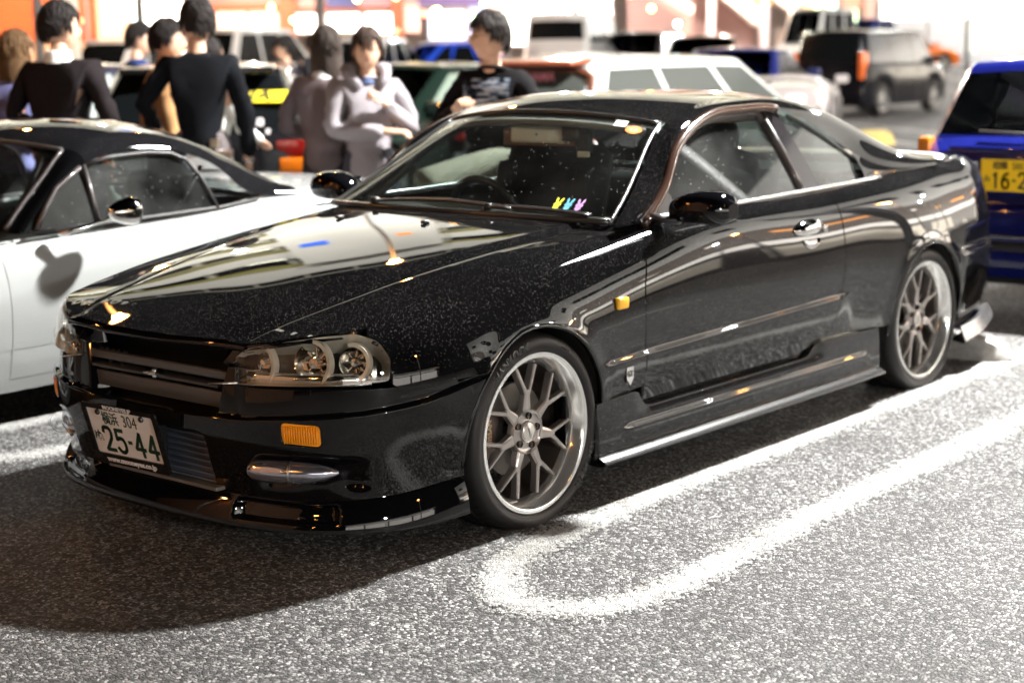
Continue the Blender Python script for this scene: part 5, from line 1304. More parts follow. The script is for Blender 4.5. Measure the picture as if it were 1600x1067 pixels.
MB().lathe([(.0325, .02), (.0327, .055)], 20).build('bottle_label', mat('bottle_green', (.25, .55, .10), .5), bo, True)
MB().lathe([(0, .155), (.015, .155), (.0155, .133)], 16).build('bottle_cap', mat('cap_white', (.8, .85, .75), .4), bo, True)
bo.rotation_euler = (0, -.35, 0)

# ------------------------------------------------------------------ nearer parked cars
BLK = car_paint('black_gloss', (.006, .006, .007), .08); WHT = car_paint('white_gloss', (.52, .53, .52)); BLU = car_paint('deep_blue', (.004, .006, .065), .15)
# blue kei hatchback behind the coupe, tail towards us
k = vehicle('hatchback', (6.05, -.55, 0), 0, 'deep blue compact hatchback with yellow number plate, tail towards us at the right', 'car', BLU, 3.3, 1.46,
            [(-1.65, .93), (-1.58, .96), (-.9, .95), (.6, .93), (.8, .90), (1.5, .78), (1.65, .70)], (-1.52, -1.30, .15, .85), 1.355, (-1.15, 1.15), .28, tumble=.10,
            tail=dict(z=.86, w=.07, h=.23, d=.12, c=(.45, .14, .005)), nose_tuck=.12, clad=BLU, glassm=glass('tint_glass', (.10, .11, .12), refl=1.2))
kx = -1.65
pb = empty('number_plate', parent=k); M_ = frame(Vector((kx-.075, .06, .792)), (0, -1, 0), (0, 0, 1)); YI = mat('plate_ink', (.02, .03, .02), .4)
MB().prism(rounded([(-.165, -.0825), (.165, -.0825), (.165, .0825), (-.165, .0825)], .008), .004, M_).build('plate', mat('plate_yellow', (.85, .62, .01), .4), pb)
M4 = M_; TT = lambda x, y: M_ @ Matrix.Translation((x, y, .0048))
text('region', '相模', .046, YI, pb, TT(-.060, .048), bold=.0008, sx=.9); text('region_number', '580', .05, YI, pb, TT(.035, .048), sx=.8); text('kana', 'み', .040, YI, pb, TT(-.132, -.022), bold=.0008)
for ch, x in (('1', -.085), ('6', -.030), ('2', .062), ('4', .124)): digit(ch, (x, -.026), .047, .080, .0125, M_, YI, pb, .0048)
MB().add([M_@Vector((x, y, .0052)) for x, y in ((.006, -.019), (.026, -.019), (.026, -.031), (.006, -.031))], [(0, 3, 2, 1)]).build('dash', YI, pb)
MB().box((kx-.035, .0, .80), (.05, .80, .24), bev=.02).build('tailgate_recess', BLU, k, True, 40)
MB().box((kx-.065, .0, .925), (.06, .82, .035), bev=.014).build('tailgate_grip', BLU, k, True)
MB().box((kx-.03, 0, .53), (.10, 1.40, .22), bev=.04).build('bumper_skin', BLU, k, True)
MB().box((kx-.085, 0, .475), (.02, 1.34, .014), bev=.004).build('bumper_trim', CHROME, k, True)
MB().box((kx-.06, 0, .42), (.06, 1.36, .05), bev=.015).build('bumper_lower', TRIM, k, True)
MB().tube([(-1.40, -.2, 1.04), (-1.62, -.1, 1.0), (-1.60, .3, 1.01)], .008, 6).build('rear_wiper', RUB, k, True)
for y in (.33, -.33): MB().box((-.15, y, 1.04), (.10, .26, .22), bev=.05).build('headrest', INT, k, True)

# black hatchback among the people
h = vehicle('hatchback', tuple(pxat(322, 11.2)+Vector((cos(radians(46)), sin(radians(46)), 0))*2.0), radians(46), 'black hatchback with yellow lettering across its rear window, behind the people', 'car', BLK, 4.2, 1.62,
            [(-2.1, .86), (-2.0, .92), (-1.2, .92), (.9, .92), (1.9, .76), (2.1, .66)], (-1.98, -1.50, .25, 1.15), 1.36, (-1.3, 1.3), .31, tumble=.16,
            tail=dict(z=.84, w=.30, h=.12, c=(.14, .004, .002)), spoiler=BLK, nose_tuck=.15)
for s_ in (-1, 1): MB().box((-2.025, s_*.70, .735), (.20, .30, .10), bev=.015, rz=s_*.12).build('amber_lamp', mat('amber_deep', (.50, .12, .004), .15, coat=.5), h, True)
MY = mat('sticker_yellow', (.80, .66, .02), .5)
Mw = frame(Vector((-1.755, -.14, 1.165)), (0, -1, 0), (.47, 0, .44)) @ Matrix.Translation((0, 0, .02))
bn = MB().prism([(-.46, -.055), (.46, -.055), (.50, .055), (-.42, .055)], .002, Mw).build('window_banner', MY, h)
text('banner_letters', 'ALEVZIA', .135, mat('sticker_dark', (.02, .02, .015), .5), h, Mw @ Matrix.Translation((.02, 0, .004)), .0006, .004, shear=.3, sx=1.25)
for (y, z, r_) in ((.10, .06, .05), (-.42, .02, .07)):
    pass
for (y, z, sz, tx) in ((.30, 1.02, .09, 'S'), (-.42, .99, .10, '8'), (-.47, .93, .06, 'II')):
    text('window_sticker', tx, sz, mat('sticker_pale', (.45, .42, .42), .5), h, frame(Vector((-1.90+(1.02-z)*-.3, y, z)), (0, -1, 0), (.47, 0, .44)) @ Matrix.Translation((0, 0, .03)), .001, .004)
# white wagon with a brown framed tailgate
w = vehicle('estate_car', (9.45, 5.35, 0), radians(-2), 'white estate car with brown roof spoiler and pink lettering in its rear window', 'car', WHT, 4.2, 1.68,
            [(-2.1, .86), (-2.0, .90), (-1.2, .90), (.9, .90), (1.9, .76), (2.1, .66)], (-2.0, -1.72, .45, 1.35), 1.34, (-1.3, 1.3), .30, tumble=.15,
            tail=dict(z=.78, w=.12, h=.26, c=(.42, .01, .005)), spoiler=mat('spoiler_brown', (.22, .05, .02), .2), glassm=mat('pale_pane', (.05, .055, .05), .1, spec=.3))
MB().tube([(-1.88, .70, .96), (-1.80, .64, 1.22), (-1.78, .5, 1.27), (-1.78, -.5, 1.27), (-1.80, -.64, 1.22), (-1.88, -.70, .96)], .035, 8).build('tailgate_frame', mat('frame_brown', (.10, .035, .02), .2), w, True)
text('window_letters', 'YOKOHAMA', .11, mat('sticker_pink', (.65, .25, .32), .5), w, frame(Vector((-1.87, .05, 1.21)), (0, -1, 0), (.25, 0, .9)) @ Matrix.Translation((0, 0, .03)), .001, .003, sx=1.1)

# ------------------------------------------------------------------ vehicles further back
def far(name, px, t, head, label, cat, pm, L, Wd, rz_, kind='sedan', group=None, **k):
    p = pxat(px, t); H = rz_
    if kind == 'sedan': top = [(-L/2, .86), (-L*.3, .92), (L*.2, .90), (L*.42, .74), (L/2, .62)]; cab = (-L*.34, -L*.20, L*.06, L*.24)
    elif kind == 'hatch': top = [(-L/2, .86), (-L*.4, .92), (L*.22, .92), (L*.42, .78), (L/2, .66)]; cab = (-L*.47, -L*.38, L*.06, L*.26)
    elif kind == 'van': top = [(-L/2, 1.0), (-L*.4, 1.02), (L*.32, 1.0), (L*.42, .92), (L/2, .78)]; cab = (-L*.485, -L*.455, L*.20, L*.36)
    return vehicle(name, p, radians(head), label, cat, pm, L, Wd, top, cab, H, (-L*.31, L*.31), .31, group, tumble=.10 if kind == 'van' else .15, nose_tuck=.12, **k)
far('van', 1352, 33.6, 3, 'black boxy van with orange tail lamps and pale alloy wheels, side on across the aisle', 'van', mat('van_black', (.004, .004, .006), .25, coat=.12, spec=.1), 3.9, 1.66, 1.58, 'van',
    tail=dict(z=.95, w=.09, h=.5, c=(.60, .12, .02)), style=1)
far('coupe', 1395, 62, -20, 'bright orange coupe far behind the black van', 'car', car_paint('orange_paint', (.80, .18, .02)), 4.4, 1.8, 1.30, 'hatch')
far('hatchback', 1574, 78, 28, 'silver compact hatchback with a yellow plate, far off at the right edge', 'car', car_paint('silver', (.42, .38, .38)), 3.4, 1.5, 1.62, 'hatch', plate=('yellow', 0, .75), tail=dict(z=.9, w=.10, h=.3, c=(.6, .02, .01), e=(1, .05, .02), es=1.5))
far('saloon', 1150, 26, 200, 'dark blue saloon with red lamp, beyond the white estate car', 'car', car_paint('navy', (.015, .02, .12)), 4.4, 1.75, 1.36, 'sedan')
far('hatchback', 1180, 28, 10, 'blue compact car with white roof edge, between the estate car and the van', 'car', car_paint('mid_blue', (.008, .015, .10)), 3.3, 1.45, 1.15, 'hatch')
far('saloon', 1095, 36, 215, 'black saloon with red tail lamps behind the white estate car', 'car', BLK, 4.5, 1.75, 1.50, 'sedan', tail=dict(z=.8, w=.3, h=.12, c=(.6, .02, .01), e=(1, .06, .01), es=2.5))
far('wagon', 1000, 42, 200, 'dark wagon with red and yellow lamps beside the white box van', 'car', car_paint('dark_grey', (.03, .028, .03)), 4.4, 1.75, 1.6, 'hatch', tail=dict(z=.9, w=.2, h=.35, c=(.7, .06, .02), e=(1, .12, .02), es=2))
far('van', 905, 42, 25, 'tall white box van in front of the bright shop windows', 'van', WHT, 4.6, 1.75, 2.05, 'van', win=(.45, .86))
far('saloon', 900, 24, 195, 'white saloon half hidden behind the man in the black shirt', 'car', WHT, 4.4, 1.7, 1.33, 'sedan')
far('saloon', 700, 40, 160, 'bright blue saloon with red tail lamps lit, behind the people', 'car', car_paint('bright_blue', (.02, .08, .65)), 4.4, 1.75, 1.42, 'sedan', tail=dict(z=.82, w=.26, h=.16, c=(.8, .02, .01), e=(1, .05, .02), es=6))
far('saloon', 600, 40, 18, 'white saloon behind the two women', 'car', WHT, 4.6, 1.75, 1.55, 'sedan')
far('estate_car', 430, 44, 8, 'white estate car in front of the brick pillar', 'car', WHT, 4.6, 1.78, 1.80, 'hatch')
far('saloon', 655, 16.5, 185, 'green tinted dark saloon right behind the women', 'car', car_paint('dark_green', (.008, .016, .012)), 4.4, 1.7, 1.30, 'sedan', glassm=mat('pale_green_pane', (.16, .20, .16), .08))
far('saloon', 60, 14.6, 190, 'dark saloon with pale windows between the men on the left', 'car', car_paint('slate', (.03, .03, .05)), 4.4, 1.7, 1.36, 'sedan', glassm=mat('pale_blue_pane', (.30, .34, .33), .08))
far('saloon', 235, 38, 15, 'white saloon behind the man in the tan jacket', 'car', WHT, 4.5, 1.75, 1.6, 'sedan')
far('van', 1268, 66, 185, 'white van with a dark rear window in front of the lit shop fronts', 'van', WHT, 4.4, 1.75, 2.3, 'van')
far('saloon', 1345, 70, 170, 'dark blue car parked beyond the orange coupe', 'car', car_paint('navy'), 4.4, 1.75, 1.9, 'sedan')
far('coupe', 1222, 24.5, 25, 'silver grey car half hidden behind the coupe roof, left of the black van', 'car', car_paint('pale_silver', (.50, .46, .45)), 3.2, 1.45, .98, 'sedan', tail=dict(z=.6, w=.05, h=.05, c=(.1, .06, .05)))
# concrete wheel stops
def stop(x, y, label, rz=pi/2, c=(.35, .34, .32), nm='concrete_grey'):
    o = MB(); rows_ = []
    for i in range(17):
        t = i/16; e = (1-abs(2*t-1)**6); X = -.30+.60*t; rows_.append([(X, -.075*e-.01, 0), (X, -.055*e-.008, .085*e+.015), (X, .055*e+.008, .085*e+.015), (X, .075*e+.01, 0)])
    m_ = o.grid(rows_).build('wheel_stop', grain(mat(nm, c, .8), 40, tuple(v*.8 for v in c), tuple(v*1.15 for v in c), bump=.2), None, True, 50)
    m_.location = (x, y, gz(x, y)); m_.rotation_euler = (0, 0, rz); return tag(m_, label, 'wheel stop')
stop(3.42, -.62, 'pale concrete wheel stop behind the rear wheel of the black coupe')
stop(18.4, 7.75, 'wheel stop with worn yellow paint out on the empty asphalt', .6, (.55, .42, .12), 'concrete_yellow').scale = (3, 3, 1.6)
for (pa, ta, pb_, tb_) in ((1300, 30.5, 1560, 25), (1290, 28, 1480, 23), (1560, 45, 1430, 60), (1600, 38, 1400, 48)):
    a, b_ = pxat(pa, ta), pxat(pb_, tb_); n_ = 12
    P = [a.lerp(b_, i/n_) for i in range(n_+1)]; o = stripe('parking_line', [(p.x, p.y) for p in P], .16, 0, 'white bay line further back in the car park')
    for v in o.data.vertices: v.co.z = gz(v.co.x, v.co.y)+.004
# ------------------------------------------------------------------ people
from mathutils import noise as mnoise
def skinned(chains, sub=2):
    """chains: list of lists of (pos, radius) sharing joints by position; returns mesh data (V, F)"""
    me = bpy.data.meshes.new('tmp'); V = []; R = []; E = []; idx = {}
    for ch in chains:
        prev = None
        for p, r in ch:
            k = tuple(round(c, 4) for c in p)
            if k not in idx: idx[k] = len(V); V.append(k); R.append(r if isinstance(r, tuple) else (r, r))
            i = idx[k]
            if prev is not None and prev != i: E.append((prev, i))
            prev = i
    me.from_pydata(V, E, []); o = bpy.data.objects.new('tmp', me); COL.objects.link(o)
    sm_ = o.modifiers.new('s', 'SKIN'); sm_.use_smooth_shade = True
    for i, r in enumerate(R): me.skin_vertices[0].data[i].radius = r
    me.skin_vertices[0].data[0].use_root = True
    ss = o.modifiers.new('u', 'SUBSURF'); ss.levels = sub; ss.render_levels = sub
    dg = bpy.context.evaluated_depsgraph_get(); m2 = bpy.data.meshes.new_from_object(o.evaluated_get(dg))
    r = ([v.co.copy() for v in m2.vertices], [tuple(f.vertices) for f in m2.polygons]); bpy.data.objects.remove(o); bpy.data.meshes.remove(m2); return r
def head_mesh(c, R, s=1.):
    """head facing +x in local frame, centre c"""
    V = []; F = []; nu, nv = 28, 20
    for j in range(nv+1):
        ph = pi*j/nv
        for i in range(nu):
            th = 2*pi*i/nu; x, y, z = sin(ph)*cos(th), sin(ph)*sin(th), cos(ph)
            X, Y, Z = x*.095, y*.075, z*.118
            if z < 0: t = -z; Y *= 1-.38*t*t; X = X*(1-.25*t*t)+.014*t
            if x > .2:
                X += .022*math.exp(-((y/.16)**2)-((z+.12)/.20)**2)*(1 if z < .15 else .3)      # nose
                X -= .012*math.exp(-((abs(y)-.38)/.17)**2-((z-.10)/.12)**2)                     # eye sockets
                X += .006*math.exp(-((y/.3)**2)-((z+.50)/.07)**2)-.004*math.exp(-((y/.3)**2)-((z+.43)/.03)**2)  # lips
                X += .008*math.exp(-((y/.25)**2)-((z+.85)/.15)**2)
            V.append(Vector((X, Y, Z))*s)
    for j in range(nv):
        for i in range(nu): F.append((j*nu+i, (j+1)*nu+i, (j+1)*nu+(i+1) % nu, j*nu+(i+1) % nu))
    b = MB(); b.add([R@v+c for v in V], F)
    for sg in (-1, 1):   # ears
        e = MB(); rows_ = []
        for k in range(6):
            q = pi*k/5; rr = sin(q)*.9+.1; rows_.append([R@(Vector((-.005+.020*rr*cos(a)*.9, sg*(.070+.012*(1-k/5)+.006), .0+.034*rr*sin(a)))*s)+c if k < 5 else R@(Vector((-.005, sg*.070, 0))*s)+c for a in np.linspace(0, 2*pi, 9)])
        b.grid(rows_)
    return b
def hair_mesh(c, R, s, style, m, parent, seed):
    rg = random.Random(seed); nu, nv = 40, 26; V = []; F = []; keep = {}
    ln = {'short': 0, 'bob': .13, 'long': .20, 'tied': .02}[style]
    for j in range(nv+1):
        ph = pi*j/nv*(.80 if style == 'short' else .86)
        for i in range(nu):
            th = 2*pi*i/nu; x, y, z = sin(ph)*cos(th), sin(ph)*sin(th), cos(ph)
            bump = .006*sin(th*9+seed+z*4)+.009*rg.random(); k = 1.10+bump*3+.05*sst(np.array((z+.2)/.8)).item()
            X, Y, Z = x*.097*k-.004, y*.078*k*1.04, z*.120*k+.004
            if ln and x < .42 and z < .0:
                d = min(1, -z/.6); Z -= ln*d; X *= 1+.05*d; Y = Y*(1+.25*d)
            V.append(R@(Vector((X, Y, Z))*s)+c)
            # face opening
            fr = x > .25 and z < (.42 if style in ('bob', 'tied', 'long') else .48) and (abs(y) < .72 or x > .45)
            ear = style in ('short', 'tied') and abs(y) > .75 and z < .12 and x > -.25
            nape = style in ('short', 'tied') and z < -.42
            keep[j*nu+i] = not (fr or ear or nape)
    F = [(j*nu+i, (j+1)*nu+i, (j+1)*nu+(i+1) % nu, j*nu+(i+1) % nu) for j in range(nv) for i in range(nu) if all(keep[q] for q in (j*nu+i, (j+1)*nu+i, (j+1)*nu+(i+1) % nu, j*nu+(i+1) % nu))]
    b = MB(); b.add(V, F)
    def sp_(th, ph, k): return Vector((sin(ph)*cos(th)*.097*k-.004, sin(ph)*sin(th)*.081*k, cos(ph)*.120*k+.004))
    n0 = 0
    for q in range(900):
        th = rg.uniform(0, 2*pi); ph = math.acos(rg.uniform(-.75, 1)); x, y, z = sin(ph)*cos(th), sin(ph)*sin(th), cos(ph)
        if (x > .25 and z < .50) or (style in ('short', 'tied') and (z < -.30 or (abs(y) > .7 and z < .1))): continue
        n0 += 1
        if n0 > 210: break
        L_ = rg.uniform(.25, .55)*(1.0 if style == 'short' else 1.3); dth = rg.uniform(-.25, .25); k = 1.10+.05*max(0, z)
        p = [sp_(th, ph, k), sp_(th+dth*.5, ph+L_*.5, k+.035), sp_(th+dth, ph+L_, k+rg.uniform(-.01, .05))]
        b.tube([R@(v*s)+c for v in p], [.009*s, .0075*s, .0012*s], 4, False)
    if style == 'tied': b.tube([R@(Vector(v)*s)+c for v in ((-.08, .03, -.03), (-.11, .045, -.08), (-.09, .06, -.16), (-.04, .065, -.22))], [.03, .035, .028, .008], 8)
    return b.build('hair', m, parent, True)
def hand_chain(w, d, up, s, curl=.5):
    """palm plus five fingers, w wrist, d forward dir, up back-of-hand normal"""
    d = Vector(d).normalized(); n_ = Vector(up); n_ = (n_-d*n_.dot(d)).normalized(); sd = d.cross(n_); b = MB()
    b.tube([w-d*.01, w+d*.03*s, w+d*.07*s, w+d*.085*s], [.026*s, .036*s, .038*s, .030*s], 10, flat=.45) if False else None
    rows_ = []
    for t, wd, th in ((-.02, .026, .020), (.02, .034, .017), (.06, .041, .015), (.088, .040, .012)):
        rows_.append([w+d*t*s+sd*wd*s*cos(a)+n_*th*s*sin(a) for a in np.linspace(0, 2*pi, 11)])
    b.grid(rows_); b.add(rows_[-1][:-1], [tuple(range(10))])
    for k, (o, L_) in enumerate(((-.030, .062), (-.010, .074), (.010, .070), (.029, .056))):
        p = [w+d*.080*s+sd*o*s]; ang = 0
        for q in range(3): ang += curl*.9; p.append(p[-1]+(d*cos(ang)-n_*sin(ang))*L_*s*(.42, .32, .26)[q])
        b.tube(p, [.0095*s, .009*s, .008*s, .0055*s], 7)
    p = [w+d*.02*s-sd*.030*s, w+d*.045*s-sd*.052*s-n_*.008*s, w+d*.072*s-sd*.058*s-n_*.018*s, w+d*.092*s-sd*.050*s-n_*.026*s]
    b.tube(p, [.014*s, .012*s, .010*s, .007*s], 7); return b
SKIN = grain(mat('skin', (.55, .33, .22), .55), 25, (.50, .29, .19), (.62, .38, .26))
def hairmat(c):
    nm = 'hair_%s' % str(c)
    if nm in MATS: return MATS[nm]
    m = mat(nm, c, .6, spec=.18); tc = N(m, 'ShaderNodeTexCoord'); mp = N(m, 'ShaderNodeMapping'); mp.inputs['Scale'].default_value = (1, 1, .08); LK(m, tc.outputs['Object'], mp.inputs[0])
    n = N(m, 'ShaderNodeTexNoise', _Scale=320., _Detail=3.); LK(m, mp.outputs[0], n.inputs['Vector']); b = N(m, 'ShaderNodeBump', _Strength=.9, _Distance=.006); LK(m, n.outputs[0], b.inputs['Height']); LK(m, b.outputs[0], bsdf(m).inputs['Normal'])
    r = ramp(m, [(.3, tuple(v*.5 for v in c)), (.75, tuple(min(1, v*2.0) for v in c))], n.outputs[0]); LK(m, r.outputs[0], bsdf(m).inputs['Base Color']); return m
def person(px, t, head, H, label, top_c, leg_c, hair_c=(.012, .009, .008), hair='short', face=None, arms=None, sleeve=1., top_name='sweater', waist=.88, loose=0., glasses=False, pose=None, group=None, hands=(.4, .4), extra=None, seed=1, low=False, loc=None, pitch=0.):
    s = H/1.72; P0 = loc if loc is not None else pxat(px, t); r = empty('person', P0, radians(head), label, 'person', group)
    hd = radians(face or 0); 
    J = dict(pel=(0, 0, .95), wai=(0, 0, 1.08), che=(.0, 0, 1.28), nek=(-.01, 0, 1.45), hea=(.03, 0, 1.60))
    if pose: J.update({a_: b_ for a_, b_ in pose.items() if a_ != 'legs'})
    Jv = {k: Vector(v)*s for k, v in J.items()}
    sh = [(Jv['nek']+(Jv['che']-Jv['nek'])*.42)+Vector((0, sg*.168*s, 0)) for sg in (1, -1)]
    A = arms or (((.02, .25, 1.13), (.06, .24, .88)), ((.02, -.25, 1.13), (.06, -.24, .88)))
    A = [[Vector(q)*s for q in a] for a in A]
    leg = [[Jv['pel']+Vector((0, sg*.09*s, -.03*s)), Vector((.02, sg*.11, .50))*s, Vector((-.02, sg*.12, .09))*s, Vector((.14, sg*.14, .04))*s] for sg in (1, -1)]
    if pose and 'legs' in pose: leg = [[Jv['pel']+Vector((0, sg*.09*s, 0))]+[Vector((q[0], sg*q[1], q[2]))*s for q in pose['legs']] for sg in (1, -1)]
    k = s
    core = [(Jv['pel'], (.12*k, .09*k)), (Jv['wai'], (.11*k, .08*k)), (Jv['che'], (.140*k, .095*k)), (Jv['nek']-(Jv['nek']-Jv['che']).normalized()*.05*k, (.06*k, .055*k)), (Jv['nek'], .05*k), (Jv['nek'].lerp(Jv['hea'], .65), .052*k)]
    ch = [core]
    for i in range(2): ch.append([core[2], (sh[i], .05*k), (A[i][0], .038*k), (A[i][1], .025*k)])
    for i in range(2): ch.append([core[0], (leg[i][0], .085*k), (leg[i][1], .055*k), (leg[i][2], .036*k), (leg[i][3], .032*k)])
    V, F = skinned([[(tuple(p), q) for p, q in c] for c in ch], 1 if low else 2)
    Rh = Matrix.Rotation(hd, 3, 'Z') @ Matrix.Rotation(pitch, 3, 'Y')
    hb = head_mesh(Jv['hea'], Rh, k*1.04); hb.add(V, F)
    for i in range(2):
        d = (A[i][1]-A[i][0]).normalized(); h_ = hand_chain(A[i][1], d, Vector((0, (1, -1)[i], .3)) if abs(d.z) > .6 else Vector((.2, 0, 1)), k, hands[i]); hb.add(h_.V, h_.F)
    hb.build('body', SKIN, r, True)
    hm_ = hairmat(hair_c)
    hair_mesh(Jv['hea'], Rh, k*1.04, hair, hm_, r, seed)
    em = mat('eye_dark', (.02, .015, .012), .2)
    for sg in (-1, 1):
        MB().box(Jv['hea']+Rh@(Vector((.088, sg*.030, .010))*k), (.008*k, .024*k, .009*k), bev=.003, rz=hd).build('eye', em, r)
        MB().box(Jv['hea']+Rh@(Vector((.092, sg*.031, .034))*k), (.008*k, .034*k, .006*k), bev=.002, rz=hd).build('eyebrow', hm_, r)
    MB().box(Jv['hea']+Rh@(Vector((.096, 0, -.052))*k), (.008*k, .036*k, .008*k), bev=.003, rz=hd).build('mouth', mat('lip_red', (.40, .12, .10), .4), r)
    if glasses:
        g_ = MB()
        for sg in (-1, 1):
            g_.tube([Jv['hea']+Rh@(Vector((.106, sg*.033+.024*cos(a), .008+.018*sin(a)))*k) for a in np.linspace(0, 2*pi, 17)], .0022*k, 5, False)
            g_.tube([Jv['hea']+Rh@(Vector(v)*k) for v in ((.106, sg*.057, .012), (.0, sg*.082, .012))], .002*k, 5)
        g_.tube([Jv['hea']+Rh@(Vector(v)*k) for v in ((.106, -.009, .010), (.106, .009, .010))], .002*k, 5)
        g_.build('glasses', mat('glasses_metal', (.6, .5, .4), .2, 1.), r, True)
    # clothes : thicker skins over the same joints
    lo = loose; tt = mat('cloth_%s' % str(top_c), top_c, .9, spec=.08)
    if 'Noise Texture' not in [n.name for n in tt.node_tree.nodes]: grain(tt, 260, tuple(c*.75 for c in top_c), tuple(min(1, c*1.2) for c in top_c), bump=.35, dist=.004)
    bot = Jv['pel']+(Jv['pel']-Jv['wai']).normalized()*(.95-waist)*s
    cc = [(bot, (.178*k+lo, .130*k+lo)), (Jv['pel'], (.178*k+lo, .128*k+lo)), (Jv['wai'], (.176*k+lo, .122*k+lo)), (Jv['che'], (.190*k+lo*.7, .126*k+lo*.6)), (Jv['nek']-(Jv['nek']-Jv['che']).normalized()*.045*k, (.120*k+lo*.3, .088*k+lo*.3)), (Jv['nek']+Vector((0, 0, .012*k)), .066*k)]
    ch = [cc]
    for i in range(2):
        e = A[i][0].lerp(A[i][1], .93) if sleeve >= 1 else A[i][0].lerp(A[i][1], -.35)
        q = [cc[3], (sh[i], .070*k+lo*.5), (sh[i].lerp(A[i][0], .55), .058*k+lo*.6)]
        if sleeve >= 1: q += [(A[i][0], .052*k+lo*.7), (A[i][0].lerp(A[i][1], .5), .044*k+lo*.6), (e, .036*k+lo*.4)]
        else: q += [(e, .060*k+lo)]
        ch.append(q)
    V, F = skinned([[(tuple(p), q) for p, q in c] for c in ch], 2); rg = random.Random(seed+5)
    # folds
    V2 = []
    for v in V:
        w_ = .010*mnoise.noise(Vector((v.x*9, v.y*9, v.z*5+seed*3)))+.013*mnoise.noise(Vector((v.x*16+seed, v.y*16, v.z*26+v.y*14)))+.006*sin(v.z*46+v.y*30+seed)*max(0, 1-abs(v.z-.98)/.2); c_ = Vector((Jv['che'].x, 0, v.z)); d = (v-c_); d.z = 0; V2.append(v+d.normalized()*w_ if d.length > .01 else v)
    mk(top_name, V2, F, tt, r, True)
    if leg_c and not low:
        lt_ = mat('legs_%s' % str(leg_c), leg_c, .85, spec=.1)
        ch = [[(Jv['pel'].lerp(Jv['wai'], .8), (.146*k, .112*k)), (Jv['pel'], (.156*k, .122*k))]]
        for i in range(2): ch.append([(Jv['pel'], (.156*k, .122*k)), (leg[i][0], .100*k), (leg[i][1], .078*k), (leg[i][2]+Vector((0, 0, .0)), .060*k)])
        V, F = skinned([[(tuple(p), q) for p, q in c] for c in ch], 1); mk('trousers', V, F, lt_, r, True)
        for i in range(2):
            a = leg[i][2]; b_ = leg[i][3]; d = (b_-a); d.z = 0; rz = atan2(d.y, d.x)
            MB().box((a.x*.4+b_.x*.6, a.y*.4+b_.y*.6, .045*k), (.27*k, .095*k, .09*k), bev=.03, rz=rz).build('shoe', mat('shoe_dark', (.03, .028, .03), .5), r, True)
    if extra: extra(r, Jv, A, k, Rh)
    return r
HT = 40.3   # heading straight away from the camera
def collar(c, nm='collar', rad=.062):
    def f(r, J, A, k, R):
        MB().lathe([(rad*k*1.25, -.035*k), (rad*k, .0), (rad*k*.95, .035*k), (rad*k*1.04, .030*k), (rad*k*1.35, -.03*k)], 20, 'z', tuple(J['nek'])).build(nm, mat('col_%s' % str(c), c, .8), r, True)
    return f
# 1 woman far left
def strap(r, J, A, k, R): MB().tube([J['che']+Vector((-.13, -.06, .10)), J['che']+Vector((-.155, -.10, -.1)), J['pel']+Vector((-.17, -.16, .0))], .014, 6, flat=.4).build('bag_strap', mat('strap_brown', (.35, .12, .04), .5), r, True)
person(52, 9.45, HT-5, 1.60, 'person with brown bob hair, lilac blue denim jacket and bag strap, at the far left', (.16, .17, .34), (.04, .04, .07), (.085, .045, .018), 'bob', -25, seed=3, top_name='jacket', loose=.01, extra=strap, arms=(((.10, .27, 1.13), (.26, .16, .98)), ((.10, -.27, 1.13), (.28, -.14, .98))))
# 2 man in dark jumper
person(120, 9.15, HT-12, 1.74, 'person seen from behind in charcoal jumper, white collar and glasses, left of the group', (.013, .010, .011), (.03, .03, .04), face=-42, glasses=True, seed=5, extra=collar((.75, .73, .70)),
       arms=(((-.02, .285, 1.15), (.20, .16, 1.02)), ((-.02, -.28, 1.14), (.14, -.20, .92))))
# 3 man beyond
person(238, 13.5, HT-60, 1.70, 'person with black hair and navy jacket, half hidden beyond the tan jacket', (.02, .04, .12), (.03, .03, .04), face=-20, seed=7, top_name='jacket')
# 4 tan jacket
def shirt(r, J, A, k, R): MB().tube([J['che']+Vector((.105, -.05, .10)), J['che']+Vector((.150, -.05, -.05)), J['pel']+Vector((.155, -.05, -.05))], [.04, .05, .05], 8, flat=1).build('shirt_front', mat('shirt_cream', (.75, .68, .60), .8), r, True)
person(278, 10.2, HT-72, 1.66, 'person in tan jacket over pale shirt, facing right behind the black jumper', (.36, .20, .09), (.30, .26, .25), face=-8, glasses=True, seed=9, top_name='jacket', loose=.012, waist=.80, extra=shirt,
       arms=(((-.02, .27, 1.15), (.05, .24, .90)), ((-.02, -.27, 1.13), (.04, -.26, .88))))
# 5 man in black jumper
def belt(r, J, A, k, R):
    MB().lathe([(.158*k, -.022), (.163*k, -.018), (.163*k, .018), (.158*k, .022)], 24, 'z').build('belt', mat('belt_brown', (.05, .03, .02), .35), r, True).matrix_local = Matrix.Translation(J['pel']+Vector((0, 0, -.035))) @ Matrix.Diagonal((.86, 1.05, 1, 1)) @ Matrix.Rotation(.12, 4, 'X')
    MB().box(J['pel']+Vector((-.13, -.09, .01)), (.03, .05, .045), bev=.006).build('belt_buckle', mat('buckle', (.35, .28, .2), .3, .9), r)
    MB().lathe([(.030*k, -.012), (.033*k, 0), (.030*k, .012)], 14, 'z').build('wrist_watch', mat('watch', (.4, .4, .4), .2, 1.), r, True).matrix_local = Matrix.Translation(A[1][0].lerp(A[1][1], .95))
person(330, 9.55, HT+2, 1.76, 'person seen from behind in black jumper with brown belt, centre of the group', (.004, .0045, .006), (.10, .085, .085), face=30, seed=11, waist=.93, extra=belt,
       arms=(((-.05, .31, 1.17), (.10, .22, .97)), ((.0, -.245, 1.13), (.04, -.25, .84))))
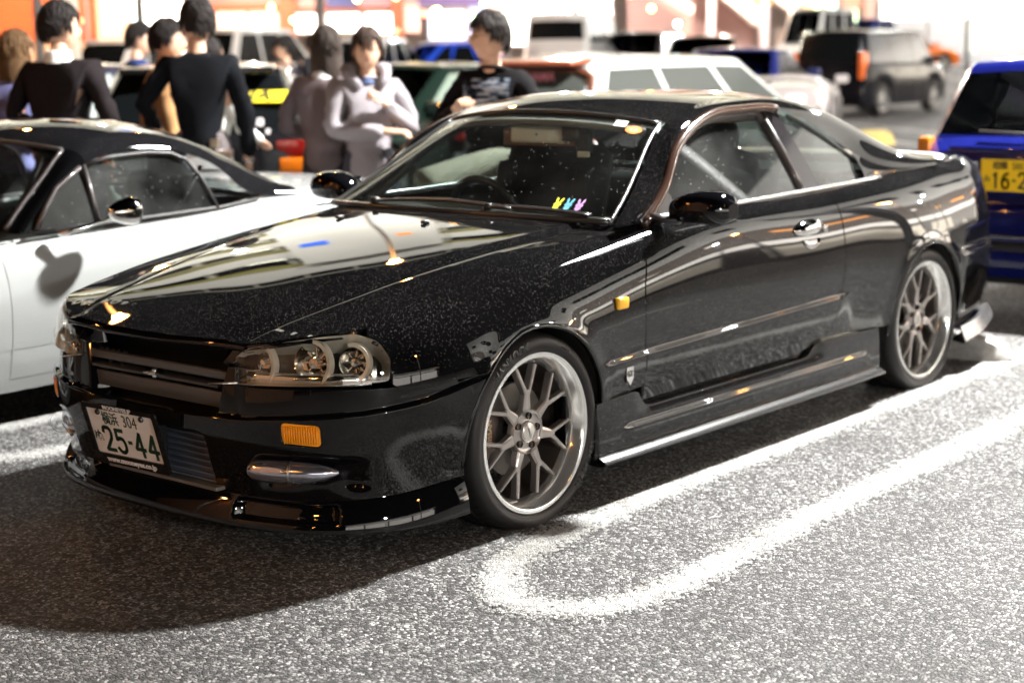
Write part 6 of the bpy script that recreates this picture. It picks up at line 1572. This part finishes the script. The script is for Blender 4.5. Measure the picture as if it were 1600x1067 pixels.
# arm reaching on to the hatchback
person(338, 10.25, HT-28, 1.56, 'person mostly hidden behind the black jumper, white sleeve reaching to the hatchback', (.70, .70, .66), (.05, .05, .05), face=0, seed=13, top_name='shirt', arms=(((.10, .26, 1.15), (.22, .20, .98)), ((.14, -.20, 1.13), (.40, -.14, 1.03))), hands=(.3, .15))
# far heads
person(349, 19, HT-70, 1.60, 'person far back with only head visible right of the black jumper', (.05, .05, .06), (.04, .04, .05), seed=15, low=True)
person(464, 17.5, HT+95, 1.60, 'person far back turned left, head visible above the black hatchback', (.04, .035, .04), (.04, .04, .05), seed=17, low=True)
person(505, 22, HT+20, 1.66, 'person far behind the grey jumper in dark clothes', (.03, .03, .035), (.04, .04, .05), seed=19, low=True)
# 8 grey mauve jumper
person(522, 9.85, HT-18, 1.60, 'person seen from behind in mauve grey jumper with dark shoulder length hair', (.15, .12, .125), (.03, .028, .03), (.03, .022, .018), 'bob', 38, seed=21, loose=.012, waist=.82, extra=collar((.6, .6, .6)),
       arms=(((.0, .30, 1.13), (.20, .10, 1.03)), ((.02, -.27, 1.13), (.22, -.12, 1.03))))
# 9 woman in grey hoodie
def hood_(r, J, A, k, R):
    hc = mat('cloth_%s' % str((.24, .22, .235)))
    MB().tube([J['nek']+Vector(v) for v in ((.09, .05, -.07), (.06, .10, .0), (-.03, .11, .03), (-.10, .0, .035), (-.03, -.11, .03), (.06, -.10, .0), (.09, -.05, -.07))], [.022, .032, .045, .055, .045, .032, .022], 10).build('hood', hc, r, True)
    MB().lathe([(.035*k, 0), (.060*k, -.03)], 14, 'z', tuple(J['nek']+Vector((.03, 0, -.01)))).build('shirt_collar', mat('shirt_blue', (.03, .05, .12), .8), r, True)
    MB().box(J['pel']+Vector((.165, .09, .02)), (.012, .055, .09), bev=.005, rx=.35).build('pocket', mat('pocket_dark', (.02, .02, .025), .9), r)
person(586, 9.6, HT+192, 1.585, 'person facing us in pale grey hoodie and glasses with one hand raised to the collar', (.24, .22, .235), (.05, .05, .07), (.03, .017, .012), 'tied', -8, glasses=True, seed=23, loose=.02, waist=.78, top_name='hoodie', extra=hood_,
       arms=(((.06, .265, 1.12), (.19, .07, 1.30)), ((.08, -.24, 1.12), (.22, .10, 1.12))), hands=(.9, .5))
# 10 man in black tee
def print_(r, J, A, k, R):
    o = [c for c in r.children if c.name.startswith('top')][0]; m = o.data.materials[0]; tc = N(m, 'ShaderNodeTexCoord'); sp = N(m, 'ShaderNodeSeparateXYZ'); LK(m, tc.outputs['Object'], sp.inputs[0])
    def rng(sock, lo, hi):
        a = N(m, 'ShaderNodeMath', operation='GREATER_THAN'); LK(m, sock, a.inputs[0]); a.inputs[1].default_value = lo; b = N(m, 'ShaderNodeMath', operation='LESS_THAN'); LK(m, sock, b.inputs[0]); b.inputs[1].default_value = hi
        c = N(m, 'ShaderNodeMath', operation='MULTIPLY'); LK(m, a.outputs[0], c.inputs[0]); LK(m, b.outputs[0], c.inputs[1]); return c
    q = rng(sp.outputs[0], .04, 1); 
    for t_ in (rng(sp.outputs[1], -.13, .13), rng(sp.outputs[2], J['che'].z-.10, J['che'].z+.10)):
        n = N(m, 'ShaderNodeMath', operation='MULTIPLY'); LK(m, q.outputs[0], n.inputs[0]); LK(m, t_.outputs[0], n.inputs[1]); q = n
    mp = N(m, 'ShaderNodeMapping'); mp.inputs['Scale'].default_value = (1, 1, 3); LK(m, tc.outputs['Object'], mp.inputs[0]); nz = N(m, 'ShaderNodeTexNoise', _Scale=16., _Detail=3.); LK(m, mp.outputs[0], nz.inputs['Vector'])
    rp = ramp(m, [(.44, (.006, .006, .007)), (.5, (.06, .09, .14)), (.6, (.30, .32, .36))], nz.outputs[0]); old = bsdf(m).inputs['Base Color'].links[0].from_socket
    mx = N(m, 'ShaderNodeMix', data_type='RGBA'); LK(m, q.outputs[0], mx.inputs[0]); LK(m, old, mx.inputs[6]); LK(m, rp.outputs[0], mx.inputs[7]); LK(m, mx.outputs[2], bsdf(m).inputs['Base Color'])
person(776, 8.9, HT+158, 1.65, 'person in black long sleeved top with pale blue print, standing beyond the coupe roof', (.006, .0055, .006), (.02, .02, .025), face=-48, glasses=True, seed=25, loose=.008, extra=print_,
       arms=(((.04, .29, 1.14), (.20, .20, 1.00)), ((.06, -.29, 1.12), (.24, -.10, 1.24))), hands=(.5, .8), top_name='top')
# 11 person bending, seen through the windscreen
person(0, 0, HT-70, 1.62, 'person bending forward with long brown hair and cream striped jacket, seen through the coupe windscreen', (.60, .55, .45), (.05, .05, .06), (.10, .045, .015), 'long', 0, seed=27, loose=.015, top_name='jacket', loc=pxat(802, 8.1),
       pose=dict(pel=(-.42, 0, .86), wai=(-.30, 0, .90), che=(-.12, 0, .96), nek=(.02, 0, 1.02), hea=(.12, 0, 1.09), legs=[(-.30, .11, .46), (-.42, .12, .09), (-.26, .13, .04)]), arms=(((.02, .25, .76), (.20, .16, .66)), ((.02, -.25, .76), (.20, -.16, .66))), pitch=.6)
# ------------------------------------------------------------------ building with parking decks
FV = Vector((cos(_yaw), sin(_yaw), 0)); RV = Vector((sin(_yaw), -cos(_yaw), 0)); TD = 74.
B0 = Vector((CAM_P.x, CAM_P.y, 0))+FV*TD
def bw(px): return (px-800)/2579.1*TD*1.0
def bz_(py): return 1.49+(72-py)/2579.1*TD
brz = atan2(RV.y, RV.x)
bld = empty('shopping_centre', B0, brz, 'long shopping centre with brick piers, glowing shop windows and white parking deck bands', 'building')
# local: x to the image right, y towards the camera is -y, z up
def bx_(name, x0, x1, y0, y1, z0, z1, m, bev=0.): return MB().box(((x0+x1)/2, (y0+y1)/2, (z0+z1)/2), (abs(x1-x0), abs(y1-y0), abs(z1-z0)), bev=bev).build(name, m, bld)
def glow(name, c, e): return mat(name, c, .5, emit=c, es=e)
BRK = mat('brick_orange', (.36, .085, .035), .85)
bt = N(BRK, 'ShaderNodeTexBrick', _Scale=6.); tc_ = N(BRK, 'ShaderNodeTexCoord'); mp_ = N(BRK, 'ShaderNodeMapping'); mp_.inputs['Rotation'].default_value = (pi/2, 0, 0)
LK(BRK, tc_.outputs['Object'], mp_.inputs[0]); LK(BRK, mp_.outputs[0], bt.inputs[0]); bt.inputs['Color1'].default_value = (.40, .085, .03, 1); bt.inputs['Color2'].default_value = (.30, .07, .03, 1); bt.inputs['Mortar'].default_value = (.30, .18, .12, 1); LK(BRK, bt.outputs[0], bsdf(BRK).inputs['Base Color'])
WB = mat('wall_white', (.78, .78, .75), .8); GB = mat('wall_grey', (.34, .35, .36), .8); DKM = mat('deck_dark', (.03, .03, .028), .9)
OLV = mat('deck_olive', (.30, .28, .08), .8)
bx_('shop_back_wall', -34, 34, 2.0, 2.4, 0, 7, mat('shop_back', (.35, .30, .27), .9))
bx_('brick_wall', -34, bw(168), -.2, .3, 1.95, 7.0, BRK)
bx_('plinth', -34, bw(200), -.35, .3, 0, 1.90, mat('plinth_stone', (.40, .36, .34), .8))
bx_('white_wall', bw(172), bw(222), -.1, .4, 0, 7.0, mat('wall_cream', (.75, .68, .60), .8))
# shop windows : separate glowing panes with frames and piers
WN = [(224, 300, -200, 108, 'pane_white', (1, .98, .92), 4.5), (312, 352, 14, 95, 'pane_cool', (.80, .86, .90), 1.6), (356, 400, 14, 60, 'pane_warm', (1, .80, .62), 1.3), (404, 446, 14, 60, 'pane_warm', (1, .80, .62), 1.3),
      (476, 518, 20, 46, 'pane_white', (1, .98, .92), 4.5), (524, 572, 20, 46, 'pane_white', (1, .98, .92), 4.5), (582, 622, 20, 50, 'pane_white', (1, .98, .92), 4.5), (642, 664, 8, 48, 'pane_pink', (1, .45, .35), 1.6), (680, 735, 18, 60, 'pane_blue', (.62, .75, 1), 1.8), (742, 772, 12, 60, 'pane_mixed', (.55, .60, .95), .9),
      (796, 822, -60, 70, 'pane_white', (1, .98, .92), 4.5), (824, 888, -60, 70, 'pane_bright', (1, 1, .98), 4.0), (892, 934, -60, 70, 'pane_white', (1, .98, .92), 4.5), (942, 960, -20, 40, 'pane_blue', (.62, .75, 1), 1.8),
      (1000, 1016, 10, 36, 'pane_blue', (.62, .75, 1), 1.8), (1022, 1034, 12, 34, 'pane_mixed', (.55, .60, .95), .9), (1072, 1094, 26, 52, 'pane_white', (1, .98, .92), 4.5), (1112, 1134, 18, 52, 'pane_white', (1, .98, .92), 4.5),
      (1180, 1196, 4, 22, 'pane_amber', (1, .50, .10), 2.6), (1202, 1232, 2, 14, 'pane_amber', (1, .50, .10), 2.6), (1236, 1252, 4, 16, 'pane_mint', (.5, .95, .75), 2.0), (1254, 1286, 2, 20, 'pane_gold', (1, .62, .30), 2.4), (1290, 1306, 4, 40, 'pane_mint', (.5, .95, .75), 2.0), (1318, 1344, 2, 18, 'pane_red', (1, .22, .14), 1.6), (1262, 1292, 26, 44, 'pane_amber', (1, .50, .10), 2.6), (1322, 1338, 24, 42, 'pane_lime', (.72, 1, .5), 2.2)]
for (a, b_, t_, q, nm, c, e) in WN:
    z1, z0 = bz_(t_), max(.4, bz_(q)); fr_ = bx_('window_frame', bw(a)-.08, bw(b_)+.08, .25, .45, z0-.08, z1+.08, mat('frame_pale', (.5, .42, .38), .6))
    MB().box(((bw(a)+bw(b_))/2, .20, (z0+z1)/2), (bw(b_)-bw(a), .04, z1-z0)).build('pane', glow(nm, c, e), fr_)
for (a, b_) in ((452, 474), (624, 640), (770, 792), (936, 944), (1186, 1190), (1348, 1362)):
    bx_('pier', bw(a), bw(b_), -.15, .5, 0, 7, BRK if a < 700 else mat('pier_pink', (.55, .38, .33), .8))
bx_('lintel', bw(310), bw(640), -.05, .4, bz_(14), bz_(2), BRK)
for (a, b_, c) in ((482, 520, (.30, .16, .14)), (524, 572, (.04, .05, .16)), (576, 622, (.35, .18, .2)), (664, 770, (.12, .08, .20))):
    bx_('fascia_sign', bw(a), bw(b_), -.12, .1, bz_(10), bz_(-8), mat('fascia_%d' % a, c, .5))
# stair flights on the facade
for (xa, ya, xb, yb_) in ((990, -30, 1075, 26), (1095, -20, 1175, 45), (1150, -30, 1230, 30)):
    p, q = Vector((bw(xa), -1.5, bz_(ya))), Vector((bw(xb), -1.5, bz_(yb_))); d = q-p; an = atan2(d.z, d.x)
    MB().box((p+q)/2, (d.length, 1.6, .22), ry=-an).build('stair_flight', mat('stair_white', (.72, .66, .62), .7), bld)
    MB().box((p+q)/2+Vector((0, -.8, .55)), (d.length, .05, .06), ry=-an).build('handrail', WB, bld)
    for k_ in range(14):
        w_ = (k_+.5)/14; c = p.lerp(q, w_); MB().box(c+Vector((0, 0, .16)), (.30, 1.5, .12)).build('step', WB, bld)
bx_('stair_wall', bw(985), bw(1180), .1, .2, 0, 5, mat('stair_back', (.36, .22, .20), .8))
for a in (1098, 1178): bx_('column', bw(a), bw(a)+.3, -2.3, -2.0, 0, 6, mat('col_lilac', (.50, .45, .50), .7))
# big white wall on the right, brightness put in as glow, grey base below
bx_('self_lit_wall', bw(1368), bw(1640), -1.0, -.6, bz_(42), 7.0, glow('self_lit_wall', (1, 1, .97), 2.4))
bx_('base_wall', bw(1385), bw(1640), -1.0, -.7, 0, bz_(42)-.02, GB); bx_('base_door', bw(1492), bw(1512), -1.05, -.95, .9, bz_(44), mat('door_pale', (.62, .66, .62), .7))
bx_('wall_joint', bw(1530), bw(1533), -1.05, -.95, bz_(42), 7.0, mat('joint_green', (.25, .4, .25), .6))
# decks above the shops
for k_ in range(5):
    z = 7.0+k_*4.3
    bx_('deck_parapet', -52, 46, -.6, -.3, z+.35, z+2.3, WB); bx_('deck_band', -52, 46, -.62, -.32, z, z+.34, OLV)
    bx_('deck_slab', -52, 46, -.3, 12, z-.35, z-.01, mat('slab', (.30, .29, .26), .9)); bx_('deck_back', -52, 46, 11.5, 12, z, z+3.9, DKM)
    bx_('deck_soffit', -52, 46, -.5, -.32, z+3.7, z+3.95, OLV)
    for j in range(20): bx_('deck_column', -50+j*5, -49.5+j*5, -.2, .3, z+2.3, z+3.7, mat('deck_col', (.45, .44, .38), .8))
    for j in range(9): bx_('strip_lamp', -48+j*10, -45.5+j*10, 2.8, 3.0, z+3.6, z+3.67, glow('strip_lamp', (1, .98, .75), 14))
bx_('stair_tower', -14, -5, -1.4, -.7, 7, 28.0, WB); bx_('tower_sign', -13.2, -11.6, -1.5, -1.42, 22.5, 23.6, glow('tower_sign', (.05, .16, .8), 1.5)); bx_('tower_sign_orange', -7.6, -6.7, -1.5, -1.42, 22.6, 23.4, glow('tower_sign_orange', (1, .3, .05), 2.0))
bx_('roof_parapet', -52, 46, -.6, -.3, 28.5, 30.6, WB); bx_('roof_band', -52, 46, -.62, -.32, 28.15, 28.48, OLV)
for j in range(30): bx_('roof_post', -51+j*3.3, -50.8+j*3.3, -.5, -.3, 30.6, 31.6, mat('deck_col'))
bx_('roof_rail', -52, 46, -.5, -.4, 31.6, 31.72, mat('deck_col'))
FLB = []; PM_ = mat('pole_grey', (.35, .36, .36), .4, .6)
# second building, off to the right of the camera, mirrored in the flank of the coupe
b2o = empty('roadside_store', (54, -21, 0), radians(69), 'tall pale store with brown band and bright fascia across the road on the right', 'building')
def b2x(name, x0, x1, y0, y1, z0, z1, m): return MB().box(((x0+x1)/2, (y0+y1)/2, (z0+z1)/2), (x1-x0, y1-y0, z1-z0)).build(name, m, b2o)
b2x('upper_wall', -34, 34, 0, 8, 10.5, 21, WB); b2x('middle_wall', -34, 34, .2, 7.9, 5.9, 10.5, mat('store_brown', (.22, .19, .17), .8)); b2x('lower_wall', -34, 34, .4, 7.8, 0, 5.9, mat('store_grey', (.16, .15, .14), .8))
for j in range(9): b2x('shop_window', -31+j*7, -25.8+j*7, 7.8, 7.9, .9, 3.4, glow('pane_cream', (1, .92, .78), 4.0 if j % 3 else 1.0))
for j in range(12): b2x('store_window', -32+j*5.4, -29.8+j*5.4, 8.0, 8.08, 14, 16.2, mat('store_pane', (.02, .02, .025), .1))
b2x('bright_fascia', -33, 33, 7.9, 8.1, 4.3, 5.6, glow('fascia_glow', (1, .95, .88), 4.0)); _rs = random.Random(4)
for j in range(16):
    x_ = -33+j*4.1+_rs.uniform(-.5, .5); z_ = _rs.choice((6.3, 7.2, 8.4)); c_ = _rs.choice((((1, .36, .08), 9.0), ((1, .42, .12), 7.0), ((1, .95, .85), 6.0), ((.5, .7, 1), 1.5), ((1, .55, .2), 2.5), ((.9, .9, 1), 3.0))); b2x('shop_sign', x_, x_+_rs.uniform(.8, 3.4), 8.0, 8.2, z_, z_+_rs.uniform(.3, .8), glow('sign_%d' % j, c_[0], c_[1]))
for x, w_ in ((-24, 'at its left end'), (0, 'at its middle'), (24, 'at its right end')):
    fl = empty('floodlight', (54-16*cos(radians(-21))-x*sin(radians(-21)), -21+16*sin(radians(21))+x*cos(radians(-21)), 0), radians(69), 'ground floodlight aimed up at the pale store '+w_, 'floodlight', 'floodlights in front of the pale store')
    MB().box((0, 0, .5), (.5, .25, .4), rx=.6).build('lamp_case', TRIM, fl); MB().tube([(0, 0, 0), (0, 0, .4)], .04, 8).build('stand', PM_, fl)
    FLB.append((fl, (0, -.3, 1.0), (0, -8, 12)))

# ------------------------------------------------------------------ street lamps that light the place
def lamp(parent, loc, tgt, power, col, size=.12, spot=None, blend=.3):
    d = bpy.data.lights.new('lamp_light', 'SPOT' if spot else 'POINT'); d.energy = power; d.color = col; d.shadow_soft_size = size
    if spot: d.spot_size = radians(spot); d.spot_blend = blend
    o = bpy.data.objects.new('lamp_light', d); COL.objects.link(o); o.parent = parent; o.location = loc
    if tgt is not None: o.rotation_euler = (Vector(tgt)-Vector(loc)).to_track_quat('-Z', 'Y').to_euler()
    return o
PM = mat('pole_grey', (.35, .36, .36), .4, .6)
def post(x, y, h, label, warm, power, hx=0., hy=0., group=None, tgt=None, spot=None, es=60, light=True, hr=.16, ls=.10):
    z0 = gz(x, y); r = empty('street_lamp', (x, y, z0), 0, label, 'street lamp', group)
    MB().tube([(0, 0, 0), (0, 0, h*.6), (0, 0, h)], [.09, .07, .05], 12).build('pole', PM, r, True)
    MB().lathe([(.16, 0), (.16, .03), (.10, .05)], 16).build('base', PM, r)
    if hx or hy: MB().tube([(0, 0, h-.05), (hx*.5, hy*.5, h+.12), (hx, hy, h+.10)], .035, 8).build('arm', PM, r, True)
    MB().lathe([(0, h+.17), (hr*.8, h+.15), (hr*1.25, h+.08), (hr*1.25, h+.05)], 20, 'z', (hx, hy, 0)).build('lamp_hood', PM, r, True)
    c = (1, .42, .10) if warm else (1, .985, .96)
    MB().lathe([(0, h-.02), (hr*.6, h-.01), (hr, h+.05)], 20, 'z', (hx, hy, 0)).build('lamp_glass', glow('lamp_warm' if warm else 'lamp_cool', c, es), r, True)
    if light: lamp(r, (hx, hy, h-.30 if ls > .2 else h-.10), tgt, power, c, ls, spot)
    return r
KEY = Vector((5.5, -1.1, 6.4))
post(6.6, -3.3, 6.25, 'tall white floodlight post behind the blue hatchback, out of frame on the right', False, 14000, -1.1, 2.2, ls=.22)
SOD = 'sodium street lamps round the car park'
for q_, (x, y, h, p) in enumerate(((-9, 6.5, 6.5, 330), (-16, -5, 7.5, 450), (-5, 15, 7, 400), (2, -16, 8, 450), (24, -12, 7, 700), (30, -19, 7.5, 900), (36, -8, 8, 900), (18.7, 19.9, 13, 1500), (9.5, 20.4, 11.4, 1200), (13.4, 21.5, 7.2, 2600))):
    post(x, y, h, 'orange sodium street lamp on a grey post, '+('ahead of the white roadster', 'far out in front of the coupe', 'left of the white roadster', 'on the right of the parking row', 'right behind the blue hatchback', 'near the pale store left end', 'at the middle of the pale store', 'tallest, behind the mauve grey jumper', 'left of the people, tall', 'beside the brick wall on the left')[q_], True, p, group=SOD, es=500, hr=.20)
WHL = 'white street lamps across the car park'
for q_, (x, y, h, p) in enumerate(((20, -17, 7, 3000), (27, -10, 7.5, 3000), (33, -14, 8, 3000), (38, -26, 8, 3000), (16, 22, 8.5, 4000), (32, 24, 9, 12000), (24, 2, 9, 18000), (52, 22, 10, 8000))):
    post(x, y, h, 'white street lamp on a grey post, '+('nearest the pale store on the right', 'between coupe and pale store', 'in front of the pale store door', 'far right of the pale store', 'behind the people on the left', 'in front of the shop windows', 'right of the black van', 'beyond the orange coupe')[q_], False, p, group=WHL, es=40, hr=.2)
# floodlights washing the parking decks
for x, w_ in ((-30, 'leftmost'), (-15, 'second from left'), (0, 'in the middle'), (15, 'second from right'), (30, 'rightmost')):
    fl = empty('floodlight', tuple(B0+RV*x-FV*14+Vector((0, 0, gz(*(B0+RV*x-FV*14)[:2])))), brz, 'floodlight mast aimed at the parking decks, '+w_, 'floodlight', 'floodlights in front of the shopping centre')
    MB().box((0, 0, 8), (.5, .25, .4), rx=-.6).build('lamp_case', TRIM, fl); MB().tube([(0, 0, 0), (0, 0, 7.9)], .06, 8).build('stand', PM, fl)
    lamp(fl, (0, .4, 8.3), (0, 14, 22), 30000, (1, .97, .86), .2, 96)
for fl, a_, b_ in FLB: lamp(fl, a_, b_, 50000, (1, .96, .9), .2, 130)
post(-13.5, .5, 3.3, 'short warm white lamp post ahead of the coupe, behind the camera', False, 2200, es=30, hr=.2)
# unseen shop front added on the camera side to fill flanks with low light
cs = empty('fill_store', (-9, -30, 0), radians(-14), 'added fill light shaped as a low store front with glowing windows, behind the photographer', 'building')
def c2(name, x0, x1, y0, y1, z0, z1, m): return MB().box(((x0+x1)/2, (y0+y1)/2, (z0+z1)/2), (x1-x0, y1-y0, z1-z0)).build(name, m, cs)
c2('wall', -21, 21, -8, -.1, 0, 4.6, mat('store_grey')); c2('roof_edge', -21.3, 21.3, -8.2, .5, 4.6, 5.2, mat('roof_white', (.7, .7, .7), .7))
for j in range(4): c2('shop_window', -20.8+j*10.5, -11.0+j*10.5, -.06, .0, .35, 3.3, glow('fill_pane', (1, .96, .90), 3.5)); c2('mullion', -11.0+j*10.5, -10.3+j*10.5, -.08, .05, .2, 3.5, TRIM)  # glowing panes are the added fill source
c2('sign_band', -20, 20, 0, .12, 3.6, 4.4, glow('sign_band', (1, .97, .9), 1.6))
post(-6, -17, 4.2, 'short white lamp post added as unseen fill light, behind the photographer', False, 4600, es=30, hr=.2, ls=.25)  # unseen post lamp added to top up the low fill
# small lamps strung along the shop fronts
_rr = random.Random(12)
for j in range(46):
    px_ = _rr.uniform(180, 1380); py_ = _rr.uniform(-8, 48); c_ = _rr.choice((((1, .95, .8), 20), ((1, .55, .15), 16), ((.5, .95, 1), 10), ((1, .2, .1), 10), ((1, .9, .3), 12), ((.6, 1, .5), 7)))
    MB().lathe([(0, -.11), (.08, -.08), (.11, 0), (.08, .08), (0, .11)], 10, 'z', (bw(px_), -3.0-_rr.uniform(0, 3), bz_(py_))).build('facade_lamp', glow('bulb_%s' % str(c_[0]), c_[0], c_[1]), bld)
# unseen lamps added to brighten the brick wall and shop ground floor
for (x, y, z, p, c) in ((-27, -6, 5.5, 9000, (1, .42, .14)), (-19, -5, 5, 3500, (1, .50, .2)), (-10, -5, 5.5, 5000, (1, .85, .7)), (2, -5, 5.5, 5000, (1, .92, .85)), (9, -5, 5.5, 5000, (1, .72, .55)), (22, -5, 5.5, 4000, (1, .95, .9))):
    MB().lathe([(0, 0), (.15, .02), (.2, .12), (.05, .2)], 12, 'z', (x, y, z)).tube([(x, y, z+.2), (x, -.3, z+.5)], .03, 6).build('fill_lamp', TRIM, bld); lamp(bld, (x, y, z-.12), None, p, c, .15)
# unseen arcade added so rows of small lamps mirror in the coupe nose
ar = empty('arcade', (-30, 22, 0), radians(-52), 'unseen brown arcade with small warm lamps, added for highlights in the coupe nose', 'building')
def a2(name, x0, x1, y0, y1, z0, z1, m): return MB().box(((x0+x1)/2, (y0+y1)/2, (z0+z1)/2), (x1-x0, y1-y0, z1-z0)).build(name, m, ar)
a2('wall', -30, 30, 0, 6, 0, 7.5, mat('arcade_brown', (.20, .10, .05), .8)); a2('canopy', -30, 30, -2, -.02, 3.6, 3.9, mat('arcade_canopy', (.3, .25, .2), .7))
ab = glow('arcade_bulb', (1, .50, .16), 60); aw = glow('arcade_white', (.75, .95, 1), 30)
for j in range(34):
    for z, rr_, m_ in ((3.35, .16, ab), (5.6, .12, ab if j % 3 else aw)):
        if _rr.random() < .8: MB().lathe([(0, -rr_), (rr_*.7, -rr_*.7), (rr_, 0), (rr_*.7, rr_*.7), (0, rr_)], 10, 'z', (-29+j*1.75+_rr.uniform(-.4, .4), -1.6 if z < 4 else -.2, z+_rr.uniform(-.3, .3))).build('glint_lamp', m_, ar)
for j in range(7): a2('shop_window', -28+j*8.2, -24.5+j*8.2, -.06, -.01, .6, 2.9, glow('arcade_pane', (1, .62, .32), 2.2) if j % 2 else glow('arcade_pane_cool', (.8, .95, 1), 4))
for x in (-18, 0, 18): lamp(ar, (x, -3, 3.2), None, 900, (1, .45, .14), .15)
fp = MB().tube([(0, 0, 0), (0, 0, 3), (0, 0, 5.2)], [.16, .13, .11], 12).lathe([(.30, 0), (.30, .5), (.2, .7)], 14).build('flag_pole', mat('pole_white', (.85, .75, .62), .5), None, True)
fp.location = tuple(pxat(139, 25.5)); tag(fp, 'pale lit pole standing in front of the orange brick wall', 'pole')
